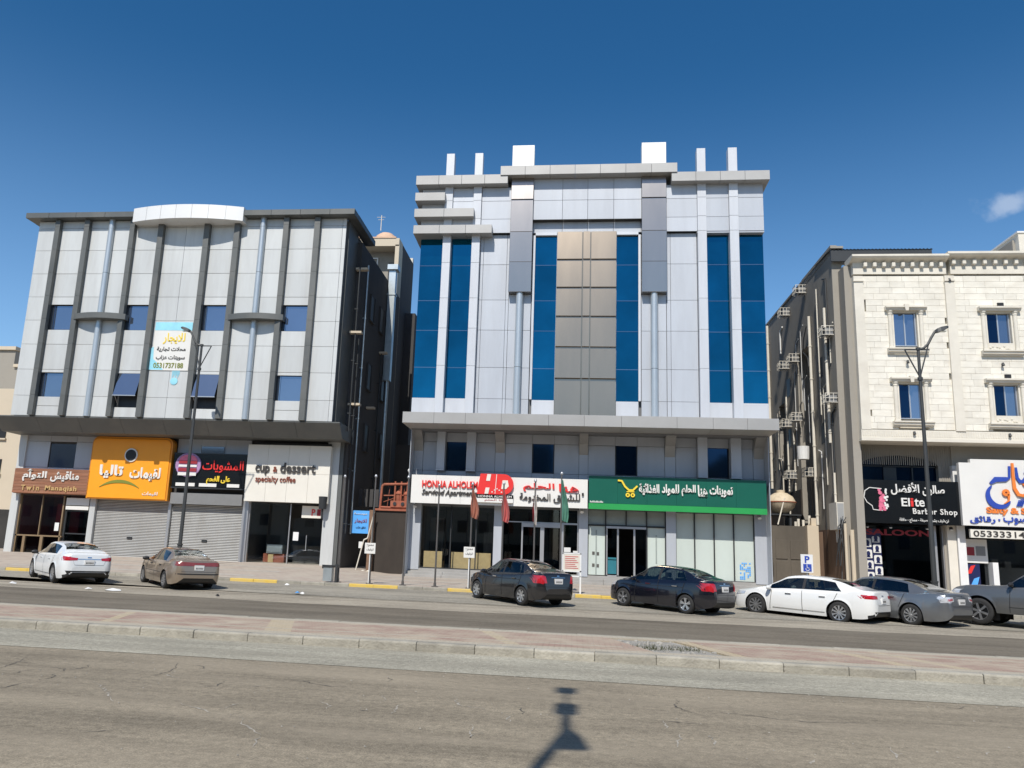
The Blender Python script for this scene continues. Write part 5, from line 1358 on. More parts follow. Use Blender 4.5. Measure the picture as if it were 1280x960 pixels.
# ================================================================== LEFT ALLEY AND BACKGROUND
al = empty('alley_wall', 'dark brown rough wall closing the left alley under the red tank frame', 'wall', (-10, 45, .4))
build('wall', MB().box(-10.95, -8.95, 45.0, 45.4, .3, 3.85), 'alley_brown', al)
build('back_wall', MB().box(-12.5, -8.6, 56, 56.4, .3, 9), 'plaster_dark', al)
build('capping', MB().box(-10.98, -8.92, 44.9, 45.5, 3.85, 3.96), 'rust_red', al)
rf = empty('red_pump_frame', 'rusty red pipe frame and pumps on the alley wall beside the hotel sign', 'pump frame', (-9.8, 45.1, 3.96))
q = MB().path([(-10.75, 45.1, 3.96), (-10.7, 45.1, 5.2), (-10.6, 45.1, 5.32), (-8.95, 45.1, 5.38)], .07, 10)
q.path([(-10.75, 45.1, 4.05), (-8.95, 45.1, 4.02)], .06, 8)
for x in (-9.95, -9.6, -9.25): q.tube((x, 45.12, 4.0), (x, 45.12, 5.5), .05)
for x in (-10.4, -10.1, -9.85, -9.55, -9.2): q.tube((x, 45.3, 4.0), (x + .12, 45.25, 5.2), .018, n=6)
q.path([(-10.6, 45.2, 4.7), (-9.0, 45.2, 4.75)], .035, 8); q.path([(-10.6, 45.25, 4.35), (-9.0, 45.25, 4.95)], .02, 6)
build('pipes', q, 'rust_red', rf)
build('pump', MB().lathe((-9.75, 45.2, 4.35), [(.001, 0), (.13, .02), (.16, .42), (.20, .44), (.20, .50), (.10, .62), (.001, .65)], 14).lathe((-9.3, 45.2, 4.35), [(.001, 0), (.12, .02), (.14, .4), (.18, .42), (.18, .48), (.08, .6), (.001, .62)], 14), 'rust_red', rf)
build('control_box', MB().box(-10.15, -9.1, 45.0, 45.15, 4.06, 4.42), 'rust_red', rf)
build('gauge', MB().tube((-9.9, 44.95, 4.25), (-9.9, 45.0, 4.25), .1, n=12).tube((-9.45, 44.95, 4.25), (-9.45, 45.0, 4.25), .1, n=12), 'dark_metal', rf)
bs = empty('blue_notice', 'light blue notice board with red writing in the dark alley', 'sign', (-11.8, 44.9, 2.5))
build('board', MB().box(-12.25, -11.28, 44.9, 44.95, 2.55, 3.8), 'blue_sign', bs)
text('للايجار', -12.1, -11.4, 3.1, 3.35, 44.87, 'deep_red', bs, .02, .01)
text('شقق عزاب', -12.0, -11.45, 2.8, 2.95, 44.87, 'navy', bs, .02, .005)
text('مؤسسة'.replace('ؤ', 'و'), -12.15, -11.4, 3.55, 3.7, 44.87, 'sign_white', bs, .02, .005)
wp = empty('wooden_post', 'brown timber post beside the blue notice in the alley', 'post', (-11.1, 44.8, .4))
build('post', MB().box(-11.25, -10.95, 44.75, 45.0, .4, 3.85), 'wood_post', wp)
build('meter_box', MB().box(-11.7, -11.5, 44.6, 44.75, 1.75, 2.1), 'white_paint', wp)
cr = MB().path([(-11.75, 44.4, .45), (-11.4, 44.5, 2.2), (-11.2, 44.5, 2.3), (-10.9, 44.5, 3.75)], .035)
cr.path([(-11.75, 44.4, .5), (-10.9, 44.3, .45)], .05); cr.path([(-10.95, 44.5, 3.7), (-10.98, 44.4, .45)], .03)
for x in (-11.7, -11.3, -11.0): cr.lathe((x, 44.3, .5), [(.001, -.1), (.1, -.06), (.1, .06), (.001, .1)], 10)
o = build('wheeled_frame', cr, 'pipe_cream', None, loc=(-11.4, 44.4, .45)); tag(o, 'pale metal frame on small wheels leaning in the alley mouth', 'frame')
o = build('globe_lamp', MB().lathe((-9.0, 44.3, 6.05), [(.001, -.13), (.09, -.09), (.13, 0), (.09, .09), (.001, .13)], 14), 'white_paint', None, smooth=True, loc=(-9, 44.3, 6.05)); tag(o, 'small white globe lamp at the alley side of the middle building', 'lamp')
for k, (x, z) in enumerate([(-11.9, 6.3), (-11.0, 6.0), (-10.2, 6.6)]): pass
vt = MB()
for k in range(4): vt.box(-12.3 + k * .32, -12.1 + k * .32, 46.2, 46.3, 4.1, 5.1)
o = build('vertical_slats', vt, 'plaster_dark', None, loc=(-12.2, 46.2, 4.1)); tag(o, 'dark upright slats above the blue notice in the alley', 'screen')

bb = empty('rooftop_building', 'taller grey building behind with tan dome tiles and balcony opening', 'building', (-14, 55, 0))
BX1 = -12.9
build('wall', MB().box(-22, BX1 - .2, 56.3, 60.5, 0, 24.04), 'plaster_grey', bb)
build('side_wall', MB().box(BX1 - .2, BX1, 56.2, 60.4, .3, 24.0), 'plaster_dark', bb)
build('frame_beam', MB().box(-18, BX1, 55.0, 56.3, 23.45, 24.05), 'plaster_beige', bb)
build('frame_post', MB().box(BX1 - .28, BX1 + .02, 55.0, 56.2, 0, 23.55), 'plaster_beige', bb)
build('dark_block', MB().box(-16, BX1 + .75, 58.5, 66, 0, 19.4), 'plaster_dark', bb)
build('window', MB().box(-13.9, -13.3, 56.2, 56.28, 21.0, 22.6), 'black', bb)
w_ = build('window_frame', MB().box(-15.5, -14.7, 56.15, 56.29, 22.9, 22.98).box(-15.5, -15.42, 56.15, 56.29, 22.2, 22.9).box(-14.78, -14.7, 56.15, 56.29, 22.2, 22.9).box(-15.5, -14.7, 56.15, 56.29, 22.12, 22.2), 'white_paint', bb)
for cx, r in [(-14.2, .95), (-16.4, .85)]:
    build('dome', MB().lathe((cx, 56.2, 24.0), [(r, 0), (r * .96, .28), (r * .8, .58), (r * .5, .82), (r * .2, .93), (.001, .95)], 20), 'dome_tile', bb, smooth=True)
build('tile_edge', MB().box(-18, BX1 - .25, 54.95, 56, 24.05, 24.15), 'dome_tile', bb)
build('aerial', MB().tube((-14.5, 55.6, 24.9), (-14.5, 55.6, 26.1), .03).tube((-14.85, 55.6, 25.95), (-14.2, 55.6, 25.95), .015).tube((-14.75, 55.6, 25.75), (-14.3, 55.6, 25.75), .015), 'pipe_cream', bb)
build('roof_tank', MB().box(BX1 - .4, BX1, 60.0, 60.4, 24.0, 24.4), 'pipe_cream', bb)

b1 = empty('beige_building', 'plain beige house at the far left edge with small dark windows', 'building', (-42, 50, 0))
build('wall', MB().box(-52, -36.0, 50.0, 62, 0, 11.4), 'plaster_beige', b1)
build('shop_opening', MB().box(-51, -36.2, 49.96, 50.0, .4, 3.3), 'interior_dark', b1)
for x in (-38.6, -41.5, -44.5):
    for z in (5.6, 8.0):
        f = bx('window', x, x + .75, 49.95, 50.0, z, z + 1.0, 'black', b1)
        build('sill', MB().box(x - .08, x + .83, 49.85, 50.0, z - .1, z), 'plaster_beige', f)
b2 = empty('brown_building', 'brown house with a stepped flat roof behind the beige one, far left', 'building', (-44, 62, 0))
build('wall', MB().box(-60, -47.6, 62.5, 75, 0, 17.2), 'plaster_grey', b2)
build('wall', MB().box(-47.6, -45.6, 62.5, 70, 0, 15.7), 'plaster_grey', b2)
build('roof_edge', MB().box(-60, -47.5, 62.3, 75, 17.2, 17.5).box(-47.5, -45.5, 62.3, 70, 15.7, 15.95), 'plaster_beige', b2)
# the other side of the street, behind the viewer (seen only in reflections)
OPP = ['pale house across the street, far left behind the viewer', 'grey house across the street, left behind the viewer', 'pale house across the street, straight behind the viewer', 'grey house across the street, right behind the viewer', 'pale house across the street, far right behind the viewer', 'grey house across the street, farthest right behind the viewer', 'pale house across the street, beyond the farthest right one', 'grey house across the street, farthest left behind the viewer', 'pale house across the street, beyond the farthest left one']
for k_, (x0, x1, h, m_) in enumerate([(-58, -40, 15, 'plaster_beige'), (-39, -22, 18, 'plaster_grey'), (-20, -3, 16.5, 'plaster_beige'), (-1, 17, 18.5, 'plaster_grey'), (19, 38, 15.5, 'plaster_beige'), (39, 62, 17, 'plaster_grey'), (63, 92, 15, 'plaster_beige'), (-82, -59, 16.5, 'plaster_grey'), (-112, -83, 15, 'plaster_beige')]):
    o_ = empty('opposite_house', OPP[k_], 'building', ((x0 + x1) / 2, -24, 0))
    build('wall', MB().box(x0, x1, -38, -24, 0, h), m_, o_)
    build('parapet', MB().box(x0 - .1, x1 + .1, -24.2, -23.8, h, h + .3), m_, o_)
    for j_ in range(5):
        for z in (4.5, 8, 11.5):
            xw_ = x0 + 1.6 + j_ * (x1 - x0 - 2.5) / 5; bx('window', xw_, xw_ + 1.3, -24, -23.96, z, z + 1.6, 'dark_blue_glass', o_)
    bx('shopfront', x0 + .8, x1 - .8, -24, -23.95, .3, 3.2, 'interior_dark', o_)
# plain blocks farther along so that a step aside still sees a street
for x0, x1, y, h, m_, lb_ in [(30, 48, 44, 15, 'plaster_beige', 'pale house farther right along the street, outside the view'), (-74, -55, 46, 13, 'plaster_grey', 'grey house farther left along the street, outside the view')]:
    o_ = empty('house', lb_, 'building', ((x0 + x1) / 2, y, 0))
    build('wall', MB().box(x0, x1, y, y + 14, 0, h), m_, o_)
    for k in range(4):
        for z in (5, 9): bx('window', x0 + 2 + k * 4, x0 + 3.2 + k * 4, y - .03, y, z, z + 1.6, 'window_blue', o_)

# ================================================================== STREET FURNITURE
random.seed(11)
def street_lamp(x, y, h, side, label):
    """tapered octagonal pole, one tall curved arm with head, one short arm without head"""
    z0 = pave_z(x, y)
    r = empty('street_lamp', label, 'street lamp', (x, y, z0), 'street lamps on the pavement')
    zt = h * .885
    p = MB().tube((x, y, z0), (x, y, z0 + 1.0), .13, .12, 8).tube((x, y, z0 + 1.0), (x, y, zt), .10, .06, 8)
    p.tube((x, y, z0 + 1.0), (x, y, z0 + 1.06), .145, n=8).tube((x, y, z0), (x, y, z0 + .04), .22, n=8)
    build('pole', p, 'lamp_grey', r)
    zf = zt - 1.15; s = side
    build('collar', MB().tube((x, y, zf - .12), (x, y, zf), .10, n=10).tube((x, y, zt - .02), (x, y, zt + .08), .09, n=10), 'lamp_grey', r)
    arm = [(x, y, zt), (x + s * .22, y, zt + .07), (x + s * .40, y, zt + .25), (x + s * .54, y, zt + .52), (x + s * .70, y, zt + .78)]
    build('arm', MB().path(arm, .05, 8), 'lamp_grey', r)
    br = MB().tube((x, y, zf), (x + s * .42, y, zt + .28), .028).tube((x, y, zf), (x - s * .52, y, zt), .028).tube((x, y, zt), (x - s * .52, y, zt), .028).tube((x, y, zt), (x + s * .4, y, zt + .02), .024)
    build('brace', br, 'lamp_grey', r)
    hx, hz = x + s * .70, zt + .78
    dx, dz = s * .58, .20
    hd_ = MB(); q0 = []
    for t, w, th in [(0, .07, .05), (.12, .12, .08), (.35, .16, .09), (.8, .15, .07), (1.0, .09, .03)]:
        cx, cz = hx + dx * t * .85, hz + dz * t * .85
        q0.append([(cx, y - w, cz - th), (cx, y + w, cz - th), (cx, y + w * .8, cz + th), (cx, y - w * .8, cz + th)])
    vs = [v for q in q0 for v in q]; fs = [(0, 1, 2, 3), (16, 19, 18, 17)]
    for i in range(4):
        for k_ in range(4): fs.append((i * 4 + k_, i * 4 + (k_ + 1) % 4, (i + 1) * 4 + (k_ + 1) % 4, (i + 1) * 4 + k_))
    hd_.add(vs, fs)
    hh = build('lamp_head', hd_, 'lamp_grey', r)
    build('lens', MB().box(min(hx + dx * .3, hx + dx * .7), max(hx + dx * .3, hx + dx * .7), y - .1, y + .1, hz + dz * .35 - .09, hz + dz * .35 - .07), 'frosted', hh)
    return r
street_lamp(-18.93, 38.3, 13.0, -1, 'dark double-armed street lamp in front of the shuttered shop, left')
street_lamp(13.76, 34.1, 11.9, 1, 'dark double-armed street lamp in front of the barber shop, right')
street_lamp(-42.0, 38.3, 12.7, -1, 'dark street lamp farther along the pavement outside the view')
# the lamp mast behind the viewer whose shadow lies across the near road
def mast():
    x0, y0 = -1.47, -1.0
    r = empty('lamp_mast', 'lamp mast behind the viewer whose shadow falls across the near road', 'lamp mast', (x0, y0, 0))
    top = 10.95
    build('pole', MB().tube((x0, y0, 0), (x0, y0, top), .09, .055, 12), 'lamp_grey', r)
    def at(sx, sy, h): return (sx - SUN.x / -SUN.z * h, sy - SUN.y / -SUN.z * h, h)
    # neck leaning, two cross boxes, a triangular bracket
    k = MB().tube((x0, y0, top), at(-.055, 9.75, 11.9), .055, .045, 8).tube(at(-.055, 9.75, 11.9), at(-.06, 11.1, 13.6), .022, n=8)
    build('neck', k, 'lamp_grey', r)
    a = at(-.05, 9.75, 11.9)
    build('lamp_head', MB().box(a[0] - .125, a[0] + .125, a[1] - .3, a[1] + .3, a[2] - .06, a[2] + .06), 'lamp_grey', r)
    a = at(-.06, 11.05, 13.6)
    build('sensor_box', MB().box(a[0] - .13, a[0] + .13, a[1] - .22, a[1] + .22, a[2] - .03, a[2] + .03), 'lamp_grey', r)
    # bracket: triangle in shadow between (-.12,8.6), (-.02,8.6), (.22,7.75), (-.2,7.75)
    h = 10.2; pts = [at(-.05, 8.75, h), at(.04, 8.5, h), at(.10, 8.3, h), at(.17, 7.8, h), at(-.09, 7.75, h)]
    build('bracket', MB().poly_z([(p[0], p[1]) for p in pts], h - .05, h + .05), 'lamp_grey', r)
mast()

def flag_pole(x, y, h, label, flag=None):
    z0 = pave_z(x, y)
    r = empty('flagpole', label, 'flagpole', (x, y, z0), 'flagpoles along the kerb')
    lean = .05 * random.uniform(-1, 1)
    build('pole', MB().tube((x, y, z0), (x + lean * .3, y, h), .038, .03, 10), 'pole_metal', r, smooth=True)
    build('base_plate', MB().box(x - .12, x + .12, y - .12, y + .12, z0, z0 + .03).tube((x, y, z0 + .03), (x, y, z0 + .16), .055, n=10), 'pole_metal', r)
    build('finial', MB().lathe((x + lean * .3, y, h), [(.001, -.02), (.05, 0), (.062, .05), (.04, .1), (.001, .12)], 12), 'alu', r, smooth=True)
    return r
def limp_flag(x, y, z1, z0, w, material, label, dx=0.0, group='flags hanging limp on the flagpoles'):
    """a flag hanging in folds"""
    mb = MB(); nu, nv = 15, 12; rnd_ = random.random() * 6
    for j in range(nv + 1):
        t = j / nv
        ww = w * (.25 + .75 * min(1, t * 1.5)) * (1 - .22 * max(0, t - .85) / .15)
        for i in range(nu + 1):
            u = i / nu
            mb.v.append((x + dx * t + (u - .1) * ww + .01 * math.sin(9 * t + u * 4), y - .05 + .055 * math.sin(u * 15 + rnd_ + t * 1.2) * min(1, t * 3 + .2), z1 - (z1 - z0) * t - .10 * u * t))
    for j in range(nv):
        for i in range(nu): mb.f.append((j * (nu + 1) + i, j * (nu + 1) + i + 1, (j + 1) * (nu + 1) + i + 1, (j + 1) * (nu + 1) + i)); mb.mi.append(0)
    o = build('flag', mb, material, None, smooth=True, fix=False, loc=(x, y, z1))
    tag(o, label, 'flag', group); return o
YP = 33.35
flag_pole(-9.52, YP, 4.6, 'bare flagpole beside the waste bin, leftmost flagpole')
flag_pole(-8.2, YP, 4.65, 'bare flagpole in front of the blue notice, second from the left')
flag_pole(-6.82, YP, 4.65, 'bare flagpole by the left corner of the hotel sign')
flag_pole(-5.5, YP, 4.35, 'bare flagpole in front of the hotel lobby sofas')
flag_pole(-4.12, YP, 4.45, 'flagpole with the faded orange flag')
flag_pole(-2.84, YP, 4.5, 'flagpole with the red flag')
flag_pole(-1.55, YP, 4.65, 'flagpole with the narrow white and maroon flag')
flag_pole(-.5, YP, 4.98, 'flagpole with the green flag')
limp_flag(-4.12, YP, 4.25, 3.15, .34, 'flag_orange', 'faded orange-brown flag hanging limp before the lobby window')
limp_flag(-2.86, YP, 4.25, 3.05, .32, 'flag_red', 'red flag hanging limp over the entrance pier')
limp_flag(-1.58, YP, 4.45, 3.0, .14, 'flag_white', 'narrow white flag hanging limp before the entrance')
limp_flag(-1.64, YP + .04, 4.0, 3.1, .10, 'deep_red', 'narrow maroon flag strip beside the white one')
limp_flag(-.5, YP, 4.75, 3.15, .30, 'flag_green', 'pale green flag hanging limp at the right end of the hotel sign', .05)
def notice_post(x, label):
    z0 = pave_z(x, 33.25)
    r = empty('notice_post', label, 'sign', (x, 33.25, z0), 'small kerbside notices')
    build('post', MB().tube((x, 33.25, z0), (x, 33.25, 1.95), .022, n=8), 'white_paint', r)
    b = build('plate', MB().box(x - .22, x + .22, 33.19, 33.22, 1.52, 1.95), 'sign_white', r)
    text('ممنوع', x - .15, x + .15, 1.78, 1.90, 33.185, 'dark_text', b, .004, .01)
    text('الوقوف', x - .15, x + .15, 1.62, 1.73, 33.185, 'dark_text', b, .004, .01)
    return r
notice_post(-8.22, 'small white no-parking notice on a post in the alley mouth')
notice_post(-4.14, 'small white no-parking notice in front of the lobby sofas')
nb = empty('notice_board', 'white framed standing board with pinkish sheet behind the left black car', 'notice board', (0, 33.3, .3))
build('frame', MB().box(-.42, -.37, 33.28, 33.33, 1.15, 1.87).box(.27, .33, 33.28, 33.33, .3, 1.87).box(-.42, .33, 33.28, 33.33, 1.83, 1.88).box(-.42, .33, 33.28, 33.33, 1.14, 1.19).box(-.1, .3, 33.28, 33.33, .95, 1.0), 'white_paint', nb)
build('sheet', MB().box(-.37, .27, 33.29, 33.31, 1.19, 1.83), 'pipe_cream', nb)
tx = MB()
for i in range(7): tx.box(-.31, .21 - .06 * (i % 3), 33.284, 33.29, 1.27 + i * .075, 1.30 + i * .075)
build('print', tx, 'flag_red', nb)
build('top_plate', MB().box(-.36, -.1, 33.27, 33.3, 1.9, 2.08).box(.0, .18, 33.27, 33.3, 1.88, 1.96), 'sign_white', nb)
ps = empty('parking_sign', 'white sign with P and wheelchair symbol above the white sedan', 'sign', (8.85, 33.2, .3))
build('post', MB().tube((8.85, 33.2, .3), (8.85, 33.2, 2.18), .025, n=8), 'galvanised', ps)
pl = build('plate', MB().box(8.62, 9.06, 33.14, 33.17, 1.50, 2.18), 'white_paint', ps)
text('P', 8.76, 8.94, 1.86, 2.12, 33.13, 'blue_ink', pl, .01, .03)
wc = build('wheelchair_field', MB().box(8.70, 9.0, 33.125, 33.14, 1.55, 1.82), 'blue_ink', pl)
w2 = ribbon(arc(8.85, 1.635, .065, .06, 150, 390, 12), .018, 33.11, 33.124)
w2.lathe((8.83, 33.11, 1.785), [(.001, .01), (.001, 0), (.018, 0)], 8, axis='y')
ribbon([(8.83, 1.76), (8.835, 1.68), (8.90, 1.675), (8.93, 1.61)], .022, 33.11, 33.124, w2)
build('wheelchair_symbol', w2, 'white_paint', wc)
# waste bin
wb = empty('waste_bin', 'grey metal litter bin on a frame at the kerb beside the cafe', 'bin', (-9.85, 33.2, .3))
build('drum', MB().box(-10.06, -9.70, 33.0, 33.35, .36, .92), 'galvanised', wb)
build('frame', MB().box(-9.6, -9.5, 33.1, 33.2, .2, 1.05).box(-10.15, -10.1, 33.1, 33.2, .85, 1.0).box(-10.15, -9.42, 33.12, 33.2, .95, 1.0), 'dark_metal', wb)
build('rim', MB().box(-10.08, -9.68, 32.98, 33.37, .90, .95), 'dark_metal', wb)
# litter
def scrap(x, y, z, s, m_, lb_):
    mb = MB(); n = 6; vs = [(x + s * math.cos(6.28 * i / n) * random.uniform(.5, 1.2), y + s * math.sin(6.28 * i / n) * random.uniform(.5, 1.2), z + random.uniform(.01, .05)) for i in range(n)]
    mb.add(vs + [(x, y, z + .09)], [(i, (i + 1) % n, n) for i in range(n)])
    o = build('litter', mb, m_, None, fix=False, loc=(x, y, z)); tag(o, lb_, 'litter')
scrap(-19.2, 26.8, .01, .14, 'white_paint', 'white scrap of paper on the road dust at the far left')
scrap(-15.7, 25.7, .01, .16, 'white_paint', 'white crumpled paper on the road behind the leftmost white car')
scrap(-14.9, 25.8, .01, .28, 'white_paint', 'long white plastic scrap on the road near the left white car')
scrap(-11.2, 25.6, .01, .10, 'black', 'small dark lump on the road right of the tan car')
scrap(-9.6, 28.6, .05, .13, 'blue_sign', 'blue and white crumpled wrapper in front of the cafe')
scrap(-9.35, 28.4, .05, .10, 'white_paint', 'small white wrapper beside the blue one')
scrap(-11.2, 32.0, .16, .10, 'white_paint', 'white scrap by the yellow kerb stones')

# ================================================================== CARS
def pchip(P):
    """monotone cubic through the points"""
    xs = [p[0] for p in P]; ys = [p[1] for p in P]; n = len(P)
    d = [(ys[i + 1] - ys[i]) / (xs[i + 1] - xs[i]) for i in range(n - 1)]
    m_ = [d[0]] + [0 if d[i - 1] * d[i] <= 0 else 2 * d[i - 1] * d[i] / (d[i - 1] + d[i]) for i in range(1, n - 1)] + [d[-1]]
    def f(x):
        if x <= xs[0]: return ys[0]
        if x >= xs[-1]: return ys[-1]
        i = max(k for k in range(n - 1) if xs[k] <= x)
        h = xs[i + 1] - xs[i]; t = (x - xs[i]) / h
        return (2 * t**3 - 3 * t * t + 1) * ys[i] + (t**3 - 2 * t * t + t) * h * m_[i] + (-2 * t**3 + 3 * t * t) * ys[i + 1] + (t**3 - t * t) * h * m_[i + 1]
    return f
def lerp(a, b, t): return a + (b - a) * t
def sstep(t): t = max(0, min(1, t)); return t * t * (3 - 2 * t)

def car(S):
    """a car lofted along its length. x = 0 rear bumper .. L front; y left positive; S is the spec"""
    L, Wd, H, wb, fo = S['dim']; wr = S['wheel_r']; ar = wr + S.get('arch_gap', .055)
    xr = L - fo - wb; xf = L - fo
    top = pchip(S['top']); belt = pchip(S['belt']); plan = pchip(S['plan']); bot = pchip(S['bot'])
    bcoef = S.get('rail', .64)
    root = empty('parked_car' if not S.get('pickup') else 'pickup_truck', S['label'], S.get('cat', 'car'), (0, 0, 0), 'cars parked at the kerb')
    root['label'] = S['label']
    # stations
    st = set(round(L * i / 64, 4) for i in range(65))
    for x in (.012, .03, .05, .075, .1, .14, L - .012, L - .03, L - .055, L - .09, L - .13): st.add(round(x, 4))
    for xc in (xr, xf):
        st = {x for x in st if abs(abs(x - xc) - ar) > .03}
        for i in range(13): st.add(round(xc - ar * math.cos(math.pi * i / 12), 4))
        st.add(round(xc - ar - .002, 4)); st.add(round(xc + ar + .002, 4))
    for k in ('g_rear', 'g_front', 'ws0', 'ws1', 'rw0', 'rw1', 'bp'):
        v = S[k]; st = {x for x in st if abs(x - v) > .012 or any(abs(abs(x - xc) - ar) < .01 for xc in (xr, xf))}; st.add(v)
    bp = S['bp']; st.add(round(bp + .09, 4)); cs_ = S.get('c_slope', .10); st = sorted(x for x in st if not (S['g_rear'] < x < S['g_rear'] + cs_ + .05 and not any(abs(x - xc) <= ar + .01 for xc in (xr, xf))))
    NS = 9
    prof = [.945, .972, .992, 1.0, 1.0, .996, .985, .97, .945]
    prof = S.get('side', prof)
    def section(x):
        zt = top(x); zb = min(belt(x), zt - .035); yb = Wd / 2 * plan(x); z0 = bot(x)
        zs = z0; arch = False
        for xc in (xr, xf):
            if abs(x - xc) <= ar + .0005:
                zs = max(z0, wr + math.sqrt(max(0, ar * ar - (x - xc) ** 2))); arch = True
        zs = min(zs, zb - .03)
        pts = [(0, z0 + .02)] + [(yb * .80, z0 + .02)]
        for i in range(NS):
            t = i / (NS - 1); z = lerp(zs, zb, t)
            tt = (z - z0) / max(.01, zb - z0); k = tt * (NS - 1); a = int(min(NS - 2, max(0, math.floor(k)))); y = yb * lerp(prof[a], prof[a + 1], min(1, k - a))
            if arch and i == 0: y += .012
            if arch and i == 1: y += .010
            pts.append((y, z))
        hh = (zt - zb) / max(.1, H - belt(L * .45)); q = sstep(hh * 1.15)
        ybase = yb * .925; yrail = min(ybase * .985, lerp(ybase * .90, Wd / 2 * bcoef, q)); crown = lerp(.018, .055, q)
        if zt - zb < .05: crown = min(crown, (zt - zb) * .5)
        zr = zt - crown
        pts.append((ybase, zb + min(.015, (zr - zb) * .2)))
        for f in (.10, .5, .90): 
            bul = .018 * math.sin(math.pi * f) * q
            pts.append((lerp(ybase, yrail, f) + bul, lerp(zb + .015 * min(1, (zr - zb) * 10), zr, f)))
        pts.append((yrail, zr))
        pts.append((yrail * .93, zr + crown * .40)); pts.append((yrail * .62, zr + crown * .82)); pts.append((yrail * .3, zr + crown * .97)); pts.append((0, zt))
        return pts
    secs = [section(x) for x in st]; N = len(secs[0])
    # rows: 0 under centre, 1 under edge, 2..10 side, 11 base, 12,13,14 glass rows, 15 rail, 16..19 roof
    groups = {}
    cx = L / 2
    gi = min(range(len(st)), key=lambda k: abs(st[k] - S['g_rear']))
    shifted = {}
    for di in range(0, 12):      # the pillar leans: upper glass rows start further forward
        i_ = gi + di
        if i_ >= len(st): break
        for j_, f_ in ((13, .5), (14, 1.0)):
            want = S['g_rear'] + cs_ * f_
            if di == 0 or st[i_] < want + .02 * di: 
                xx = want + .02 * di; sec_ = section(xx)[j_]; shifted[(i_, j_)] = (xx, sec_[0], sec_[1])
    def V(i, j, s):
        if (i, j) in shifted: x_, y, z = shifted[(i, j)]; return (x_ - cx, s * y, z)
        y, z = secs[i][j]; return (st[i] - cx, s * y, z)
    def put(g, quad, s):
        groups.setdefault(g, MB()).add(quad, [(0, 1, 2, 3) if s > 0 else (3, 2, 1, 0)])
    hb = H - belt(L * .45)
    for i in range(len(st) - 1):
        xm = (st[i] + st[i + 1]) / 2; hh = (top(xm) - min(belt(xm), top(xm) - .035)) / hb
        inarch = any(abs(xm - xc) < ar for xc in (xr, xf))
        for s in (1, -1):
            for j in range(N - 1):
                if j <= 1 and inarch: continue
                quad = [V(i, j, s), V(i + 1, j, s), V(i + 1, j + 1, s), V(i, j + 1, s)]
                g = 'body'
                if j < 2: g = 'underside'
                elif 2 <= j <= 3 and S.get('dark_sill') and secs[i][j + 1][1] < S['dark_sill']: g = 'lower_trim'
                elif j in (2, 3, 4) and xm < .25 and secs[i][j + 1][1] < S.get('rear_trim_z', .0): g = 'lower_trim'
                elif j in (12, 13):
                    lo, hi = S['g_rear'], S['g_front']
                    if lo <= xm <= hi and hh > .12:
                        g = 'b_pillar' if bp <= xm <= bp + .09 else ('side_window_f' if xm > bp else 'side_window_r') + ('L' if s > 0 else 'R')
                elif j >= 16 or j == 15 and False:
                    if S['ws0'] <= xm <= S['ws1']: g = 'windshield'
                    elif S['rw0'] <= xm <= S['rw1']: g = 'rear_window'
                put(g, quad, s)
            # wheel wells
            if inarch:
                for (j0,) in [(2,)]:
                    a = V(i, 2, s); b = V(i + 1, 2, s); a2 = (a[0], s * (Wd / 2 - .34), a[2]); b2 = (b[0], s * (Wd / 2 - .34), b[2])
                    put('wheel_arch', [b, a, a2, b2], s)
                    put('wheel_arch', [b2, a2, (a2[0], a2[1], .16), (b2[0], b2[1], .16)], s)
    for i, fl in ((0, 1), (len(st) - 1, -1)):
        ring = [V(i, j, 1) for j in range(2, N)] + [V(i, j, -1) for j in range(N - 2, 1, -1)]
        groups['body'].add(ring, [tuple(range(len(ring))) if fl < 0 else tuple(reversed(range(len(ring))))])
    P_, G_ = S['paint'], S.get('glass', 'car_glass')
    nm = {'body': P_, 'underside': 'car_trim', 'lower_trim': 'car_trim', 'b_pillar': 'car_trim', 'windshield': G_, 'rear_window': S.get('rear_glass', G_), 'wheel_arch': 'car_trim'}
    allv = []; allf = []
    for g, mb in groups.items():
        name = g if not g.startswith('side_window') else 'side_window'
        me = bpy.data.meshes.new(name)
        me.from_pydata(mb.v, [], mb.f)
        bm = bmesh.new(); bm.from_mesh(me); bmesh.ops.remove_doubles(bm, verts=bm.verts, dist=.0006)
        bm.to_mesh(me); bm.free()
        for p in me.polygons: p.use_smooth = True
        try: me.set_sharp_from_angle(angle=R(38))
        except Exception: pass
        finish(name, me, [nm.get(g, G_)], root)
        if g not in ('underside', 'wheel_arch'):
            b = len(allv); allv += mb.v; allf += [tuple(b + k for k in f) for f in mb.f]
    bvh = BVHTree.FromPolygons([Vector(v) for v in allv], allf)
    # conforming patches: corners given in (a, b) of the projection plane
    def patch(name, q, view, material, parent=root, off=.006, n=22, m_=9, side=1, out=None):
        mb = MB(); grid = []
        for j in range(m_ + 1):
            for i in range(n + 1):
                u, v = i / n, j / m_
                a = lerp(lerp(q[0][0], q[1][0], u), lerp(q[3][0], q[2][0], u), v); b = lerp(lerp(q[0][1], q[1][1], u), lerp(q[3][1], q[2][1], u), v)
                oo_ = off + (.006 if view == 'side' else .001)
                if view == 'side': o_ = Vector((a - cx, side * 3, b)); d_ = Vector((0, -side, 0))
                elif view == 'rear': o_ = Vector((-cx - 2, a, b)); d_ = Vector((1, 0, 0))
                elif view == 'front': o_ = Vector((cx + 2, a, b)); d_ = Vector((-1, 0, 0))
                h_, nn_, _, _ = bvh.ray_cast(o_, d_)
                grid.append(None if h_ is None or (h_ - o_).length > 3.6 else h_ - d_ * oo_)
        idx = {}; vs = []
        for k, p in enumerate(grid):
            if p is not None: idx[k] = len(vs); vs.append(p)
        fs = []
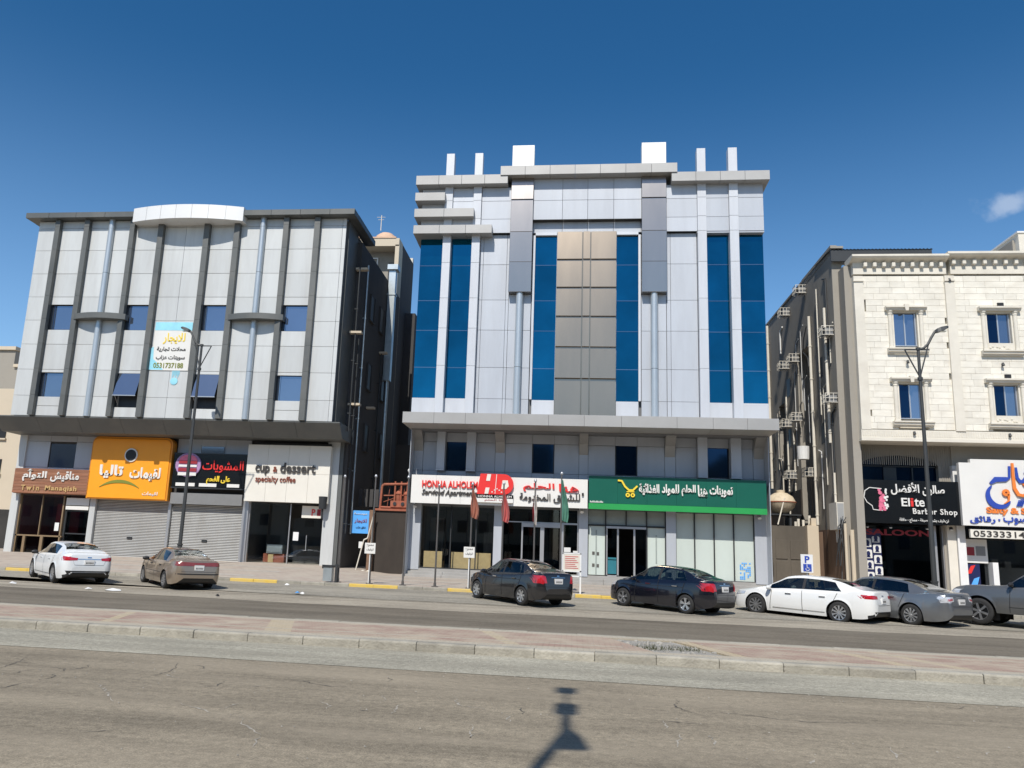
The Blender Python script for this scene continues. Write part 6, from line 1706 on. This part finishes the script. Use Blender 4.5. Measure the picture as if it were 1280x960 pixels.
        for j in range(m_):
            for i in range(n):
                ks = [j * (n + 1) + i, j * (n + 1) + i + 1, (j + 1) * (n + 1) + i + 1, (j + 1) * (n + 1) + i]
                if all(k in idx for k in ks): fs.append(tuple(idx[k] for k in ks))
        if not fs: return None
        mb.add(vs, fs)
        if out is not None: out.add(vs, fs); return None
        return build(name, mb, material, parent, smooth=True, fix=False)
    def both(name, q, view, material, **k):
        r_ = []
        for s in (1, -1):
            qq = q if view == 'side' else [(a * s, b) for a, b in q]
            r_.append(patch(name, qq, view, material, side=s, **k))
        return r_
    # shut lines
    sl = MB()
    for s in (1, -1):
        for x0, z0_, x1, z1_ in S['seams']:
            w = .008 if abs(x1 - x0) < abs(z1_ - z0_) else 0; h_ = 0 if w else .007
            patch('', [(x0 - w, z0_ - h_), (x0 + w if w else x1, z0_ - h_ if w else z1_ - h_), (x1 + w if w else x1, z1_ + h_), (x1 - w if w else x0, z1_ + h_ if w else z0_ + h_)], 'side', '', off=.0025, n=2 if w else 14, m_=12 if w else 1, side=s, out=sl)
    for (a0, b0, a1, b1) in S.get('rear_seams', []):
        patch('', [(a0, b0 - .006), (a1, b1 - .006), (a1, b1 + .006), (a0, b0 + .006)], 'rear', '', off=.003, n=14, m_=1, out=sl)
    if sl.f: build('shut_lines', sl, 'car_trim', root, fix=False)
    for kind, items in S['patches'].items():
        name, material = kind.split('|')
        for view, q in items:
            if view == 'rear0': patch(name, q, 'rear', material)
            elif view == 'front0': patch(name, q, 'front', material)
            else: both(name, q, view, material)
    # cabin: floor, seats, dashboard
    zf_ = .34 if not S.get('pickup') else .62; sm_ = S.get('seat', 'seat_cloth')
    ws1_ = S['ws1'] - cx; bx_ = S['bp'] - cx; gr_ = S['g_rear'] - cx
    build('cabin_floor', MB().box(gr_ - .3, ws1_ + .25, -Wd / 2 + .16, Wd / 2 - .16, zf_ - .04, zf_), 'car_trim', root)
    zb_ = belt(S['bp'])
    build('dashboard', MB().box(ws1_ - .28, ws1_ + .05, -Wd / 2 + .22, Wd / 2 - .22, zb_ - .24, zb_ - .05), 'car_trim', root)
    build('parcel_shelf', MB().box(gr_ - .35, gr_ + .08, -Wd / 2 + .26, Wd / 2 - .26, zb_ - .10, zb_ - .05), 'car_trim', root)
    def seat(x, y, w):
        q = MB().box(x, x + .5, y - w, y + w, zf_ + .1, zf_ + .26)
        q.add([(x - .04, y - w, zf_ + .2), (x + .10, y - w, zf_ + .2), (x + .10, y + w, zf_ + .2), (x - .04, y + w, zf_ + .2), (x - .20, y - w * .85, zb_ + .12), (x - .10, y - w * .85, zb_ + .12), (x - .10, y + w * .85, zb_ + .12), (x - .20, y + w * .85, zb_ + .12)],
              [(0, 3, 2, 1), (4, 5, 6, 7), (0, 1, 5, 4), (1, 2, 6, 5), (2, 3, 7, 6), (3, 0, 4, 7)])
        st_ = build('seat', q, sm_, root)
        build('headrest', MB().box(x - .21, x - .12, y - .12, y + .12, zb_ + .14, zb_ + .30), sm_, st_)
    for y in (-.36, .36): seat(bx_ + .12, y, .24)
    seat(gr_ + .22, .36, .30); seat(gr_ + .22, -.36, .30)
    wh_ = MB().lathe((ws1_ - .42, .36, zb_ - .05), [(.18, 0), (.195, .012), (.18, .024), (.165, .012), (.18, 0)], 20, axis='x'); build('steering_wheel', wh_, 'car_trim', root)
    # licence plate
    if 'plate' in S:
        pz = S['plate']; h_, _, _, _ = bvh.ray_cast(Vector((-cx - 2, 0, pz)), Vector((1, 0, 0)))
        x = (h_.x if h_ else -cx) - .03
        pl_ = build('licence_plate', MB().box(x, x + .05, -.17, .17, pz - .085, pz + .085), 'plate', root)
        cz_ = MB()
        for kx in range(6): cz_.box(x - .003, x, -.13 + kx * .045, -.105 + kx * .045, pz - .05, pz + .01)
        build('plate_digits', cz_, 'dark_text', pl_)
    # door handles, mirrors
    for s in (1, -1):
        for x in S['handles']:
            z_ = S['handle_z']; h_, _, _, _ = bvh.ray_cast(Vector((x - cx, s * 3, z_)), Vector((0, -s, 0)))
            if h_: 
                y = h_.y
                build('door_handle', MB().box(x - cx - .10, x - cx + .10, min(y, y + s * .03), max(y, y + s * .03), z_ - .014, z_ + .016), S.get('handle_mat', P_), root)
        mx_, mz_ = S['mirror']; h_, _, _, _ = bvh.ray_cast(Vector((mx_ - cx, s * 3, mz_ - .06)), Vector((0, -s, 0)))
        y0 = abs(h_.y) if h_ else Wd / 2 * .9
        mm_ = MB(); c0 = Vector((mx_ - cx, s * (y0 + .15), mz_))
        for t, r_ in [(-.13, .3), (-.11, .8), (-.03, 1), (.05, .95), (.10, .6), (.13, .1)]: pass
        ring_prev = None; vs = []; fs = []; k_ = 10
        for t, r_ in [(-.125, .01), (-.115, .62), (-.07, .93), (0, 1.0), (.07, .86), (.115, .5), (.125, .01)]:
            for a in range(k_):
                an = 2 * math.pi * a / k_; vs.append((c0.x + .075 * r_ * math.cos(an) + .02, c0.y + s * t, c0.z + .078 * r_ * math.sin(an)))
        for j in range(6):
            for a in range(k_): fs.append((j * k_ + a, j * k_ + (a + 1) % k_, (j + 1) * k_ + (a + 1) % k_, (j + 1) * k_ + a))
        mm_.add(vs, fs); mo = build('wing_mirror', mm_, S.get('mirror_mat', P_), root, smooth=True)
        build('mirror_arm', MB().tube((mx_ - cx + .03, s * (y0 - .03), mz_ - .06), (c0.x + .02, c0.y - s * .03, mz_ - .04), .022, n=8), 'car_trim', mo)
    # wheels
    for xc in (xr, xf):
        for s in (1, -1):
            yo = s * (Wd / 2 - .018); wdt = .215
            ty = MB().lathe((xc - cx, 0, wr), [(wr * .66, yo), (wr * .80, yo + s * .004), (wr * .93, yo - s * .006), (wr, yo - s * .035), (wr, yo - s * (wdt - .035)), (wr * .93, yo - s * wdt), (wr * .6, yo - s * wdt)], 36, axis='y')
            w = build('wheel', ty, 'tyre', root, smooth=True)
            rm = MB(); rr = wr * .665; c_ = (xc - cx, 0, wr)
            rm.lathe(c_, [(rr, yo - s * .002), (rr * .955, yo - s * .004), (rr * .93, yo - s * .03), (rr * .90, yo - s * .12)], 36, axis='y')
            rm.lathe(c_, [(.001, yo - s * .012), (rr * .13, yo - s * .014), (rr * .2, yo - s * .03), (rr * .2, yo - s * .1)], 20, axis='y')
            ns = S['spokes']
            for k in range(ns):
                a = 2 * math.pi * k / ns + .3
                for da in (S.get('twin', 0), -S.get('twin', 0)) if S.get('twin') else (0,):
                    p0 = (rr * .14, a + da * .5); p1 = (rr * .95, a + da)
                    ws = S['spoke_w']
                    def pt(r_, an, off_): return (xc - cx + r_ * math.cos(an) - off_ * math.sin(an), wr + r_ * math.sin(an) + off_ * math.cos(an))
                    q = [pt(p0[0], p0[1], -ws * .8), pt(p1[0], p1[1], -ws), pt(p1[0], p1[1], ws), pt(p0[0], p0[1], ws * .8)]
                    y0_, y1_ = yo - s * .016, yo - s * .05
                    rm.add([(q[0][0], y0_, q[0][1]), (q[1][0], y0_ + s * .008, q[1][1]), (q[2][0], y0_ + s * .008, q[2][1]), (q[3][0], y0_, q[3][1]),
                            (q[0][0], y1_, q[0][1]), (q[1][0], y1_, q[1][1]), (q[2][0], y1_, q[2][1]), (q[3][0], y1_, q[3][1])],
                           [(0, 1, 2, 3), (4, 7, 6, 5), (0, 4, 5, 1), (1, 5, 6, 2), (2, 6, 7, 3), (3, 7, 4, 0)])
            build('rim', rm, S.get('rim', 'rim'), w)
            build('brake_disc', MB().tube((xc - cx, yo - s * .13, wr), (xc - cx, yo - s * .12, wr), rr * .9, n=24), 'hub_dark', w)
    for nm_, mbx, mt_ in S.get('extras', lambda c: [])(cx): build(nm_, mbx, mt_, root)
    return root

def sedan(L, W, H, wb, fo, belt0=.90, belt1=.98, hood=.93, deck=1.10, cowl=None, roof_f=None, roof_r=None, deck_x=.62, back=None, rear_z=.62, nose=.72):
    """default key points of a saloon"""
    cowl = cowl or L - 1.28; roof_f = roof_f or cowl - .72; roof_r = roof_r or 1.55; back = back or .95
    top = [(0, rear_z), (.015, rear_z + .12), (.05, deck - .16), (.09, deck - .03), (.16, deck + .005), (.45, deck + .012), (back - .25, deck + .03), (back, deck + .10),
           (lerp(back, roof_r, .5), lerp(deck + .10, H - .035, .60)), (roof_r, H - .045), (roof_r + .45, H - .008), (roof_r + .85, H), (roof_f, H - .055), (lerp(roof_f, cowl, .5), lerp(H - .055, hood + .07, .47)),
           (cowl, hood + .085), (cowl + .2, hood + .035), (L - .55, hood - .07), (L - .22, nose + .07), (L - .07, nose - .06), (L - .015, nose - .16), (L, nose - .22)]
    belt = [(0, rear_z - .06), (.05, deck - .24), (.14, deck - .10), (.5, deck - .06), (1.0, belt1), (L * .45, (belt0 + belt1) / 2 - .005), (cowl - .1, belt0 - .02), (L - .9, hood - .07), (L - .45, hood - .15), (L - .12, nose - .08), (L, nose - .27)]
    plan = [(0, .62), (.02, .70), (.06, .79), (.14, .87), (.3, .935), (.7, .975), (1.3, .995), (L * .5, 1.0), (L - 1.1, .985), (L - .7, .95), (L - .4, .885), (L - .2, .79), (L - .08, .66), (L - .02, .54), (L, .46)]
    bot = [(0, .44), (.03, .36), (.12, .27), (.5, .20), (1.2, .185), (L - 1.2, .185), (L - .4, .19), (L - .1, .23), (L, .36)]
    return dict(dim=(L, W, H, wb, fo), top=top, belt=belt, plan=plan, bot=bot, ws0=roof_f + .03, ws1=cowl - .015, rw0=back + .03, rw1=roof_r - .02)

def place(root, X, Y, Z, deg):
    root.location = (X, Y, Z)
    root.rotation_euler = (R(0), R(-1.55), R(90 + deg))

# white saloon, left
S = sedan(4.92, 1.85, 1.465, 2.83, .97, deck=1.12, hood=.95, roof_r=1.50, back=.72, rear_z=.66, belt1=1.0, belt0=.92)
S.update(label='white sedan parked in front of the shuttered shops, leftmost car', paint='paint_white', wheel_r=.335, g_rear=1.15, g_front=3.45, bp=2.32, c_slope=.16, spokes=10, spoke_w=.018,
         rear_glass='car_glass_pale', rear_trim_z=.42, handles=(1.75, 2.85), handle_z=.84, mirror=(3.42, .98), mirror_mat='car_trim', plate=.80,
         seams=[(1.40, .55, 1.22, .98), (2.36, .25, 2.38, .98), (3.45, .25, 3.40, .93), (1.0, .30, 3.5, .30)], rear_seams=[(-.5, .70, .5, .70), (-.62, 1.0, -.5, .70), (.62, 1.0, .5, .70)],
         patches={'tail_light|tail_red': [('rear', [(.42, .87), (.88, .84), (.88, 1.0), (.40, .95)]), ('side', [(.03, .86), (.32, .92), (.30, 1.0), (.03, .99)])],
                  'chrome_strip|chrome': [('rear0', [(-.42, .90), (.42, .90), (.42, .925), (-.42, .925)])],
                  'badge|chrome': [('rear0', [(-.07, .955), (.07, .955), (.07, .99), (-.07, .99)])],
                  'rear_diffuser|car_trim': [('rear0', [(-.66, .30), (.66, .30), (.78, .50), (-.78, .50)])],
                  'headlight|lamp_clear': [('front', [(.42, .66), (.80, .68), (.80, .78), (.42, .74)])], 'grille|car_trim': [('front0', [(-.42, .42), (.42, .42), (.4, .66), (-.4, .66)])]})
CARS = []
r = car(S); place(r, -19.25, 29.98, .065, 48.8); CARS.append(r)
# tan older saloon
S = sedan(4.76, 1.78, 1.42, 2.67, .95, deck=1.06, hood=.93, roof_r=1.55, back=.98, rear_z=.60, belt0=.88, belt1=.93)
S.update(label='tan old sedan with full-width red tail lights, parked under the street lamp', paint='paint_tan', wheel_r=.31, g_rear=1.28, g_front=3.30, bp=2.30, c_slope=.12, spokes=9, spoke_w=.02, rim='rim_dull',
         glass='car_glass', rear_glass='car_glass_pale', handles=(1.72, 2.80), handle_z=.80, handle_mat='car_trim', mirror=(3.28, .95), mirror_mat='car_trim', plate=.80,
         seams=[(1.36, .52, 1.25, .92), (2.32, .25, 2.34, .92), (3.36, .25, 3.32, .88), (.9, .55, 3.9, .56)], rear_seams=[(-.7, .66, .7, .66)],
         patches={'tail_light|tail_dull': [('rear', [(.16, .86), (.80, .86), (.80, 1.0), (.16, .98)]), ('side', [(.02, .85), (.22, .86), (.20, .99), (.03, .99)])],
                  'centre_reflector|tail_dull': [('rear0', [(-.16, .90), (.16, .90), (.16, .98), (-.16, .98)])],
                  'bumper_strip|car_trim': [('rear0', [(-.78, .56), (.78, .56), (.78, .60), (-.78, .60)])],
                  'headlight|lamp_clear': [('front', [(.35, .58), (.74, .60), (.74, .72), (.35, .70)])], 'grille|car_trim': [('front0', [(-.32, .58), (.32, .58), (.32, .68), (-.32, .68)])]})
r = car(S); place(r, -14.8, 29.98, .05, 43.9); CARS.append(r)
# two small black saloons
for k, (lb_, pn, X, Y, Z, dg) in enumerate([('black small sedan with grey wheel covers, in front of the hotel entrance', 'paint_charcoal', -1.95, 30.0, .08, 41.9),
                                  ('dark navy small sedan with bright alloy wheels, in front of the supermarket', 'paint_navy', 3.33, 29.95, .06, 48.0)]):
    S = sedan(4.45, 1.70, 1.505, 2.60, .85, deck=1.13, hood=.98, cowl=3.30, roof_f=2.62, roof_r=1.42, back=.72, rear_z=.62, belt0=.93, belt1=1.02)
    S.update(label=lb_, paint=pn, wheel_r=.31, g_rear=.98, g_front=3.12, bp=2.05, c_slope=.20, spokes=7 if k == 0 else 5, spoke_w=.036 if k == 0 else .022, twin=0 if k == 0 else .16, rim='rim',
             rear_glass='car_glass_pale', handles=(1.42, 2.52), handle_z=.86, handle_mat='chrome', mirror=(3.05, 1.0), mirror_mat=pn, plate=.86,
             seams=[(1.16, .55, 1.05, 1.0), (2.09, .25, 2.10, 1.0), (3.08, .25, 3.02, .95), (1.1, .84, 3.2, .80)], rear_seams=[(-.55, .68, .55, .68), (-.64, 1.02, -.55, .68), (.64, 1.02, .55, .68)],
             patches={'tail_light|tail_red': [('rear', [(.50, .80), (.80, .78), (.80, 1.04), (.55, 1.02)]), ('side', [(.04, .76), (.16, .80), (.40, 1.03), (.06, 1.04)])],
                      'chrome_strip|chrome': [('rear0', [(-.30, .975), (.30, .975), (.30, .99), (-.30, .99)])],
                      'badge|chrome': [('rear0', [(-.05, 1.02), (.05, 1.02), (.05, 1.05), (-.05, 1.05)])],
                      'headlight|lamp_clear': [('front', [(.40, .66), (.74, .70), (.74, .84), (.42, .80)]), ('side', [(4.0, .72), (4.35, .66), (4.33, .80), (3.95, .86)])],
                      'grille|car_trim': [('front0', [(-.35, .5), (.35, .5), (.38, .72), (-.38, .72)])]})
    r = car(S); place(r, X, Y, Z, dg); CARS.append(r)
# white pearl saloon
S = sedan(4.885, 1.84, 1.445, 2.825, .97, deck=1.10, hood=.92, cowl=3.62, roof_f=2.86, roof_r=1.45, back=.70, rear_z=.66, belt0=.90, belt1=.97)
S.update(label='pearl white large sedan with multi-spoke wheels, below the parking sign', paint='paint_pearl', wheel_r=.345, g_rear=1.02, g_front=3.42, bp=2.22, c_slope=.26, spokes=10, spoke_w=.017, twin=.055,
         glass='car_glass', rear_glass='car_glass', handles=(1.62, 2.76), handle_z=.80, handle_mat='chrome', mirror=(3.38, .95), mirror_mat='paint_pearl', plate=.80, rear_trim_z=.40,
         seams=[(1.32, .55, 1.14, .95), (2.27, .25, 2.30, .95), (3.40, .25, 3.34, .90)], rear_seams=[(-.5, .66, .5, .66), (-.62, .98, -.5, .66), (.62, .98, .5, .66)],
         patches={'tail_light|tail_red': [('rear', [(.48, .86), (.86, .84), (.86, .97), (.46, .95)]), ('side', [(.03, .85), (.42, .93), (.40, .965), (.03, .97)])],
                  'sill_strip|chrome': [('side', [(1.45, .30), (3.3, .30), (3.3, .325), (1.45, .325)])],
                  'rear_diffuser|car_trim': [('rear0', [(-.60, .30), (.60, .30), (.70, .46), (-.70, .46)])],
                  'badge|chrome': [('rear0', [(-.08, .93), (.08, .93), (.08, .97), (-.08, .97)])],
                  'headlight|lamp_clear': [('front', [(.36, .64), (.80, .66), (.80, .76), (.36, .72)]), ('side', [(4.35, .68), (4.78, .62), (4.76, .70), (4.3, .77)])],
                  'grille|car_trim': [('front0', [(-.6, .3), (.6, .3), (.7, .52), (-.7, .52)])]})
r = car(S); place(r, 8.02, 30.1, -.01, 52.0); CARS.append(r)
# grey saloon
S = sedan(4.975, 1.89, 1.48, 2.935, .88, deck=1.12, hood=.97, roof_r=1.60, back=.90, rear_z=.64, belt0=.93, belt1=1.0)
S.update(label='silver grey sedan half hidden behind the pearl white sedan', paint='paint_grey', wheel_r=.34, g_rear=1.22, g_front=3.50, bp=2.42, c_slope=.14, spokes=10, spoke_w=.016, twin=.06,
         handles=(1.80, 2.95), handle_z=.86, handle_mat='paint_grey', mirror=(3.46, 1.0), mirror_mat='paint_grey', plate=.84,
         seams=[(1.55, .55, 1.36, 1.0), (2.46, .25, 2.48, 1.0), (3.5, .25, 3.45, .93)], rear_seams=[(-.55, .70, .55, .70), (-.66, 1.02, -.55, .70), (.66, 1.02, .55, .70)],
         patches={'tail_light|lamp_clear': [('rear', [(.46, .86), (.86, .80), (.86, .98), (.46, 1.0)]), ('side', [(.03, .80), (.34, .92), (.30, 1.0), (.03, .98)])],
                  'brake_light|tail_red': [('rear', [(.50, .88), (.74, .85), (.74, .92), (.50, .95)])],
                  'chrome_strip|chrome': [('rear0', [(-.44, .96), (.44, .96), (.44, .985), (-.44, .985)])],
                  'badge|chrome': [('rear0', [(-.10, 1.0), (.10, 1.0), (.10, 1.03), (-.10, 1.03)])],
                  'headlight|lamp_clear': [('front', [(.40, .66), (.80, .68), (.80, .80), (.40, .78)])], 'grille|car_trim': [('front0', [(-.42, .5), (.42, .5), (.4, .74), (-.4, .74)])]})
r = car(S); place(r, 10.62, 30.3, .03, 40.2); CARS.append(r)
# dark grey pickup, cut by the right edge of the view
L, W, H = 5.85, 2.02, 1.92
S = dict(dim=(L, W, H, 3.75, .98),
         top=[(0, 1.0), (.02, 1.22), (.06, 1.32), (.3, 1.33), (1.70, 1.33), (1.78, 1.34), (1.86, 1.80), (2.0, 1.89), (2.6, 1.92), (3.3, 1.88), (3.75, 1.60), (4.08, 1.33), (4.3, 1.29), (5.2, 1.24), (5.6, 1.15), (5.76, 1.0), (5.83, .8), (L, .66)],
         belt=[(0, .95), (.06, 1.24), (.3, 1.26), (1.75, 1.26), (1.9, 1.24), (4.0, 1.20), (4.5, 1.16), (5.3, 1.08), (5.75, .92), (L, .60)],
         plan=[(0, .86), (.05, .94), (.2, .97), (2, 1.0), (4.4, 1.0), (5.2, .98), (5.55, .93), (5.75, .84), (5.83, .72), (L, .62)],
         bot=[(0, .55), (.1, .48), (1, .42), (4.8, .40), (5.6, .36), (L, .45)],
         ws0=3.36, ws1=4.06, rw0=1.80, rw1=1.95, g_rear=2.05, g_front=3.92, bp=2.95, c_slope=.02, rail=.68, wheel_r=.415, arch_gap=.09, label='dark grey pickup truck nose cut by the right edge of the photo', cat='pickup truck', pickup=True,
         paint='paint_dark_grey', spokes=6, spoke_w=.035, handles=(2.3, 3.2), handle_z=1.08, handle_mat='car_trim', mirror=(3.88, 1.33), mirror_mat='car_trim', plate=.8,
         seams=[(2.05, .45, 2.02, 1.24), (3.0, .45, 3.0, 1.24), (3.98, .45, 3.95, 1.22), (2.0, .62, 4.0, .62)],
         patches={'tail_light|tail_red': [('rear', [(.84, .9), (.98, .9), (.98, 1.28), (.84, 1.28)])],
                  'headlight|lamp_clear': [('front', [(.55, .86), (.92, .88), (.92, 1.08), (.55, 1.06)]), ('side', [(5.45, .92), (5.74, .88), (5.72, 1.0), (5.42, 1.06)])],
                  'grille|car_trim': [('front0', [(-.55, .60), (.55, .60), (.55, 1.06), (-.55, 1.06)])]})
r = car(S)
th = R(48); wx, wy = 13.25, 29.6           # near front wheel stands here
xl = L - .98 - L / 2; yl = W / 2 - .05
place(r, wx - (xl * -math.sin(th) + yl * -math.cos(th)), wy - (xl * math.cos(th) + yl * -math.sin(th)), .05, 48); CARS.append(r)
for c_ in CARS: c_['group'] = 'cars parked at the kerb'
